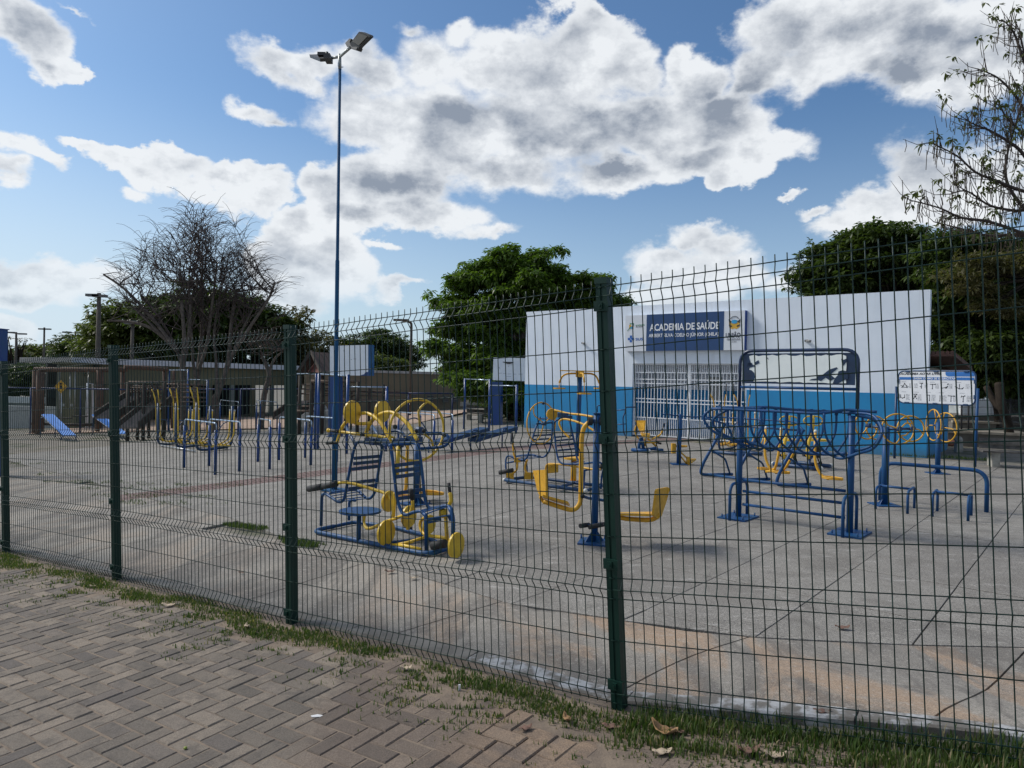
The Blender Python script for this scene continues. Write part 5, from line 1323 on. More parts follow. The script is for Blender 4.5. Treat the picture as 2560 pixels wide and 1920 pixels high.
# ================================================================== SKI WALKER (simple param model)
def ski(par, a, c, hp_=1.15, hh_=1.75, sc=1.0, m=YEL, w=.13):
    """one lane between floor points a (near/left post) and c (right post)"""
    d = V((c.x-a.x, c.y-a.y, 0)).normalized(); s = V((-d.y, d.x, 0)); za, zc = a.z, c.z
    q = lambda o_, t, z, k: V((o_.x, o_.y, o_.z))+d*t+s*k+UZ*z
    T('post', BLUED, par, rc([q(a,0,hp_,0), q(a,0,.12,0), q(a,.2,.06,0), q(c,-.2,.06,0), q(c,0,.12,0), q(c,0,hp_*.9,0)], .25, 6), .045*sc, 12)
    for k in (-w, w):
        T('arm', m, par, rc([q(a,-.12,hh_-.25,k*1.6), q(a,-.02,hp_*1.05,k), q(a,.02,.28,k), q(a,.3,.14,k), q(c,-.3,.14,k), q(c,-.02,.3,k), q(c,0,hp_*.8,k)], .22, 6), .024*sc, 8)
        T('hand_grip', BLK, par, [q(a,-.12,hh_-.25,k*1.6), q(a,-.14,hh_,k*1.65)], .021*sc, 8)
        
        for jq in (q(a,0,hp_*.88,k), q(c,0,hp_*.8,k)): b = MB(); b.ball(jq, .04); b.build('joint', CAPW, par)
        b = MB(); b.box(q(a,.75,.17,k), .34, .15, .03, d); b.build('footplate', m, par)
    T('hand_rail', BLUED, par, rc([q(a,.02,hp_*.62,0), q(a,.32,hp_*.62,0), q(a,.45,.15,0)], .18, 5), .018*sc, 7)
    T('hand_rail', BLUED, par, rc([q(c,-.02,hp_*.6,0), q(c,-.35,hp_*.52,0), q(c,-.48,.15,0)], .18, 5), .018*sc, 7)
A0, A2 = G(kR(310, 1185)), G(kR(965, 1300)); B2_ = G(kR(1570, 1235)); dd_ = B2_-A2
sk = thing('triple_ski_walker', 'triple ski walker with yellow arms and blue posts, left of the low blue bars', 'gym machine', A0)
for k in range(3):
    a = A0.lerp(A2, k/2)+V((-.12+.06*k, .05, 0)); a = V((a.x, a.y, zg(a.x, a.y))); c = a+dd_*1.12; c = V((c.x, c.y, zg(c.x, c.y)))
    ski(sk, a, c, 1.42, 2.12, 1.1)
T('base_rail', STEEL, sk, [A0+UZ*.05, A2+UZ*.05], .035, 8)
T('base_rail', BLUED, sk, [V((A0+dd_).to_tuple())+UZ*.05, B2_+UZ*.05], .035, 8)
A0, A2 = G(kO(300, 935)), G(kO(930, 1000)); dd_ = G(kO(1110, 975))-G(kO(930, 1000))
sk2 = thing('ski_walker', 'small yellow and blue ski walker standing in front of the barred entrance', 'gym machine', A0)
for k, x in enumerate((390, 800)):
    a = G(kO(x, 915)); ski(sk2, a, a+V((dd_.x, dd_.y, 0)).normalized()*1.1+V((.0,.25,0)), 1.15, 1.65, .8, YELO, .12)
T('base_rail', BLUED, sk2, [G(kO(290, 932))+UZ*.05, G(kO(955, 995))+UZ*.05], .05, 8); T('base_rail', BLUED, sk2, [G(kO(760, 930))+UZ*.05, G(kO(1140, 972))+UZ*.05], .05, 8)

# ================================================================== RIDING MACHINES (two, side by side)
def rider(bx, by, lab, x0):
    g = G(kP(bx, by)); D = g.y; t = thing('riding_machine', lab, 'gym machine', g, 'riding machines by the blue wall')
    f = lambda x, y, dD=0.0: P(kP(x0+x, y), D+dD)
    T('stem', YEL, t, rc([f(0,320,-.1), f(0,575,-.1), f(-60,780,-.1), f(-100,930,-.1), f(-120,1020,-.15), f(-95,1225,-.2)], .1, 4), .042, 10)
    T('handlebar', YEL, t, rc([f(-40,340,-.1), f(140,342,-.1), f(215,430,-.1), f(150,530,-.1), f(-20,530,-.1), f(-110,520,-.1), f(-215,440,-.1), f(-140,340,-.1), f(-30,340,-.1)], .13, 5), .018, 8)
    b = MB(); c = f(100, 850, .1); n = 16; b.prism([c+V((.22*math.cos(2*math.pi*i/n), .16*math.sin(2*math.pi*i/n), 0)) for i in range(n)], UZ*.04); b.build('saddle', YEL, t)
    for dx in (-22, 22): T('strut', BLK, t, [f(30+dx,930,.0), f(160+dx,1330,.05)], .018, 6)
    T('curved_leg', BLUED, t, spl([f(170,960,.1), f(150,1040,.1), f(90,1110,0), f(-30,1180,-.1), f(-70,1250,-.15), f(-85,1350,-.2)], 4), .036, 9)
    b = MB(); b.disc(f(60,1020,0), V((.2,-1,0)), .08, .08, 12); b.box(f(80,1090,0), .12, .08, .2); b.build('pivot', BLK, t)
    T('foot_bar', YELO, t, [f(-150,1140,-.15), f(-20,1150,-.1)], .02, 8)
    for x in (-190, 60): T('foot_peg', BLK, t, [f(x-20,1140,-.12), f(x+40,1150,-.1)], .035, 10)
    return t, f
t1, f1 = rider(540, 1370, 'left one of two yellow riding machines with oval handlebar by the blue wall', 600)
t2, f2 = rider(1050, 1420, 'right one of two yellow riding machines with oval handlebar by the blue wall', 1100)
bs = thing('machine_base', 'long low blue floor frame under the two yellow riding machines', 'gym machine base', G(kP(270, 1370)))
g_ = lambda x, y: G(kP(x, y))+UZ*.05
T('base_rail', BLUED, bs, [g_(275,1375), g_(1260,1485)], .05, 10); T('base_rail', BLUED, bs, [g_(495,1315), g_(1460,1425)], .05, 10)
for x in (560, 1060): T('cross_rail', BLUED, bs, [g_(x,1410+(x-560)*.12), g_(x+200,1340+(x-560)*.12)], .036, 8)
b = MB()
for q_ in ((270,1370),(1270,1480),(490,1310),(1470,1412)): b.ball(g_(*q_), .058)
b.build('end_cap', CAPW, bs)

# ================================================================== TALL WHEELS ON POSTS
def wheelpost(gq, topy, lab, wheels, name='shoulder_wheel_station'):
    g = G(gq); tp = up(g, topy); t = thing(name, lab, 'gym machine', g, 'shoulder wheel stations on blue posts')
    T('post', BLUE, t, [g, tp], .062, 16); b = MB(); b.disc(tp, UZ, .044, .01, 16, upv=V((0,1,0))); b.build('post_cap', BLUED, t)
    b = MB(); b.box(g+UZ*.008, .32, .32, .016); b.build('base_plate', BLUE, t)
    for k in range(4):
        a = k*math.pi/2+.5; d = V((math.cos(a), math.sin(a), 0)); b = MB(); b.prism([g+d*.03+UZ*.016, g+d*.10+UZ*.016, g+d*.03+UZ*.10], d.cross(UZ)*.008); b.build('gusset', BLUE, t)
    for (q, dD, n, r, ph) in wheels:
        c = P(q, g.y+dD); wheel(t, c, V(n), r, .015, YELO, 3, ph)
        h = V((g.x, g.y, c.z)); T('bracket', BLUED, t, [h, c], .022, 8)
    return t
wheelpost(kD(355, 1222), kD(0, 600)[1], 'blue post carrying four big yellow wheels in front of the blue wall', [
    (kD(208,590), .30, (.25,-.95,.15), .185, .2), (kD(290,606), .65, (.2,-.97,.12), .17, 1.2), (kD(462,615), -.15, (-.15,-.97,.1), .205, .9), (kD(565,612), .25, (-.1,-.98,.12), .18, 2.2)])
wheelpost(kD(778, 970), kD(0, 562)[1], 'blue post with two yellow wheels seen almost edge-on at the building corner', [
    (kD(745,582), .15, (.97,-.10,0), .30, 0.1), (kD(843,601), -.15, (-.97,-.15,0), .275, .1)])

# ================================================================== INSTRUCTION BOARD
gR = G(kD(1076, 917)); gL = G(kD(440, 850)); gL = V((0,0,0)); 
cL = P(kD(447, 300), gR.y*1.10); gL = V((cL.x, cL.y, zg(cL.x, cL.y)))
ib = thing('instruction_board', 'white board with exercise drawings headed ACADEMIA AO AR LIVRE between two blue posts', 'sign', gR)
bi = lambda q, d=0.0: WP(q, gL-V((0,d,0)), gR-V((0,d,0)))
tR = bi(kD(1100, 290)); tL = bi(kD(450, 275))
T('post', BLUE, ib, [gR, tR], .036, 10); T('post', BLUED, ib, [gL, tL], .036, 10)
TL, TR, BR_, BLq = bi(kY(160,150)), bi(kY(2020,185)), bi(kY(1990,990)), bi(kY(140,935))
exb = V((gR.x-gL.x, gR.y-gL.y, 0)).normalized(); Wb = (TR-TL).dot(exb)
z0b = (BR_.z+BLq.z)/2; z1b = (TL.z+TR.z)/2; Hb = z1b-z0b; ob = V((TL.x, TL.y, z0b)); nbv = V((exb.y, -exb.x, 0)); nbv = nbv if nbv.y < 0 else -nbv
slope = 0.0
def bp_(x, z, d=0.0): return ob+exb*(x*Wb)+UZ*(z*Hb)+nbv*d
rr = rc([bp_(0,.5), bp_(0,1), bp_(1,1), bp_(1,0), bp_(0,0), bp_(0,.5)], .09*Wb, 6)[:-1]
b = MB(); b.tube(rr, .022, 8, closed=True); b.build('frame', BLUED, ib)
BW = mat('board_sheet', (0.66, 0.68, 0.72), (0.60, 0.62, 0.66), 2, 0.4)
b = MB(); b.prism(rr, nbv*.006); b.build('board', BW, ib)
BBL = mat('print_blue', (0.012, 0.13, 0.42)); INK = mat('print_ink', (0.02, 0.022, 0.028)); INKG = mat('print_grey', (0.22, 0.23, 0.26)); INKR = mat('print_red', (0.35, 0.12, 0.09))
def brect(b, x0, z0, x1, z1, d=.009): b.prism([bp_(x0,z0,d), bp_(x1,z0,d), bp_(x1,z1,d), bp_(x0,z1,d)], nbv*.001)
b = MB(); brect(b, .015, .725, .985, .81, .008); b.build('blue_bar', BBL, ib)
b = MB(); b.prism([bp_(*p, .008) for p in ((.63,.97),(.95,.97),(.985,.93),(.985,.835),(.66,.835),(.64,.86),(.63,.9))], nbv*.001); b.build('blue_corner', BBL, ib)
place_text('heading', 'ACADEMIA AO AR LIVRE', INK, ib, bp_(.025,.875,.008), exb, UZ, .555*Wb, .075*Hb, .035, .25)
place_text('heading', 'SAIBA COMO SE EXERCITAR', TXW, ib, bp_(.215,.742,.012), exb, UZ, .55*Wb, .055*Hb, .015)
icons = {
 0: [((0,.5),(.35,.45)),((.35,.45),(.5,.95)),((.5,.95),(.7,.55)),((.7,.55),(1.,.3)),((.1,.1),(.35,.45)),((.15,.2),(.6,.2)),((.6,.2),(.95,.15)),((.75,.5),(.8,.1))],
 1: [((.1,1),(.9,1)),((.6,1),(.6,.1)),((.2,.4),(.6,.4))], 2: [((0,.85),(1,.85)),((.5,.95),(.5,0))],
 3: [((0,.15),(.6,.3)),((.55,.1),(.8,.45)),((.8,.8),(.95,.95)),((.3,.25),(.75,.2)),((.7,.1),(.9,.6))], 4: [((0,.5),(.25,.3)),((.25,.3),(.5,.1)),((.5,.1),(.8,.1)),((.8,.1),(1,.35)),((.5,.1),(.5,1))],
 5: [((.05,.8),(.05,.25)),((.05,.25),(.45,.1)),((.45,.1),(.95,.25)),((.95,.25),(.95,.8))], 6: [((.1,.9),(.9,.1)),((.9,.9),(.1,.1)),((.1,.9),(.9,.9)),((.2,.5),(.8,.5))],
 7: [((.1,1),(.1,.1)),((.1,1),(.8,.95)),((.8,.95),(.8,0))], 8: [((.5,1),(.5,0))], 9: [((0,.95),(1,.9)),((.5,.95),(.5,0))], 10: [((.5,.9),(.5,0)),((.1,1),(.5,.85)),((.5,.85),(.9,1)),((.1,1),(0,.7))]}
def icon(k, x0, z0, w, h):
    b = MB()
    for (ax_, az_), (bx_, bz_) in icons[k]: b.bar(bp_(x0+ax_*w, z0+az_*h, .009), bp_(x0+bx_*w, z0+bz_*h, .009), .001, .012, upv=UZ)
    for (ax_, az_), (bx_, bz_) in icons[k][:3]: b.disc(bp_(x0+bx_*w, z0+bz_*h, .009), nbv, .012, .001, 8)
    return b.build('drawing', INK, ib)
r1 = [(0,.035,.11),(1,.29,.05),(2,.43,.07),(3,.59,.08),(4,.75,.11)]
for k, x, w in r1: icon(k, x, .46, w, .16)
r2_ = [(5,.035,.06),(6,.215,.05),(7,.39,.05),(8,.555,.02),(9,.665,.08),(10,.83,.05)]
for k, x, w in r2_: icon(k, x, .13 if k < 7 else .10, w, .17)
random.seed(3); b = MB(); bg_ = MB(); br_ = MB()
for x in (.155,.225,.365,.505,.675,.885): 
    for i in range(5):
        for j in range(3): brect(b if random.random() < .5 else bg_, x+j*.016, .48+i*.03, x+j*.016+random.uniform(.004,.011), .492+i*.03)
for x in (.115,.275,.46,.60,.735,.90):
    for i in range(6):
        for j in range(3): brect(b if random.random() < .4 else bg_, x+j*.018, .10+i*.032, x+j*.018+random.uniform(.004,.013), .113+i*.032)
for x in (.045,.28,.43,.585,.76,.05,.22,.38,.55,.81): brect(bg_, x, .66 if x in (.045,.28,.43,.585,.76) else .345, x+.065, .666 if x in (.045,.28,.43,.585,.76) else .351)
b.build('small_print', INK, ib); bg_.build('small_print', INKG, ib)
b = MB()
for x, z in ((.1,.985),(.48,.985),(.86,.985),(.1,.015),(.48,.015),(.86,.015)): b.prism([bp_(x,z-.02,.01), bp_(x+.055,z-.02,.01), bp_(x+.055,z+.02,.01), bp_(x,z+.02,.01)], nbv*.02)
for z in (.3,.75): b.prism([bp_(-.01,z,.01), bp_(.012,z,.01), bp_(.012,z-.12,.01), bp_(-.01,z-.12,.01)], nbv*.02); b.prism([bp_(.985,z,.01), bp_(1.01,z,.01), bp_(1.01,z-.12,.01), bp_(.985,z-.12,.01)], nbv*.02)
b.build('clip', BLUED, ib)

# ================================================================== STRETCHING BAR AND TWO LOW FRAMES (right)
a = G(kD(320, 1183)); c = G(kD(1168, 1278)); h = up(c, kD(0, 985)[1]).z-c.z+.06
sb = thing('stretching_bar', 'long blue inverted U rail standing over two small blue foot frames', 'exercise bar', a)
T('rail', BLUE, sb, rc([a, a+UZ*h, c+UZ*h, c], .19, 7), .036, 12)
def lowframe(lab, q):
    pts = [G(kD(*p)) for p in q]; t = thing('push_up_frame', lab, 'exercise frame', pts[0], 'small blue push up frames')
    hz = .29
    T('end_hoop', BLUE, t, rc([pts[0], pts[0]+UZ*hz, pts[1]+UZ*hz, pts[1]], .10, 5), .022, 9)
    T('end_hoop', BLUE, t, rc([pts[2], pts[2]+UZ*hz, pts[3]+UZ*hz, pts[3]], .10, 5), .022, 9)
    T('hand_rail', BLUE, t, [pts[0].lerp(pts[1], .5)+UZ*hz, pts[2].lerp(pts[3], .5)+UZ*hz], .022, 9)
lowframe('left small blue frame under the long blue U rail', [(283,1253),(352,1222),(538,1291),(592,1247)])
lowframe('right small blue frame under the long blue U rail', [(735,1313),(776,1271),(1021,1349),(1046,1305)])

# ================================================================== ROWING SEAT, T-BAR POST
g = G(kQ(480, 1010)); D = g.y; rs = thing('rowing_seat', 'small yellow rowing seat with backrest in front of the white barred gate', 'gym machine', g)
f = lambda x, y, dD=0.0: P(kQ(x, y), D+dD)
b = MB(); b.prism([f(255,285,.15), f(470,285,-.1), f(450,550,-.1), f(360,555,.1)], V((.03,-.02,0))); b.build('backrest', YELO, rs)
b = MB(); b.prism([f(380,600,.15), f(600,625,.15), f(590,680,-.15), f(420,655,-.2)], UZ*.04); b.build('seat', YELO, rs)
T('arm', YELO, rs, spl([f(290,390,0), f(245,520,0), f(290,640,0), f(340,710,0)], 4), .022, 8)
T('arm', YELO, rs, spl([f(640,720,0), f(740,670,0), f(840,610,0), f(880,520,0)], 4), .026, 8)
T('hand_grip', BLK, rs, [f(870,540,0), f(935,350,0)], .02, 8)
T('link', YELO, rs, [f(470,800,0), f(760,790,-.1)], .03, 8); T('link', YELO, rs, [f(540,700,0), f(740,880,0)], .03, 8); T('link', YELO, rs, [f(480,700,0), f(490,880,0)], .03, 8)
T('foot_peg', BLK, rs, [f(760,800,-.1), f(860,820,-.1)], .032, 8)
T('stand', BLUE, rs, spl([f(400,680,0), f(350,850,0), f(360,950,0), f(470,960,0), f(620,945,0), f(745,920,0)], 4), .05, 10); T('stand', BLUE, rs, [f(400,680,0), f(450,950,0)], .05, 10)
T('base_rail', BLUE, rs, [G(kQ(180,1010))+UZ*.05, G(kQ(570,1045))+UZ*.05], .055, 10); T('base_rail', BLUE, rs, [G(kQ(640,985))+UZ*.05, G(kQ(890,1020))+UZ*.05], .045, 10)
b = MB(); b.ball(G(kQ(578,1042))+UZ*.05, .058); b.build('end_cap', CAPW, rs)
g = G(kQ(1260, 1300)); D = g.y; tb = thing('double_step_post', 'blue post with thin curved cross handle and yellow footplates beside the barred gate', 'gym machine', g)
f = lambda x, y, dD=0.0: P(kQ(x, y), D+dD); T('post', BLUE, tb, [g, f(1287, 145)], .06, 16)
b = MB(); b.box(g+UZ*.008, .3, .3, .016); b.build('base_plate', BLUE, tb)
T('cross_handle', BLUE, tb, spl([f(905,150,-.2), f(960,135,-.25), f(1100,165,-.1), f(1287,180,0), f(1450,195,.1), f(1620,208,.2), f(1760,200,.25), f(1825,180,.2)], 4), .018, 8)
T('link', YELO, tb, [f(1310,1020,0), f(1480,1180,0)], .02, 8); T('link', YELO, tb, [f(1310,1120,0), f(1450,1290,0)], .02, 8)
b = MB(); b.box(f(1480,1240,0), .06, .12, .2); b.build('hinge', YELO, tb); b = MB(); b.prism([f(1480,1195,.1), f(1660,1200,.1), f(1560,1275,-.1), f(1500,1250,-.1)], UZ*.03); b.build('footplate', YELO, tb)
b = MB(); b.box(f(1140,930,.1), .08, .1, .2); b.build('foot_pad', YELO, tb); T('link', YELO, tb, [f(1190,870,.1), f(1260,900,0)], .02, 8); footplate(tb, f(1330,868,.1), V((1,.1,0)), .22, .12, YELO)

# blue stretch ladder by the wall left of the gate
g = G(kB(1170, 690)); D = g.y; la = thing('wall_stretch_frame', 'thin dark blue curved ladder frame by the blue wall left of the gate', 'exercise frame', g)
f = lambda x, y, dD=0.0: P(kB(x, y), D+dD)
T('side_rail', BLUED, la, rc([f(1245,440), f(1160,440,0), f(1160,480), f(1140,520), f(1145,640), f(1172,690)], .06, 4), .025, 8)
T('side_rail', BLUED, la, rc([f(990,427,.6), f(935,427,.6), f(937,480,.6)], .06, 4), .022, 8)
T('side_rail', BLUED, la, [f(1245,440), f(1243,690)], .022, 8)
for y in (466, 580): T('rung', BLUED, la, [f(1085,y-0,.2), f(1160,y-6)], .02, 8)
# ================================================================== PULL-UP BARS
def pullup(lab, posts, bars_):
    P0 = [G(p) for p, _ in posts]; tops = [up(g, t) for g, (_, t) in zip(P0, posts)]
    t = thing('pull_up_bars', lab, 'exercise bars', P0[0], 'blue pull up bars')
    for g, tp in zip(P0, tops): T('post', NAVY, t, [g, tp], .05, 10)
    for i, j, y in bars_:
        a = up(P0[i], y[0]); c = up(P0[j], y[1]); T('bar', BARW, t, [a, c], .022, 8)
pullup('blue pull up bars of two heights at the left, in front of the bare trees', [(kF(292,955), kF(0,305)[1]), (kF(487,990), kF(0,303)[1]), (kF(690,1012), kF(0,408)[1])], [(0,1,(kF(0,312)[1],kF(0,312)[1])), (1,2,(kF(0,408)[1],kF(0,416)[1]))])
pullup('blue pull up bars of two heights left and right of the wide blue column', [(kF(1600,1090), kF(0,345)[1]), (kF(1812,1130), kF(0,345)[1]), (kF(1842,1140), kF(0,345)[1]), (kG(428,1160), kG(0,428)[1]), (kG(790,1138), kG(0,538)[1])], [(0,1,(kF(0,350)[1],kF(0,352)[1])), (2,3,(kF(0,352)[1],kG(0,442)[1])), (3,4,(kG(0,543)[1],kG(0,545)[1]))])
pullup('thin blue pull up bars around the blue column beside the blue and white building', [(kW(150,1300), kW(0,345)[1]), (kW(620,1342), kW(0,360)[1]), (kW(1128,1388), kW(0,465)[1])], [(0,1,(kW(0,358)[1],kW(0,378)[1])), (1,2,(kW(0,478)[1],kW(0,488)[1]))])
# ================================================================== LOW PARALLEL BARS
def ubar(lab, q0, q1, y0, y1, k=kF, r=.036, grp='low blue parallel bars'):
    a, c = G(k(*q0)), G(k(*q1)); t = thing('parallel_bar', lab, 'exercise bar', a, grp)
    ta, tc_ = up(a, k(0, y0)[1]), up(c, k(0, y1)[1])
    L = (tc_-ta).length
    T('post', NAVY, t, [a, ta-UZ*.14], r*1.15, 10); T('post', NAVY, t, [c, tc_-UZ*.14], r*1.15, 10)
    T('rail', BARW, t, rc([ta-UZ*.15, ta, tc_, tc_-UZ*.15], .12, 5), r*.62, 9)
    return a, c
ubar('nearest and leftmost low blue bar, in front of the ski walker', (455,1325),(780,1397), 822, 862)
ubar('low blue bar second in the front row, just right of the ski walker', (715,1307),(1030,1363), 820, 850)
ubar('low blue bar third in the front row, sharing its row centre', (1222,1263),(1342,1341), 815, 833)
ubar('low blue bar just left of the second fence post from the right, long one', (1440,1245),(1770,1297), 798, 835)
ubar('low blue bar behind the second fence post, ending at the wide blue column', (1712,1222),(2040,1262), 790, 812)
ubar('far low blue bar in front of the bare tree trunks', (828,910),(1015,985), 622, 640)
ubar('far low blue bar right of the bare tree trunks', (1205,925),(1242,962), 622, 634)
ubar('far low blue bar near the second fence post', (1240,962),(1420,945), 628, 645)
ubar('low blue bar seen through the yellow wheel', (905,1085),(1232,1150), 775, 800, kG, .034)
ubar('low blue bar right of the yellow wheel, beside the inclined benches', (1105,1040),(1400,1147), 765, 795, kG, .034)

RS = 0.72

# ================================================================== SIT-UP BENCHES
LBL = mat('light_blue_board', (0.055, 0.20, 0.56), (0.045, 0.17, 0.50), 3, 0.75, spec=0.25)
def situp(lab, k, top, bot, legs):
    gl = [G(k(*p)) for p in legs]
    a, b_ = up(gl[0], k(0, top[0][1])[1]), up(gl[1], k(0, top[1][1])[1])
    c, d = up(gl[2], k(0, bot[0][1])[1]), up(gl[3], k(0, bot[1][1])[1])
    t = thing('sit_up_bench', lab, 'exercise bench', gl[0], 'light blue sloping sit up benches')
    tA, tB = P(k(*top[0]), a.y), P(k(*top[1]), b_.y); tC, tD = P(k(*bot[0]), c.y), P(k(*bot[1]), d.y)
    b = MB(); b.prism([tA, tB, tD, tC], UZ*-.03); b.build('board', LBL, t)
    b = MB(); b.tube([tA-UZ*.05, tC-UZ*.05], .025, 6); b.build('side_rail', BLUED, t)
    b = MB(); b.tube([tB-UZ*.05, tD-UZ*.05], .025, 6); b.build('side_rail', BLUED, t)
    for g, p in zip(gl, (tA.lerp(tC,.12), tB.lerp(tD,.12), tC, tD)): T('leg', BLUED, t, rc([g, V((g.x, g.y, p.z-.08)), p-UZ*.03], .06), .032, 8)
situp('leftmost light blue sloping sit up bench, in front of the log swing frame', kT, [(665,1182),(850,1180)], [(1010,1522),(1218,1520)], [(642,1555),(878,1550),(972,1605),(1210,1605)])
situp('light blue sloping sit up bench half hidden by the third fence post', kU, [(315,1187),(482,1185)], [(735,1488),(885,1488)], [(332,1520),(478,1468),(745,1560),(868,1572)])
# dark blue inclined benches seen edge-on
def incl(lab, p0, p1, hoops):
    g0_ = G(kG(*hoops[0][0])); D = g0_.y; t = thing('inclined_bench', lab, 'exercise bench', g0_, 'dark blue inclined benches')
    a, c = P(kG(*p0), D-.2), P(kG(*p1), D+.5); s = V((.12, -.10, 0))
    b = MB(); b.prism([a-s, c-s, c+s, a+s], UZ*-.09); b.build('board', BLUED, t)
    for (q0, q1, yt) in hoops:
        u_, v_ = G(kG(*q0)), G(kG(*q1)); T('hoop', BLUED, t, rc([u_, up(u_, kG(0,yt)[1]), up(v_, kG(0,yt)[1]), v_], .15, 6), .026, 8)
incl('dark blue inclined bench nearest the yellow wheel', (1245,1042), (1700,915), [((1572,1130),(1658,1125),940)])
incl('dark blue inclined bench in front of the right hand blue column', (1590,1015), (1965,905), [((1862,1102),(1945,1070),925)])
g = G(kG(1230,1150)); ro = thing('roller_frame', 'round dark blue tube frame with black rollers right of the yellow wheel', 'gym machine', g)
D = g.y+.6; f = lambda x, y, d=0: P(kG(x, y), D+d)
T('frame', BLUED, ro, spl([f(920,960), f(980,860,.1), f(1060,830,.2), f(1120,870,.3), f(1170,950,.3), f(1190,1010,.3)], 5), .022, 8)
T('frame', BLUED, ro, spl([f(1140,1105), f(1290,1105), f(1360,1070), f(1368,1000), f(1330,970), f(1200,975)], 5), .022, 8)
T('leg', BLUED, ro, [f(1190,1000), G(kG(1185,1150))], .025, 8); T('leg', BLUED, ro, [f(930,960), G(kG(935,1150))], .025, 8)
T('roller', BLK, ro, [f(1255,1045), f(1345,1030)], .05, 10)

# ================================================================== BENCHES
BW_ = mat('bench_board', (0.12, 0.11, 0.10), (0.06, 0.055, 0.05), 8, 0.85, bump=0.4, bscale=40); CONC = mat('bench_concrete', (0.34, 0.33, 0.29), (0.2, 0.19, 0.17), 8, 0.85, bump=0.3, bscale=40)
g0_ = G(kV(1228, 1585)); bn1 = thing('park_bench', 'weathered grey plank bench on white concrete legs at the right edge', 'bench', g0_, 'plank benches on concrete legs')
dirb = V((.93,-.37,0)); nbk = V((.37,.93,0)); D = g0_.y
s0 = g0_-dirb*.18; hseat = up(g0_, kV(0,1370)[1]).z-g0_.z
for s in (.0, 1.9):
    b = MB(); c = g0_+dirb*s; b.box(c+UZ*hseat/2, .14, .18, hseat, dirb); b.box(c+nbk*.28+UZ*(hseat/2), .14, .14, hseat, dirb); b.box(c+nbk*.14+UZ*(hseat-.04), .14, .42, .07, dirb); b.build('leg', CONC, bn1)
for k in range(3):
    b = MB(); b.bar(g0_-dirb*.25+nbk*(-.06+k*.16)+UZ*(hseat+.02), g0_+dirb*2.2+nbk*(-.06+k*.16)+UZ*(hseat+.02), .14, .035); b.build('seat_plank', BW_, bn1)
hb0 = up(g0_, kV(0,1180)[1]).z-g0_.z
for z0_, z1_ in ((hseat+.05, hseat+(hb0-hseat)*.47), (hseat+(hb0-hseat)*.58, hb0)):
    b = MB(); q = [g0_-dirb*.2+nbk*.42+UZ*z0_, g0_+dirb*2.3+nbk*.42+UZ*z0_, g0_+dirb*2.3+nbk*.46+UZ*z1_, g0_-dirb*.2+nbk*.46+UZ*z1_]; b.prism(q, nbk*.035); b.build('back_plank', BW_, bn1)
g0_ = G(kG(1572, 845)); g1b = G(kG(1665, 870)); bn2 = thing('park_bench', 'grey plank bench standing in front of the small cream house', 'bench', g0_, 'plank benches on concrete legs')
D = g0_.y; f = lambda x, y, d=0: P(kG(x, y), D+d)
for q in ((1560, 845), (1665, 872)):
    g = G(kG(*q)); b = MB(); tpz = up(g, kG(0, 795)[1]).z-g.z; b.box(g+UZ*tpz/2, .16, .5, tpz, V((1,-.1,0))); b.build('leg', CONC, bn2)
for k in range(2): b = MB(); b.bar(f(1500,778,-.2+k*.25), f(1745,792,-.3+k*.25), .2, .04); b.build('seat_plank', BW_, bn2)
for y in (712, 752): b = MB(); b.prism([f(1535,y+22,.3), f(1745,y+32,.3), f(1745,y+2,.35), f(1535,y-6,.35)], V((0,.04,0))); b.build('back_plank', BW_, bn2)

# ================================================================== BLUE RAIL FENCE AROUND THE PLAYGROUND
RB = mat('dark_rail_blue', (0.006, 0.018, 0.09), (0.008, 0.03, 0.12), 5, 0.5)
rfp = [(-120,1062),(75,1085),(200,1082),(330,1080),(455,1076),(600,1072),(745,1068),(890,1066),(1020,1060),(1130,1052)]
rf_ = thing('playground_rail', 'low dark blue rail fence running along the far side of the plaza', 'fence', G(rfp[0]))
gps = [G(q) for q in rfp]; tps = [up(g, y) for g, y in zip(gps, (966,970,972,974,973,973,972,979,983,984))]
for g, t_ in zip(gps, tps): T('post', RB, rf_, [g, t_], .045, 8)
for a, c in zip(tps[:-1], tps[1:]):
    T('rail', RB, rf_, [a, c], .045, 8); ga = a-UZ*.5; gc_ = c-UZ*.5
gpt = thing('blue_pillar', 'plain blue steel pillar at the far left edge of the view', 'pillar', P((-12, 1100), 16)); 
gq = P((-12, 1100), 16); gz_ = zg(gq.x, gq.y); b = MB(); hz_ = P((5, 824), 16).z-gz_; b.box(V((gq.x+.02, 16, gz_+hz_/2)), .26, .26, hz_); b.build('shaft', NAVY, gpt)
b = MB(); b.box(V((gq.x+.02, 16, gz_+hz_+.01)), .30, .30, .02); b.build('cap', NAVY, gpt)

RS = 1.0
# ================================================================== PLAYGROUND: sand, log swing frame, log towers
sandm = mat('playground_sand', (0.38, 0.27, 0.20), (0.27, 0.20, 0.155), 1.2, 0.95, bump=0.5, bscale=12, coord='World')
b = MB(); pts = [G(q) for q in ((95,1088),(1000,1068),(990,1036),(560,1030),(330,1030),(60,1040))]
# finely divided sand sheet
rows = []
Rn = 10; Cn = 24
for j in range(Rn+1):
    for i in range(Cn+1):
        u_ = i/Cn; v_ = j/Rn; a = G((60+u_*960, 1085-u_*22)); c = a+V((-1.5+u_*4, 13, 0)); p = a.lerp(c, v_); rows.append(V((p.x, p.y, zg(p.x, p.y)+.012+.05*math.sin(math.pi*v_)*abs(math.sin(i*2.3+j)))))
b.add(rows, [(j*(Cn+1)+i, j*(Cn+1)+i+1, (j+1)*(Cn+1)+i+1, (j+1)*(Cn+1)+i) for j in range(Rn) for i in range(Cn)], True); struct(b.build('playground_sand', sandm))
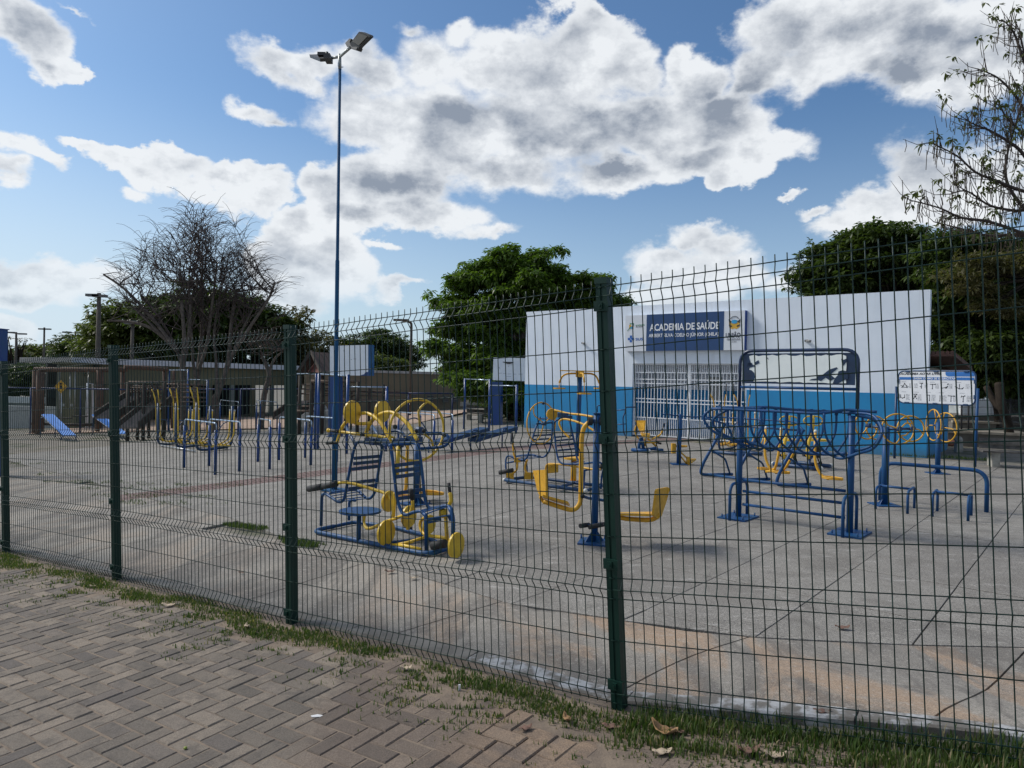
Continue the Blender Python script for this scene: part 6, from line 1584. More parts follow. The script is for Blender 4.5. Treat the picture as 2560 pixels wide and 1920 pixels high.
# swing frame
ga = G(kT(615, 1500)); swf = thing('log_swing_frame', 'brown log swing frame with a long top beam, left of the green hall', 'swing', ga)
D = ga.y; f = lambda k, x, y, d=0: P(k(x, y), D+d)
T('top_log', WOODR, swf, [f(kT,540,470), f(kT,1659,478,1.0), f(kU,880,470,1.0)], .11, 10)
T('top_log', WOODR, swf, [f(kU,830,430,.8), f(kU,1180,445,1.5), f(kU,1530,472,2.0)], .10, 10)
for k, x, yb, xt, dd in ((kT,560,1450,560,.6),(kT,625,1500,620,0),(kT,690,1330,680,1.4),(kU,425,1410,425,.8),(kU,820,1400,815,1.2),(kU,470,1180,470,3)):
    top = f(k, xt, 480, dd); T('leg_log', WOODR, swf, [V((top.x, top.y, zg(top.x, top.y)-.05)), top], .10, 10)
for k, x in ((kU,1480),(kU,1625)):
    top = f(k, x, 480, 2.0); T('leg_log', WOODR, swf, [V((top.x, top.y, zg(top.x, top.y)-.05)), top], .10, 10)
for x in (955, 1120, 1200, 1410):
    a = f(kT, x, 500, .5); T('chain', STEEL, swf, [a, f(kT, x-8, 1180 if x > 1150 else 1230, .3)], .018, 5)
for x in (955, 1200): b = MB(); b.box(f(kT, x+80, 1215 if x > 1000 else 1245, .4), .6, .22, .05); b.build('swing_seat', WOODD, swf)
T('ground_log', WOODD, swf, [f(kT,500,1330,1.5), f(kT,1100,1352,1.5), f(kT,1480,1350,1.5)], .07, 8)

def logtower(lab, k, D, posts, rails_, slides, roof=None, planks=None):
    g = P(k(*posts[0][:2]), D); g.z = zg(g.x, g.y); t = thing('log_climbing_tower', lab, 'climbing frame', g, 'log climbing towers in the sand')
    f = lambda x, y, d=0: P(k(x, y), D+d)
    for x, yt, d, r in posts:
        a = f(x, yt, d); T('post_log', WOODD, t, [V((a.x, a.y, zg(a.x, a.y)-.05)), a], r*.55, 8)
    for x0, y0, x1, y1, d, r in rails_: T('rail_log', WOOD, t, [f(x0,y0,d), f(x1,y1,d)], r*.6, 7)
    for (x0,y0,x1,y1,w,d) in slides:
        a, c = f(x0,y0,d+1.2), f(x1,y1,d); s = V((w/2, w*.3, 0)); b = MB(); b.prism([a-s, a+s, c+s, c-s], UZ*-.06); b.build('slide_bed', mat('slide_boards', (0.20,0.165,0.14), (0.12,0.10,0.09), 6, 0.7), t)
        for q in (-1, 1): bb = MB(); bb.prism([a+s*q-UZ*.08, c+s*q-UZ*.08, c+s*q+UZ*.22, a+s*q+UZ*.22], V((.06*q,0,0))); bb.build('slide_side', WOODD, t)
    return t, f
DT = 27.0
t, f = logtower('dark log climbing tower with two ramps behind the third fence post', kU, DT, [(900,670,0,.13),(1060,700,.5,.11),(1150,690,0,.12),(1240,720,1.2,.1),(1380,760,0,.1),(1475,680,.3,.15),(1700,680,1,.1),(2000,700,1.2,.1)],
    [(900,668,1460,672,0,.06),(930,735,1440,740,0,.05),(930,765,1440,768,.1,.05),(930,802,1420,806,.1,.05),(930,830,1430,845,.2,.05),(1080,915,1440,912,.2,.09),(1460,705,2130,720,1,.06),(1460,765,2130,770,1,.05),(1640,830,2130,835,1,.05),(1640,920,2130,920,1,.06),(1650,990,2130,985,1,.04)],
    [(1040,900,530,1230,.55,0),(1430,960,900,1390,.55,-.6)])
for i in range(9):
    b = MB(); b.box(f(960+i*52, 880, .15), .05, .04, .62); b.build('baluster', WOODD, t)
DR = 26.5
t, f = logtower('log climbing tower with pitched brown roof beside the white backboard', kS, DR, [(310,545,0,.12),(490,620,-.8,.14),(660,545,-.5,.13),(1015,560,.5,.12),(1200,640,-1.0,.12),(1375,740,.3,.1),(1590,680,1,.1),(1100,790,1.5,.08)],
    [(480,635,1250,640,-.9,.10),(320,685,760,690,0,.05),(320,750,760,752,0,.05),(320,825,760,830,0,.05),(620,778,1000,782,-.4,.06),(620,850,1000,855,-.4,.06),(950,710,1560,715,.3,.05),(1050,785,1843,795,1,.07),(950,850,1843,855,.6,.06),(950,930,1530,935,.3,.12),(350,1020,520,1022,-.3,.05),(260,1090,520,1095,-.3,.07),(640,955,760,958,-.3,.08)],
    [(430,930,60,1190,.6,0)])
RT_ = mat('brown_roof_boards', (0.085, 0.05, 0.04), (0.05, 0.035, 0.03), 5, 0.8, bump=0.3, bscale=20); RIN = mat('roof_gable_red', (0.10, 0.022, 0.016), (0.07, 0.02, 0.015), 5, 0.8)
gb = [f(280,500,-.9), f(490,225,-.9), f(620,515,-.9)]; back = V((1.9, 2.1, 0)); 
e0, ap, e1 = f(290,500,-.4), f(480,200,-.4), f(640,530,-1.4); bk = V((1.0, 1.8, 0))
b = MB(); b.prism([e0+V((.25,.2,0.05)), ap+V((.2,.2,-.15)), e1+V((.0,.2,.05))], V((.1,.06,0))); b.build('gable', RIN, t)
NPL_ = 9
for i in range(NPL_):   # boards running down the visible roof slope
    a0, a1 = ap+bk*(i/NPL_), ap+bk*((i+.92)/NPL_); c0, c1 = e1+bk*(i/NPL_), e1+bk*((i+.92)/NPL_)
    b = MB(); b.prism([a0, a1, c1, c0], UZ*.05); b.build('roof_board', RT_, t)
    d0, d1 = e0+bk*(i/NPL_), e0+bk*((i+.92)/NPL_)
    b = MB(); b.prism([a0, d0, d1, a1], UZ*.04); b.build('roof_board', RT_, t)
b = MB(); b.bar(e0+V((0,-.05,.05)), ap+V((0,-.05,.05)), .05, .12); b.bar(e1+V((0,-.05,.05)), ap+V((0,-.05,.05)), .05, .12); b.build('barge_board', WOODD, t)
# pale rocks in the sand
def rock(q, D, w, h, lab):
    c = P(q, D); c.z = zg(c.x, c.y)+h*.3; b = MB(); b.ball(c, w, 10, 7, h/w)
    b.v = [(x+.12*w*math.sin(9*z+7*x), y+.12*w*math.sin(8*x+5*z), z+.1*h*math.sin(7*x+3*y)) for x, y, z in b.v]
    tag(b.build('rock', mat('pale_rock', (0.36,0.34,0.30),(0.2,0.19,0.17),5,.9,bump=.5,bscale=15)), lab, 'rock', 'pale rocks in the playground')
rock(kS(560,1100), 29, .75, .8, 'big pale rock in the sand under the roofed climbing tower'); rock(kS(720,1090), 28.5, .55, .6, 'smaller pale rock beside the wide blue backboard column')

# warning sign
ws = P(kT(985, 745), 30.0); g = V((ws.x, ws.y, zg(ws.x, ws.y))); wsn = thing('warning_sign', 'yellow diamond warning sign with a black figure behind the dark blue rail', 'sign', g)
T('post', STEEL, wsn, [g, ws], .018, 8); s = .235
b = MB(); b.prism([ws+V((0,-.06,s*1.15)), ws+V((s*1.15,-.06,0)), ws+V((0,-.06,-s*1.15)), ws+V((-s*1.15,-.06,0))], V((0,.02,0))); b.build('plate', YELO, wsn)
s *= .93
b = MB(); b.prism([ws+V((-.03,-.07,-.1)), ws+V((.06,-.07,-.1)), ws+V((.05,-.07,.06)), ws+V((-.05,-.07,.06))], V((0,.006,0))); b.disc(ws+V((-.01,-.068,.12)), V((0,-1,0)), .045, .006, 10); b.build('figure', BLK, wsn)
for sx in (-1, 1):
    for sz in (-1, 1): b = MB(); b.bar(ws+V((0,-.064,s*sz)), ws+V((s*sx,-.064,0)), .012, .006); b.build('border', BLK, wsn)
# small white goal post
g = P(kU(245, 1000), 36); g.z = zg(g.x, g.y); go = thing('white_goal_frame', 'thin white steel goal frame beyond the log swing', 'goal', g)
a, c = P(kU(248,692), 36), P(kU(330,700), 36.5); T('frame', WHITEP, go, [g, a, c, V((c.x, c.y, zg(c.x, c.y)))], .07, 6)

# ================================================================== LIGHT POLES IN THE DISTANCE
POLEM = mat('concrete_pole', (0.10, 0.085, 0.07), (0.07, 0.06, 0.05), 4, 0.9)
def xpole(lab, k, xb, yb, xt, yt, D, x0, y0, x1, y1, r=.11, lampm=None):
    top = P(k(xt, yt), D); g = V((top.x, top.y, zg(top.x, top.y))); t = thing('floodlight_pole', lab, 'light pole', g, 'floodlight poles on the far left')
    T('pole', POLEM, t, [g, top], [r*1.4, r*.8], 8)
    a, c = P(k(x0, y0), D), P(k(x1, y1), D); T('crossarm', POLEM, t, [a, c], r*.4, 6)
    for p, dx in ((a, .35), (c, -.35)):
        b = MB(); b.box(p+V((dx*.8,-.1,.02)), .75, .3, .14); b.build('lamp_head', mat('dull_lamp', (0.12,0.12,0.12)), t)
xpole('leftmost of the far floodlight poles, behind a thin bare tree', kE, 110,880, 135,432, 70, 70,437, 215,450)
xpole('second far floodlight pole from the left edge', kE, 355,650, 368,393, 78, 335,408, 418,410)
xpole('third far floodlight pole from the left edge', kE, 610,640, 626,425, 70, 537,435, 695,442)
xpole('tall dark pole with a cross-shaped lamp head left of the bare tree', kE, 800,600, 822,108, 40, 742,130, 878,138, .13)
xpole('weathered pole standing in front of the green tree crown', kE, 1090,660, 1100,345, 42, 1060,360, 1130,352, .11)
g = P(kJ(85, 1400), 38); g.z = zg(g.x, g.y); t = thing('street_light', 'thin curved street light behind the brown building, left of the big green tree', 'light pole', g)
a = P(kJ(95, 850), 38); T('pole', POLEM, t, rc([g, a, P(kJ(92,812),38), P(kJ(20,800),37.5)], .4, 5), .07, 7); b = MB(); b.box(P(kJ(10,797),37.5), .8, .25, .1); b.build('lamp_head', POLEM, t)

# ================================================================== FAR BUILDINGS
def wallq(b, a, c, z0, z1, th=.2):
    d = V((c.x-a.x, c.y-a.y, 0)).normalized(); n = V((-d.y, d.x, 0)); n = n if n.y > 0 else -n
    A, C_ = V((a.x, a.y, 0)), V((c.x, c.y, 0))
    b.hexa([A+UZ*z0, C_+UZ*z0, C_+n*th+UZ*z0, A+n*th+UZ*z0, A+UZ*z1, C_+UZ*z1, C_+n*th+UZ*z1, A+n*th+UZ*z1]); return d, n
def gz0(p): return zg(p.x, p.y)
# olive hall with white fascia
OLV = mat('olive_wall', (0.135, 0.135, 0.082), (0.115, 0.115, 0.072), 1.5, 0.85, bump=.2, bscale=10); FSC = mat('white_fascia', (0.52, 0.55, 0.60), (0.42, 0.44, 0.47), 2, 0.7)
hA_, hB_ = P(kU(440, 380), 38.0), P(kF(1700, 300), 50.0)
hall = thing('olive_hall', 'long low olive hall with white roof edge behind the log playground', 'building', V((hA_.x, hA_.y, gz0(hA_))))
zt_ = hA_.z; 
zb2 = P(kF(800, 470), 42).z
b = MB(); d_, n_ = wallq(b, hA_, hB_, zb2, zt_-.0, .25); b.build('upper_wall', OLV, hall)
b = MB(); a0 = hA_-d_*1.6-n_*.35; c0 = hB_-n_*.35; wallq(b, a0, c0, zt_, P(kF(0,232), 38.5).z+.15, 5.5); b.build('roof', mat('grey_sheet_roof', (0.2,0.2,0.2)), hall)
b = MB(); wallq(b, a0-n_*.02, c0-n_*.02, zt_-.02, P(kF(0,232), 38.5).z+.16, .012); b.build('fascia', FSC, hall)
pa_, pb_ = hA_+n_*5.5, hB_+n_*5.5
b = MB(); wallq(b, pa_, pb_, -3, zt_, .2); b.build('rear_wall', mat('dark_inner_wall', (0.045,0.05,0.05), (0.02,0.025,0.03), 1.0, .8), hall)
for i in range(9):
    p = hA_.lerp(hB_, (i+.3)/9)+n_*.1; b = MB(); z_ = gz0(p); b.box(V((p.x, p.y, (z_+zb2)/2)), .22, .22, zb2-z_, d_); b.build('pillar', mat('pillar_grey', (0.16,0.19,0.18)) if i % 2 else OLV, hall)
for i in range(14):
    p = pa_.lerp(pb_, (i+.5)/14)-n_*.04; b = MB(); b.box(V((p.x, p.y, zt_-1.6)), .9, .05, .8, d_); w_ = b.build('window', mat('dull_glass', (0.05,0.065,0.075), (0.03,0.035,0.04), .8, .6, spec=.2), hall)
    b = MB(); b.box(V((p.x, p.y, zt_-1.6))-n_*.03, .05, .03, .8, d_); b.build('mullion', OLV, w_)
# dark awning and roof piece at the left end
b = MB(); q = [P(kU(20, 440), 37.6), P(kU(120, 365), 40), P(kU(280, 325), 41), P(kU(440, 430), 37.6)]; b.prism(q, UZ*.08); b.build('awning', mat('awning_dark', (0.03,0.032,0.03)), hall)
T('awning_strut', OLV, hall, [P(kU(80,610), 37), P(kU(400,470), 37)], .06, 6); T('awning_strut', OLV, hall, [P(kU(90,520), 37), P(kU(240,560), 37)], .04, 6)
# olive service box
KD = 36.5; g = P(kT(1080, 1280), KD); g.z = gz0(g); tw = thing('service_kiosk', 'square olive green kiosk with two small pale sockets left of the hall', 'kiosk', g)
xl, xr = P(kT(910, 900), KD), P(kT(1250, 900), KD); zt2 = P(kT(1000, 385), KD).z
b = MB(); dd = (xr-xl); b.box(V(((xl.x+xr.x)/2, KD+.7, (g.z+zt2)/2)), xr.x-xl.x, 1.4, zt2-g.z, V((1,-.12,0))); b.build('wall', OLV, tw)
b = MB(); b.box(V(((xl.x+xr.x)/2, KD+.7, zt2+.05)), xr.x-xl.x+.3, 1.7, .1, V((1,-.12,0))); b.build('roof', OLV, tw)
for x in (1020, 1142): b = MB(); b.box(P(kT(x, 1038), KD-.2), .11, .05, .13); b.build('socket', mat('socket_grey', (.3,.32,.3)), tw)
b = MB(); b.box(P(kT(930, 900), KD-.2), .12, .1, (zt2-g.z)*.98); b.build('corner_strip', mat('corner_strip', (.13,.14,.10)), tw)
# brown building
BRN = mat('brown_rendered_wall', (0.145, 0.122, 0.082), (0.115, 0.098, 0.070), 1.0, .85, bump=.25, bscale=8); 
bA, bB = P(kG(650, 405), 44), P(kG(1525, 440), 47.0); bw = thing('brown_building', 'long plain brown building with small windows between the two backboards', 'building', V((bA.x, bA.y, gz0(bA))))
bA2 = bA+V((-4, 0, 0)); zt3 = (bA.z+bB.z)/2
b = MB(); d_, n_ = wallq(b, bA2, bB, -2.5, zt3, 7); b.build('wall', BRN, bw)
b = MB(); wallq(b, bA2-n_*.08, bB-n_*.08, zt3, zt3+.16, .3); b.build('parapet', mat('parapet_grey', (.36,.36,.36), (.22,.22,.22), 3), bw)
for x, y, w, h in ((1040,635,60,60),(1200,650,60,70),(1340,655,55,60),(1435,650,45,65)):
    c = WP(kG(x, y), bA-n_*.03, bB-n_*.03); b = MB(); b.box(c, w/3.687/FPX*c.y, .05, h/3.687/FPX*c.y, d_); w_ = b.build('window', mat('louvre_dark', (0.035,0.045,0.06)), bw)
    for i in range(4):
        b = MB(); b.box(c-n_*.04+UZ*((i-1.5)*h/3.687/FPX*c.y/4), w/3.687/FPX*c.y*.9, .03, .04, d_); b.build('louvre', mat('louvre_grey', (.16,.15,.13)), w_)
b = MB(); b.ball(WP(kG(1445,522), bA-n_*.2, bB-n_*.2), .12); b.build('wall_lamp', mat('dull_lamp', (0.12,)*3), bw)
# red tiled roof and small cream house behind
a, c = P(kG(1290, 420), 58), P(kG(1545, 450), 58); h2_ = thing('red_roofed_house', 'house with dull red tiled roof behind the brown building', 'house', V((a.x, a.y, gz0(a))))
b = MB(); wallq(b, a, c, -2, a.z, 6); b.build('wall', mat('pink_wall', (.2,.14,.12)), h2_)
r0, r1 = P(kG(1275, 405), 57), P(kG(1560, 445), 57); r2, r3 = P(kG(1560, 345), 61), P(kG(1330, 360), 61)
b = MB(); b.prism([r0, r1, r2, r3], UZ*.12); rf = b.build('roof', RTILE, h2_)
for i in range(14): T('roof_tile', RTILE, rf, [r0.lerp(r1, i/14)+UZ*.15, r3.lerp(r2, i/14)+UZ*.15], .1, 5)
D = 36; a, c = P(kW(195, 600), D), P(kW(640, 600), D); ch = thing('cream_house', 'small cream house with a grey barred door behind the grey plank bench', 'house', V((a.x, a.y, gz0(a))))
CRM = mat('cream_wall', (0.46, 0.42, 0.34), (0.36, 0.33, 0.27), 2, .85, bump=.2, bscale=12)
def pq(x, y, dd_=0): return P(kW(x, y), D+dd_)
b = MB(); b.prism([pq(198,820), pq(335,820), pq(335,520), pq(585,520), pq(585,820), pq(660,820), pq(660,380), pq(330,410), pq(198,460)], V((0,4,0))); b.build('wall', CRM, ch)
b = MB(); b.prism([pq(-100,440,-.4), pq(180,440,-.4), pq(335,395,-.4), pq(680,360,-.4), pq(700,372,-.4), pq(335,412,-.4), pq(190,470,-.4)], V((0,5,0))); b.build('roof', mat('roof_cement', (0.25, 0.24, 0.23)), ch)
b = MB(); b.prism([pq(335,520,.4), pq(585,520,.4), pq(585,830,.4), pq(335,830,.4)], V((0,.05,0))); dr = b.build('door', mat('grey_door', (0.28,0.30,0.32), (.2,.22,.24), 3), ch)
for i in range(9): T('bar', STEEL, dr, [pq(350+i*28, 540, .3), pq(350+i*28, 800, .3)], .02, 5)
for y in (560, 650, 790): T('bar', STEEL, dr, [pq(345, y, .28), pq(580, y, .28)], .02, 5)
b = MB(); b.box(pq(480, 725, .2), .35, .1, .3); b.build('lock_box', BLK, dr)
b = MB(); b.box(pq(265, 835, -.1), 1.0, .1, .2); b.build('plinth', mat('porch_cement', (0.3, 0.3, 0.29)), ch)

# ------------------------------------------------------------------ sports court at the far left
CRT = mat('pale_court_floor', (0.34, 0.40, 0.38), (0.28, 0.34, 0.32), .6, .6, coord='World'); CW = mat('court_white', (0.45, 0.50, 0.50), (0.36,0.40,0.40), 2, .7)
cA = G(kT(-200, 1190)); rows = []
for j in range(7):
    for i in range(13):
        p = G(kT(-260+i*150, 1195-i*3)); q_ = p+V((-2, 22, 0))*(j/6); rows.append(V((q_.x, q_.y, gz0(q_)+.015)))
b = MB(); b.add(rows, [(j*13+i, j*13+i+1, (j+1)*13+i+1, (j+1)*13+i) for j in range(6) for i in range(12)], True); struct(b.build('court_floor', CRT))
def lowwall(lab, p0, p1, D, h0, h1, m, name='low_wall'):
    a, c = P(p0, D), P(p1, D+1.5); t = thing(name, lab, 'wall', V((a.x, a.y, gz0(a))))
    b = MB(); wallq(b, a, c, gz0(a)-.2, P((0, h0), D).z if h0 else a.z, .25); b.build('wall', m, t)
    return t
def bandwall(lab, k, y0, y1, D, m, x0=-300, x1=2100, foot=True):
    a, c = P(k(x0, y0), D), P(k(x1, y0), D); z1_ = P(k(700, y0), D).z; z0_ = P(k(700, y1), D).z
    t = thing('low_wall', lab, 'wall', V((a.x, a.y, z0_))); b = MB(); wallq(b, a, c, min(z0_, -3.0) if foot else z0_, z1_, .3); b.build('wall', m, t)
bandwall('long white wall far behind the log swing frame, beyond the court', kT, 915, 1010, 52, CW)
bandwall('lower grey green step wall nearer than the long white wall', kT, 1010, 1050, 46, mat('step_grey', (0.10,0.13,0.12)))
bandwall('dark blue banner wall beyond the court at the left', kT, 800, 915, 56, mat('banner_blue', (0.015,0.035,0.07),(0.03,0.06,0.08),.5,.7), 1100, 1900)
bandwall('pale step at the near edge of the court', kT, 1062, 1120, 38, mat('court_step', (0.36,0.38,0.37)), -300, 900)
# ------------------------------------------------------------------ right edge: terraces, fence, house
TERR = mat('terrace_cement', (0.17, 0.155, 0.13), (0.10, 0.09, 0.075), 2, .9, bump=.3, bscale=10, coord='World'); TERL = mat('terrace_edge', (0.34,0.30,0.24),(0.22,0.19,0.15),4,.9)
def terr(lab, D, yt, yb, x0=600, x1=1900, m=TERR, edge=True):
    a, c = P(kV(x0, yt), D), P(kV(x1, yt+ (x1-x0)*.02), D-1.0); t = thing('terrace_wall', lab, 'terrace', V((a.x, a.y, 0)))
    b = MB(); d_, n_ = wallq(b, a, c, -.3, a.z, 3.2); b.build('wall', m, t)
    if edge: b = MB(); wallq(b, a-n_*.05, c-n_*.05, a.z, a.z+.07, .35); b.build('edge', TERL, t)
terr('lowest dark terrace wall with pale edge behind the right hand bench', 21, 1075, 1200, 520)
terr('middle terrace step behind the dark leaning trunk', 24.5, 925, 1000, 600)
terr('upper terrace under the white slatted fence', 28, 815, 900, 640, 1900, TERR, False)
D = 28.5; wf = thing('slatted_fence', 'white upright slat fence on the upper terrace at the right', 'fence', P(kV(760, 815), D))
b0_ = P(kV(740, 820), D); 
for i in range(26):
    x = 745+i*18.5; a = P(kV(x, 820), D); c = P(kV(x, 575+random.uniform(-12,12)), D)
    b = MB(); b.box((a+c)/2, .045, .03, c.z-a.z); b.build('slat', WHITEP, wf)
for y in (812, 600): b = MB(); b.bar(P(kV(740,y), D+.03), P(kV(1215,y), D+.03), .03, .05); b.build('rail', WHITEP, wf)
for x in (742, 1205): b = MB(); a, c = P(kV(x,830), D), P(kV(x,565), D); b.box((a+c)/2, .14, .14, c.z-a.z); b.build('fence_post', WHITEP, wf)
D = 33; hw_ = thing('pale_house', 'pale grey house wall seen under the trees at the right edge', 'house', P(kV(1300, 800), D))
a, c = P(kV(1250, 600), D), P(kV(2100, 600), D); b = MB(); wallq(b, a, c, 0, P(kV(1400, 330), D).z, 5); b.build('wall', mat('pale_grey_wall', (0.40,0.43,0.44), (.3,.33,.34), 1.5, .8), hw_)
b = MB(); b.box(P(kV(1600, 560), D-.1), .9, .1, 1.5); b.build('window', mat('dark_glass', (.02,.025,.03), rough=.2), hw_)
b = MB(); wallq(b, a+V((-1.0,-1,0)), c+V((0,-1,0)), P(kV(1400, 330), D).z, P(kV(1400, 330), D).z+.2, 7); b.build('roof', RTILE, hw_)
# green mesh fence posts in front of the terraces
ps = thing('wire_boundary_fence', 'thin dark wire fence crossing the terraces at the right', 'fence', P(kV(730, 1010), 23))
for x in (735, 838, 1458): a = P(kV(x, 1005), 23); c = P(kV(x, 560), 23); T('post', BLK, ps, [V((a.x,a.y,0)), c], .03, 6)
for i in range(46): a = P(kV(1300+i*9, 990), 23.3); c = P(kV(1300+i*9, 580), 23.3); T('wire', BLK, ps, [a, c], .006, 3, caps=False)
for y in (600, 700, 800, 900, 990): T('wire', BLK, ps, [P(kV(700, y), 23.2), P(kV(1900, y), 23.2)], .008, 3)
# paving slabs near the building foot and small things there
g = P(kV(690, 1260), 18.5); g.z = gz0(g); bo = thing('white_bollard', 'small white stone ball on a stub beside the dark terrace wall', 'bollard', g)
b = MB(); b.box(g+UZ*.12, .16, .12, .24); b.build('stub', CONC, bo); b = MB(); b.ball(g+UZ*.32, .10); b.build('ball', CONC, bo)
tag((lambda b: (b.ball(G(kV(545,1255))+UZ*.05, .22, 10, 6, .5), b.build('rock', mat('red_rock', (.25,.11,.08)))) [1])(MB()), 'low reddish stone at the foot of the blue building corner', 'rock')
# rough cobbled strip between plaza and building
COB = mat('cobble_strip', (0.155, 0.145, 0.125), (0.085, 0.08, 0.068), 9, .95, bump=.8, bscale=22, coord='World')
# distant hills
HL = mat('hill_scrub', (0.12, 0.14, 0.10), (0.16,0.16,0.13), .05, .95, coord='World')
b = MB(); vs = []; n = 60
for i in range(n+1):
    x = -900+i*22; h = 22+16*math.sin(i*.35)+9*math.sin(i*.9+1)+4*math.sin(i*2.1); h *= max(.25, 1-abs(i-14)/30)
    vs += [V((x, 780, -6)), V((x, 900+20*math.sin(i), h)), V((x, 1100, h*.5)), V((x, 1300, -6))]
b.add(vs, [(i*4+k, i*4+4+k, i*4+5+k, i*4+1+k) for i in range(n) for k in range(3)], True); struct(b.build('hills', HL))

# ================================================================== TREES
BARK = mat('grey_bark', (0.135, 0.115, 0.10), (0.075, 0.062, 0.055), 8, .95, bump=.6, bscale=30, spec=.15); BARKD = mat('dark_bark', (0.035, 0.028, 0.022), (0.022, 0.018, 0.015), 8, .95, bump=.5, bscale=30, spec=.1); TWIG = mat('twig_bark', (0.060, 0.045, 0.040), (0.04, 0.03, 0.027), 8, .9)
LF1 = leafmat('broad_leaves', (0.060, 0.115, 0.020), (0.12, 0.175, 0.035), .42, .42, 1.2)
LF2 = leafmat('dark_leaves', (0.034, 0.058, 0.016), (0.075, 0.105, 0.030), .32, .45, .8)
LF3 = leafmat('mid_green_leaves', (0.06, 0.085, 0.022), (0.12, 0.14, 0.045), .36, .5, .5)
LF4 = leafmat('dry_brown_foliage', (0.07, 0.07, 0.032), (0.13, 0.115, 0.055), .3, .6, .5)
def leafcloud(name, C, nleaf, L, Wd, m, parent, droop=0.5, origin=None):
    """C: cluster centres (n,3). every cluster is a rosette of drooping leaves"""
    C = np.asarray(C); n = len(C); k = nleaf; N = n*k
    c = np.repeat(C, k, 0); a = rng.uniform(0, 2*np.pi, N); el_ = rng.normal(-droop*.6, .45, N)
    d = np.stack([np.cos(a)*np.cos(el_), np.sin(a)*np.cos(el_), np.sin(el_)], 1)
    s = np.stack([-np.sin(a), np.cos(a), rng.normal(0, .35, N)], 1); s /= np.linalg.norm(s, axis=1, keepdims=True)
    l = (L*rng.uniform(.6, 1.25, N))[:, None]; w = (Wd*rng.uniform(.7, 1.2, N))[:, None]
    p0 = c+d*l*.12; p1 = c+d*l*.6+s*w*.5; p2 = c+d*l+np.array([0, 0, -1.0])*l*droop*.35; p3 = c+d*l*.6-s*w*.5
    Vv = np.stack([p0, p1, p2, p3], 1).reshape(-1, 3)-np.array(origin)
    F = np.arange(N*4).reshape(-1, 4); cr = np.repeat(rng.uniform(0, 1, n), k)
    me = tri_mesh(name, Vv, F, np.clip(cr*.75+rng.uniform(0, .25, N), 0, 1), m, 4)
    o = bpy.data.objects.new(name, me); S.collection.objects.link(o); o.parent = parent; o['_o'] = tuple(origin); return o
def pads(blobs, npad, padr, ncl, flat=.45, seed=1, shell=.55, shr=.75):
    """cluster centres: many flat pads of foliage spread through a union of ellipsoids"""
    r_ = np.random.default_rng(seed); out = []; cen = []
    vol = np.array([b[1][0]*b[1][1]*b[1][2] for b in blobs])**.72; vol /= vol.sum()
    for i, (c, r) in enumerate(blobs):
        r = tuple(max(x-padr*shr, x*.3) for x in r)
        for _ in range(max(1, int(npad*vol[i]))):
            v = r_.normal(0, 1, 3); v /= np.linalg.norm(v); q = np.array(c)+v*np.array(r)*(shell+(1-shell)*r_.random()**.5)
            pr = padr*r_.uniform(.6, 1.3); cen.append((q, pr))
            m_ = int(ncl*r_.uniform(.6, 1.3)); w = r_.normal(0, 1, (m_, 3)); w /= np.linalg.norm(w, axis=1, keepdims=True); w *= r_.random((m_, 1))**.4
            w[:, 2] = np.abs(w[:, 2])*flat-.1*flat; out.append(q+w*pr)
    return np.concatenate(out), cen
def limbs(b, base, cen, r0, n, seed=0, wob=.25, nmin=.012):
    R_ = random.Random(seed); 
    for i in range(n):
        q, pr = cen[R_.randrange(len(cen))]; q = V(q); m1 = base.lerp(q, .4)+V((R_.uniform(-1,1), R_.uniform(-1,1), .8))*wob*(q-base).length*.35
        k = 7; pts = []
        for j in range(k+1):
            t = j/k; pts.append(base*(1-t)**2+m1*2*t*(1-t)+q*t*t+V((R_.uniform(-1,1),R_.uniform(-1,1),R_.uniform(-1,1)))*.04*(q-base).length*(t*(1-t)*2))
        b.tube(pts, [max(nmin, r0*(1-t/k*.92)) for t in range(k+1)], 6, caps=False)
def blob(cx, cy, rp_, D, k=kd, sz=1.0, dd=0.0, ry=None):
    c = P(k(cx, cy), D+dd); r = rp_*(2560/2212 if k is kd else 1)/FPX*(D+dd); rz = (ry or rp_)*(2560/2212 if k is kd else 1)/FPX*(D+dd)
    return ((c.x, c.y, c.z), (r, r*.95, rz*sz))
def tree(name, lab, blobs, D, trunkpx, npad, padr, ncl, nleaf, L, Wd, m, bark=BARK, tr=.25, droop=.5, seed=1, flat=.45, group=None, nl=30, shell=.55, forkz=None, shr=.75):
    b0_ = P(trunkpx, D); g = V((b0_.x, b0_.y, zg(b0_.x, b0_.y))); t = thing(name, lab, 'tree', g, group)
    C, cen = pads(blobs, npad, padr, ncl, flat, seed, shell, shr); leafcloud('crown', C, nleaf, L, Wd, m, t, droop, tuple(g))
    cc = sum((V(b_[0]) for b_ in blobs), V((0,0,0)))/len(blobs); fk = V((g.x*.7+cc.x*.3, g.y*.7+cc.y*.3, forkz if forkz is not None else g.z+(cc.z-g.z)*.45))
    T('trunk', bark, t, spl([g-UZ*.2, g.lerp(fk, .5)+V((.08,0,0)), fk], 5), [tr*1.2]*3+[tr]*8, 10)
    b = MB(); limbs(b, fk, cen, tr*.55, nl, seed); b.build('branches', bark, t); return t, cen
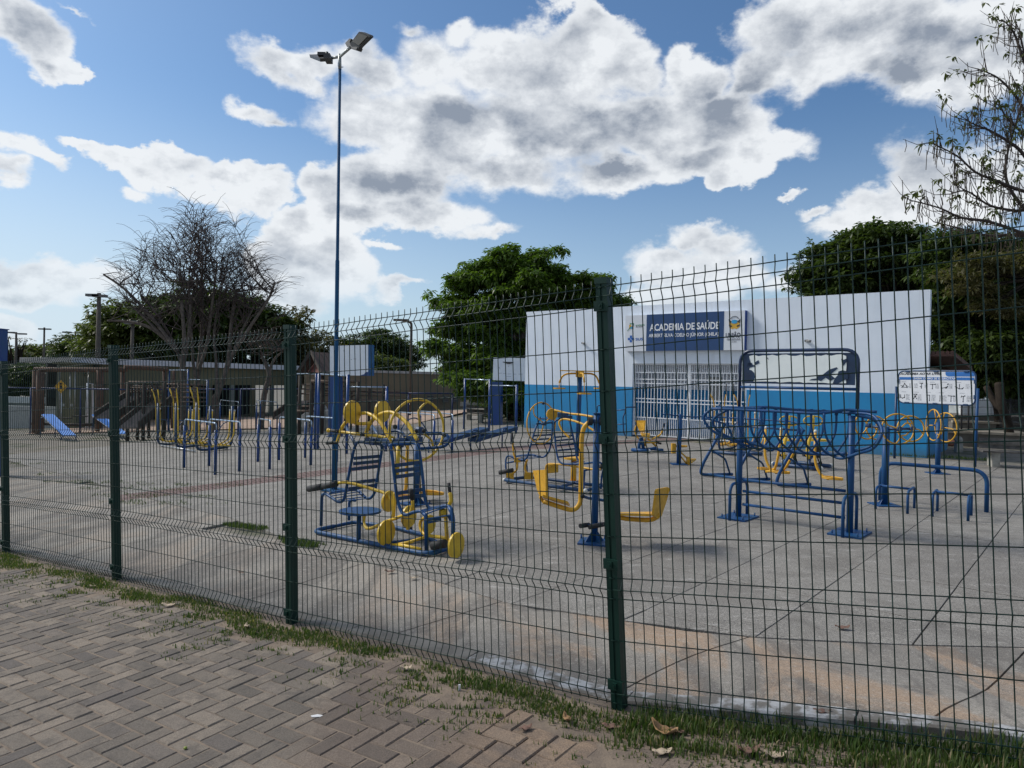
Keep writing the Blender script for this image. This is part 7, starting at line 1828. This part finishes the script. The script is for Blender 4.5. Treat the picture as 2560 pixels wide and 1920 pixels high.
# 1 the broad green tree by the building
D = 30.0
bl = [blob(x, y, r, D, sz=.85, dd=dd) for x, y, r, dd in ((1085,575,62,0),(1180,575,60,.5),(1020,605,52,0),(975,660,48,-.5),(1130,625,90,0),(1225,620,55,1),(1285,612,40,1.5),(1325,660,34,1.5),(958,715,38,-.5),(1035,690,75,-.5),(985,775,55,-1),(935,755,34,-1),(1060,775,70,-1),(1110,715,75,0),(1230,670,60,1.5),(1290,660,50,1.5),(1000,830,45,-2),(1060,830,60,-2),(1100,850,40,-2.5))]
t1_, cen1 = tree('broadleaf_tree', 'big round green tree behind the left end of the blue and white building', bl, D, kd(1120, 900), 420, .62, 26, 8, .27, .095, LF1, BARK, .26, .6, 3, .6, nl=46, shr=.35, shell=.35)
# extra hanging foliage in front of the brown building
# 2 dark mass right
D = 27.0
bl = [blob(x, y, r, D, kK, sz=.8, dd=dd) for x, y, r, dd in ((110,1010,60,2),(190,950,75,1),(270,900,75,1),(350,890,85,0),(440,920,90,0),(200,1040,80,1),(320,1010,90,1),(430,1040,90,1),(520,960,90,0),(560,1080,80,-.5))]
tree('dark_leafy_tree', 'dark leafy tree rising behind the right end of the blue and white building', bl, D, kK(470, 1500), 330, .85, 26, 8, .30, .11, LF2, BARKD, .3, .45, 5, .6, nl=40, shr=.3, shell=.4)
D = 24.0
bl = [blob(x, y, r, D, kK, sz=.85, dd=dd) for x, y, r, dd in ((640,920,80,0),(760,940,90,0),(860,960,90,0),(620,1040,80,0),(720,1060,100,.5),(840,1080,110,0),(620,1160,75,1),(720,1200,95,1),(840,1230,100,.5),(650,1270,70,2),(770,1330,80,1.5),(870,1350,90,1),(690,1370,50,2.5),(930,1000,110,0),(960,1250,110,0),(600,1240,50,1),(700,1300,70,0),(780,1260,80,-1),(640,1340,40,1),(720,1400,45,1),(820,1420,60,0),(880,1290,80,-1))]
t3_, cen3 = tree('dark_leafy_tree', 'massive dark shade tree hanging over the terraces at the right edge', bl, D, kV(1260, 900), 480, .85, 26, 8, .28, .11, LF2, BARKD, .13, .5, 7, .6, nl=50, shr=.2, shell=.3, forkz=P(kV(1260, 560), D).z)
D = 21.5
bl = [blob(x, y, r, D, kK, sz=.6, dd=dd) for x, y, r, dd in ((700,950,60,0),(790,980,70,0),(860,940,60,0),(680,1050,60,0),(760,1110,60,0),(850,1130,60,0),(620,1000,40,0))]
tree('thin_dry_tree', 'thin tree with yellowish dry foliage in front of the massive dark shade tree', bl, D, (2620, 1100), 120, .7, 12, 6, .20, .05, LF4, BARKD, .08, .3, 9, .6, nl=60, shell=.2, forkz=P(kK(900, 1010), D).z)
g = P(kV(1470, 1150), 20.5); g.z = 0; lt = thing('leaning_trunk', 'bare dark trunk leaning left behind the right hand bench', 'tree', g)
T('trunk', BARKD, lt, spl([g-UZ*.1, P(kV(1420, 950), 20.5), P(kV(1350, 750), 20.5), P(kV(1310, 600), 20.6), P(kV(1290, 350), 20.8)], 4), [.15]*3+[.12]*14, 10)
T('limb', BARKD, lt, spl([P(kV(1350, 750), 20.5), P(kV(1230, 640), 20.8), P(kV(1100, 400), 21.2)], 4), .09, 7)
# 3 bare/seed-pod tree at the right edge
D = 13.0
LFP = leafmat('sparse_leaves', (0.05, 0.07, 0.018), (0.10, 0.11, 0.04), .35, .5, 1)
g = P((2660, 1100), D); g.z = zg(g.x, g.y); pt_ = thing('seed_pod_tree', 'nearly leafless tree with hanging seed pods reaching in from the right edge', 'tree', g)
k = lambda x, y, d=0: P(kK(x, y), D+d)
T('trunk', TWIG, pt_, spl([g, k(1010, 1150), k(1000, 900), k(960, 700)], 5), [.17]*5+[.14]*11, 9)
LB_ = [[(960,700),(866,690),(760,650),(690,620),(620,560),(530,515)], [(960,720),(866,560),(800,505),(740,470),(690,450),(658,432)], [(980,640),(866,400),(830,340),(770,280),(703,250)], [(990,560),(866,220),(830,120),(795,76)],
       [(960,900),(866,845),(740,800),(640,785),(560,750),(455,722)], [(960,860),(840,720),(800,640),(805,560),(840,430),(866,330)], [(960,900),(850,850),(740,850),(660,830),(540,800)], [(1000,500),(900,330),(866,190),(850,110)], [(960,800),(880,760),(830,760),(740,740),(660,690),(600,700)],[(990,600),(900,520),(850,470),(800,420),(770,360)]]
bb = MB(); pods = MB(); tips = []; random.seed(12)
for i, L_ in enumerate(LB_):
    pts = spl([k(x, y, (i % 4)*.5-.8) for x, y in L_], 6); n = len(pts)
    bb.tube(pts, [.034*(1-.85*j/n)+.003 for j in range(n)], 6, caps=False); tips.append(pts[-1])
    for j in range(4, n):
        p = pts[j]; side = random.choice((-1, 1)); ln = random.uniform(.25, .8)
        e = p+V((-.45*ln+random.uniform(-.3,.2), random.uniform(-.4,.4), random.uniform(.1,.8)*ln)); m_ = p.lerp(e, .5)+V((0,0,-.06))
        bb.tube([p, m_, e], [.009,.006,.003], 4, caps=False)
        if random.random() < .5: tips.append(e)
        for _ in range(random.choice((1,2,3,3))):
            q = p.lerp(e, random.random()); l = random.uniform(.18, .42); pods.tube([q, q+V((random.uniform(-.03,.03),0,-l*.5)), q+V((random.uniform(-.05,.05),0,-l))], .0065, 4, caps=False)
bb.build('branches', TWIG, pt_); po_ = pods.build('seed_pods', mat('pod_brown', (0.075,0.06,0.04), (0.05,0.04,0.03), 8, .9), pt_); po_['kind'] = 'stuff'
C = []
for p in tips:
    for _ in range(random.choice((1,1,2))): C.append((p.x+random.uniform(-.12,.12), p.y+random.uniform(-.12,.12), p.z+random.uniform(-.1,.1)))
leafcloud('leaves', C, 6, .13, .048, LFP, pt_, .7, tuple(g))

# 4 bare trees in the playground
def baretree(lab, stems, D, n1, n2, seed, outline, rtw=.012, lean_=0.0):
    """stems: list of polylines (picture points) ; outline(x)->top row"""
    R_ = random.Random(seed); g = P(stems[0][0], D); g = V((g.x, g.y, zg(g.x, g.y))); t = thing('bare_tree', lab, 'tree', g, 'leafless trees in the playground')
    b = MB(); tw = MB(); ends = []
    for i, st_ in enumerate(stems):
        dd = R_.uniform(-.8, .8); pts = [P(q, D+dd*j/len(st_)) for j, q in enumerate(st_)]
        if i == 0 or st_[0][1] > 1000: pts[0] = V((pts[0].x, pts[0].y, zg(pts[0].x, pts[0].y)-.1))
        pts = spl(pts, 4); r = .15 if i == 0 else .085
        b.tube(pts, [r*(1-.62*j/len(pts)) for j in range(len(pts))], 8, caps=False); ends += [q for q in pts[len(pts)//2:] if proj(q)[1] < 850] or [pts[-1]]
    b.build('trunk', BARK, t)
    PX = lambda p: proj(p)
    for i in range(n1):
        s0_ = ends[R_.randrange(len(ends))]; sx, sy = PX(s0_)
        tx_ = outline[0]+(outline[2]-outline[0])*R_.random(); 
        f = (tx_-outline[0])/(outline[2]-outline[0]); top = outline[1]+(outline[3]-outline[1])*abs(2*f-1)**1.6
        ty_ = top+min(.75, abs(R_.gauss(0, 1))*.30)*(outline[3]-top)
        if abs(tx_-sx) > (outline[2]-outline[0])*.5: tx_ = sx+(tx_-sx)*.6
        e = P((tx_, min(ty_, sy-15)), D+R_.uniform(-1.6, 1.6)); m1 = s0_.lerp(e, .5)+V(((e.x-s0_.x)*.22, 0, -(e.z-s0_.z)*.05))
        k_ = 8; pts = []
        for j in range(k_+1):
            tt = j/k_; w = .035*(e-s0_).length*math.sin(tt*math.pi)
            pts.append(s0_*(1-tt)**2+m1*2*tt*(1-tt)+e*tt*tt+V((R_.gauss(0,w), R_.gauss(0,w), R_.gauss(0,w*.6))))
        r = R_.uniform(.014, .034); tw.tube(pts, [r*(1-.75*j/k_) for j in range(k_+1)], 5, caps=False)
        for _ in range(n2):
            j = R_.randrange(4, k_+1); p = pts[j]; ln = R_.uniform(.4, 1.5); sd_ = R_.choice((-1, 1)) if abs(tx_-(outline[0]+outline[2])/2) < 60 else (1 if tx_ > (outline[0]+outline[2])/2 else -1)
            d = V((sd_*R_.uniform(.1, .9), R_.uniform(-.5, .5), R_.uniform(.5, 1.2))).normalized(); pp_ = [p]; 
            for q in range(5):
                d = (d+V((sd_*.08+R_.gauss(0,.14), R_.gauss(0,.14), -.09*q+R_.gauss(0,.1)))).normalized(); pp_.append(pp_[-1]+d*ln/5)
            tw.tube(pp_, [rtw*(1-.6*q/5) for q in range(6)], 3, caps=False)
    tw.build('branches', TWIG, t); return t
s_f = lambda *a: [kF(*q) for q in a]
baretree('leafless tree with wide spreading left branches, left one of the bare group', [s_f((455,930),(450,500),(440,250),(460,0),(430,-400)), s_f((450,320),(380,100),(250,-150),(60,-430)), s_f((450,260),(500,0),(520,-350),(500,-600)), s_f((390,120),(200,-80),(-60,-330)), s_f((390,120),(150,-200),(-150,-520),(-380,-680)), s_f((380,100),(120,-120),(-130,-190),(-340,-200))], 30, 48, 8, 21, (262, 560, 540, 800))
baretree('tallest leafless tree in the middle of the bare group', [s_f((600,900),(580,560),(620,200),(640,-100),(640,-700)), s_f((600,470),(550,230),(530,-100),(420,-700)), s_f((610,300),(690,60),(740,-300),(800,-800))], 31, 75, 10, 22, (375, 505, 605, 740), .014)
baretree('leafless tree with thick leaning trunks at the right of the bare group', [s_f((780,900),(790,620),(860,420),(920,180),(950,-200),(1000,-500)), s_f((800,600),(790,250),(770,-100),(850,-550)), s_f((860,420),(960,150),(1060,-100),(1180,-350)), s_f((960,150),(1150,-150),(1330,-420),(1400,-600)), s_f((720,900),(750,640),(780,560))], 30.5, 58, 9, 23, (470, 560, 690, 800))
baretree('small pale leafless tree in front of the olive hall, right of the bare group', [s_f((1250,860),(1290,560),(1340,380),(1300,240),(1260,160)), s_f((1320,420),(1380,220),(1480,120))], 32, 16, 6, 24, (590, 830, 720, 900))
# 5 trees behind the hall
def bgtree(name, lab, k, lst, D, m, seed, npad=90, padr=1.3, ncl=18, L=.42, trunk=None, flat=.5, group='trees behind the far buildings', sz=.85, nl=16, Wd=None):
    bl = [blob(x, y, r, D, k, sz=sz) for x, y, r in lst]; tq = trunk or (sum(x for x, y, r in lst)/len(lst), max(y for x, y, r in lst))
    return tree(name, lab, bl, D, k(*tq), npad, padr, ncl, 7, L, Wd or L*.4, m, BARKD, .3, .4, seed, flat, group, nl)
bgtree('green_tree', 'rounded green tree crown behind the hall, left of the bare trees', kE, [(1010,470,100),(1120,400,120),(1060,540,150),(930,560,90),(1200,470,150),(1280,360,110),(1250,600,130),(880,480,60)], 55, LF3, 31, 170, 1.5, 22, .5)
bgtree('green_tree', 'dark green tree behind the middle of the bare tree group', kI, [(780,1050,130),(900,1000,130),(700,1120,110),(1000,1080,120),(850,1180,120),(640,1030,90)], 52, LF2, 32, 150, 1.5, 22, .5)
bgtree('green_tree', 'dark green tree behind the hall roof right of the bare trees', kI, [(1150,1060,120),(1280,1080,110),(1060,1180,120),(1220,1200,120),(1380,1160,110),(1450,1080,60),(1500,1260,90)], 54, LF2, 33, 150, 1.5, 20, .5)
bgtree('green_tree', 'brownish bushy tree behind the pitched log tower roof', kS, [(100,150,130),(300,100,140),(450,200,120),(60,350,120),(250,300,130)], 56, LF4, 34, 110, 1.4, 20, .45)
bgtree('thorn_tree', 'flat topped thorn tree behind the white backboard near the lamp post', kG, [(600,120,70),(700,110,80),(780,150,80),(850,200,80),(920,250,80),(650,230,90),(760,260,100),(870,310,100),(980,310,60),(480,150,60),(400,130,40)], 60, LF2, 35, 170, 1.0, 22, .32, flat=.35, sz=.6)
bgtree('green_tree', 'light green shrub top just over the brown building roof', kG, [(700,370,60),(800,365,60),(880,360,50)], 53, LF3, 36, 50, .8, 16, .3)
bgtree('green_tree', 'dark small tree left of the rounded green tree', kE, [(740,540,70),(700,600,80),(800,620,80),(650,590,45),(830,520,40)], 66, LF2, 37, 90, 1.2, 20, .42)
bgtree('green_tree', 'brown green tree in the far tree line, second from the left', kE, [(450,645,72),(550,645,64),(500,725,72),(600,705,56),(400,685,56)], 90, LF4, 38, 110, 1.6, 20, .55)
bgtree('green_tree', 'green tree in the far tree line behind the second floodlight pole', kE, [(300,645,72),(360,615,56),(250,705,80),(350,725,80),(430,605,32)], 85, LF3, 39, 110, 1.6, 20, .55)
bgtree('green_tree', 'dark tree at the far left end of the tree line', kE, [(100,685,64),(180,685,64),(60,765,72),(160,785,80),(0,745,64),(-80,725,72)], 82, LF2, 40, 110, 1.6, 20, .55)
bgtree('green_tree', 'low dark tree under the second far floodlight pole', kE, [(250,825,72),(380,835,72),(120,865,72),(520,815,72),(620,815,64),(700,795,64),(800,785,64),(0,855,72)], 70, LF2, 41, 190, 1.6, 20, .5)
bgtree('thin_dry_tree', 'thin bare tree behind the leftmost floodlight pole', kE, [(100,530,50),(60,560,45),(150,560,50),(130,500,30)], 76, LF4, 42, 20, .8, 5, .25, nl=70)
# shrubs by the building's left end
bgtree('leafy_shrub', 'leafy dark shrub growing between the blue column and the blue wall', kW, [(1060,520,110),(1000,640,100),(1120,640,90),(980,460,60),(1050,1000,110),(1100,900,80),(1220,560,60),(1240,800,50),(1250,1000,60)], 30, LF2, 43, 80, .45, 14, .22, group=None)
bgtree('leafy_shrub', 'small bush in front of the cream house door', kW, [(600,700,50),(620,640,40),(560,760,40)], 33, LF3, 44, 16, .35, 12, .16, group=None)
# weeds at the foot of the blue wall
pts, hts = [], []
for q_, r_, n_w, h in ((kD(225,795),.25,90,.35),(kD(400,800),.3,110,.4),(kD(150,790),.5,160,.12),(kD(300,800),.6,200,.10),(kC(1420,820),.6,220,.25),(kC(1120,820),.8,200,.12),(kC(1250,830),.4,120,.15),(kB(360,600),.3,40,.2),(kV(420,1440),.5,120,.12),(kV(880,1470),.5,120,.10),(kD(600,830),.6,160,.08)):
    patch(G(q_), r_, .12, fa, n_w, h, 0.0)
w_ = grass_obj('weeds', pts, hts, GRASS, w=.006)

# ================================================================== FALLEN LEAVES, LITTER
DL = mat('dead_leaf_tan', (0.34, 0.20, 0.09), (0.22, 0.13, 0.07), 20, .8); DL2 = mat('dead_leaf_brown', (0.13, 0.07, 0.05), (0.2, 0.12, 0.09), 20, .8); DL3 = mat('dead_leaf_pale', (0.42,0.34,0.25), (0.3,0.23,0.16), 20, .8)
k5 = crop(0, 1250, 2.212); k6 = crop(900, 1400, 2.765); k7 = crop(1500, 1400, 2.087)
def dleaf(q, L, ang, m, curl, lab):
    c = G(q); b = MB(); n = 7; rows = []
    for i in range(n+1):
        t = i/n; w = L*.26*math.sin(math.pi*min(.98, t*.92+.06))**.8; x = (t-.5)*L; z = .008+curl*L*(2*(t-.5))**2+.004*math.sin(i*2)
        for s_ in (-1, 0, 1): 
            rows.append(c+V((x*math.cos(ang)-s_*w*math.sin(ang), x*math.sin(ang)+s_*w*math.cos(ang), z+(curl*L*.45 if s_ else 0)+random.uniform(0,.003))))
    b.add(rows, [(i*3+j, i*3+j+1, i*3+j+4, i*3+j+3) for i in range(n) for j in range(2)], True); o = b.build('dry_leaf', m, origin=tuple(c))
    sdm = o.modifiers.new('thickness', 'SOLIDIFY'); sdm.thickness = .0012
    tag(o, lab, 'leaf', 'dry leaves fallen along the fence'); return o
random.seed(9)
dleaf(k7(335,915), .13, 2.4, DL, .25, 'largest curled tan dry leaf below the nearest fence post')
dleaf(k7(325,1015), .09, .2, DL3, .1, 'pale flat dry leaf just below the largest curled tan leaf')
dleaf(k7(60,880), .09, -.2, DL2, .08, 'reddish brown dry leaf left of the nearest fence post foot')
dleaf(k7(295,862), .07, .5, DL2, .1, 'small reddish leaf just above the largest curled tan leaf')
dleaf(k7(405,905), .07, -.4, DL2, .1, 'small reddish leaf just right of the largest curled tan leaf')
dleaf(k7(775,1015), .10, .1, DL2, .2, 'brown curled leaf in the bare soil at the bottom edge')
dleaf(k7(915,1035), .09, -.1, DL3, .15, 'pale curled leaf in the grass at the bottom edge')
dleaf(k7(1160,803), .08, -.1, DL2, .1, 'dark dry leaf lying against the whitewashed kerb')
dleaf(k7(1265,362), .10, .0, DL2, .12, 'dark twig-like dry leaf on the plaza slabs at the right')
dleaf(k6(1430,1115), .07, 1.9, DL, .2, 'small orange dry leaf in the grass left of the nearest post')
dleaf(k6(1145,1178), .07, .6, DL2, .1, 'pinkish brown leaf on the sandy pavers left of the nearest post')
dleaf(k6(320,765), .07, .3, DL3, .2, 'pinkish leaf in the grass between the two nearest posts')
dleaf(k6(205,90), .09, .1, DL2, .15, 'dark dry leaf on the stained concrete in front of the twin seat station')
dleaf(k6(370,133), .08, 0, DL3, .1, 'pale dry leaf on the concrete near the twin seat station')
dleaf(k5(935,592), .11, .2, DL3, .15, 'pale green dry leaf in the grass left of the second nearest post')
dleaf(k5(1365,705), .07, 2.0, DL3, .1, 'light leaf standing in the grass near the second nearest post')
dleaf(k5(515,482), .06, .2, DL3, .1, 'light dry leaf beside the third nearest post')
dleaf(k5(1335,408), .06, .1, DL2, .1, 'tiny dark leaf on the concrete behind the third fence panel')
b = MB(); b.ball(G(k5(1025,1378))+UZ*.006, .009, 8, 6, .7); tag(b.build('fallen_fruit', mat('fruit_green', (.25,.3,.05))), 'tiny yellow green fallen fruit on the dark pavers at the bottom', 'fruit')
b = MB(); c = G(k6(687,897)); b.box(c+UZ*.012, .012, .008, .03); tag(b.build('paper_scrap', mat('paper_white', (.7,.7,.7))), 'tiny white paper scrap standing in the grass', 'litter')
b = MB(); c = G(k5(1725,1203)); b.prism([c+V((.0,.0,.001)), c+V((.045,.005,.001)), c+V((.05,.02,.001)), c+V((.02,.03,.001)), c+V((-.01,.015,.001))], UZ*.002); tag(b.build('paper_scrap', mat('paper_white', (.7,.7,.7))), 'white scrap flattened on a dark paver at the bottom', 'litter')
# overhead cables
ca = thing('power_cable', 'thin power cables crossing behind the brown building', 'cable', P(kS(1400, 300), 62))
for dy in (0, 12, 24): T('cable', BLK, ca, [P(kI(1450, 995+dy), 60), P(kG(500, 150+dy), 62), P(kG(1100, 320+dy), 66)], .02, 4)
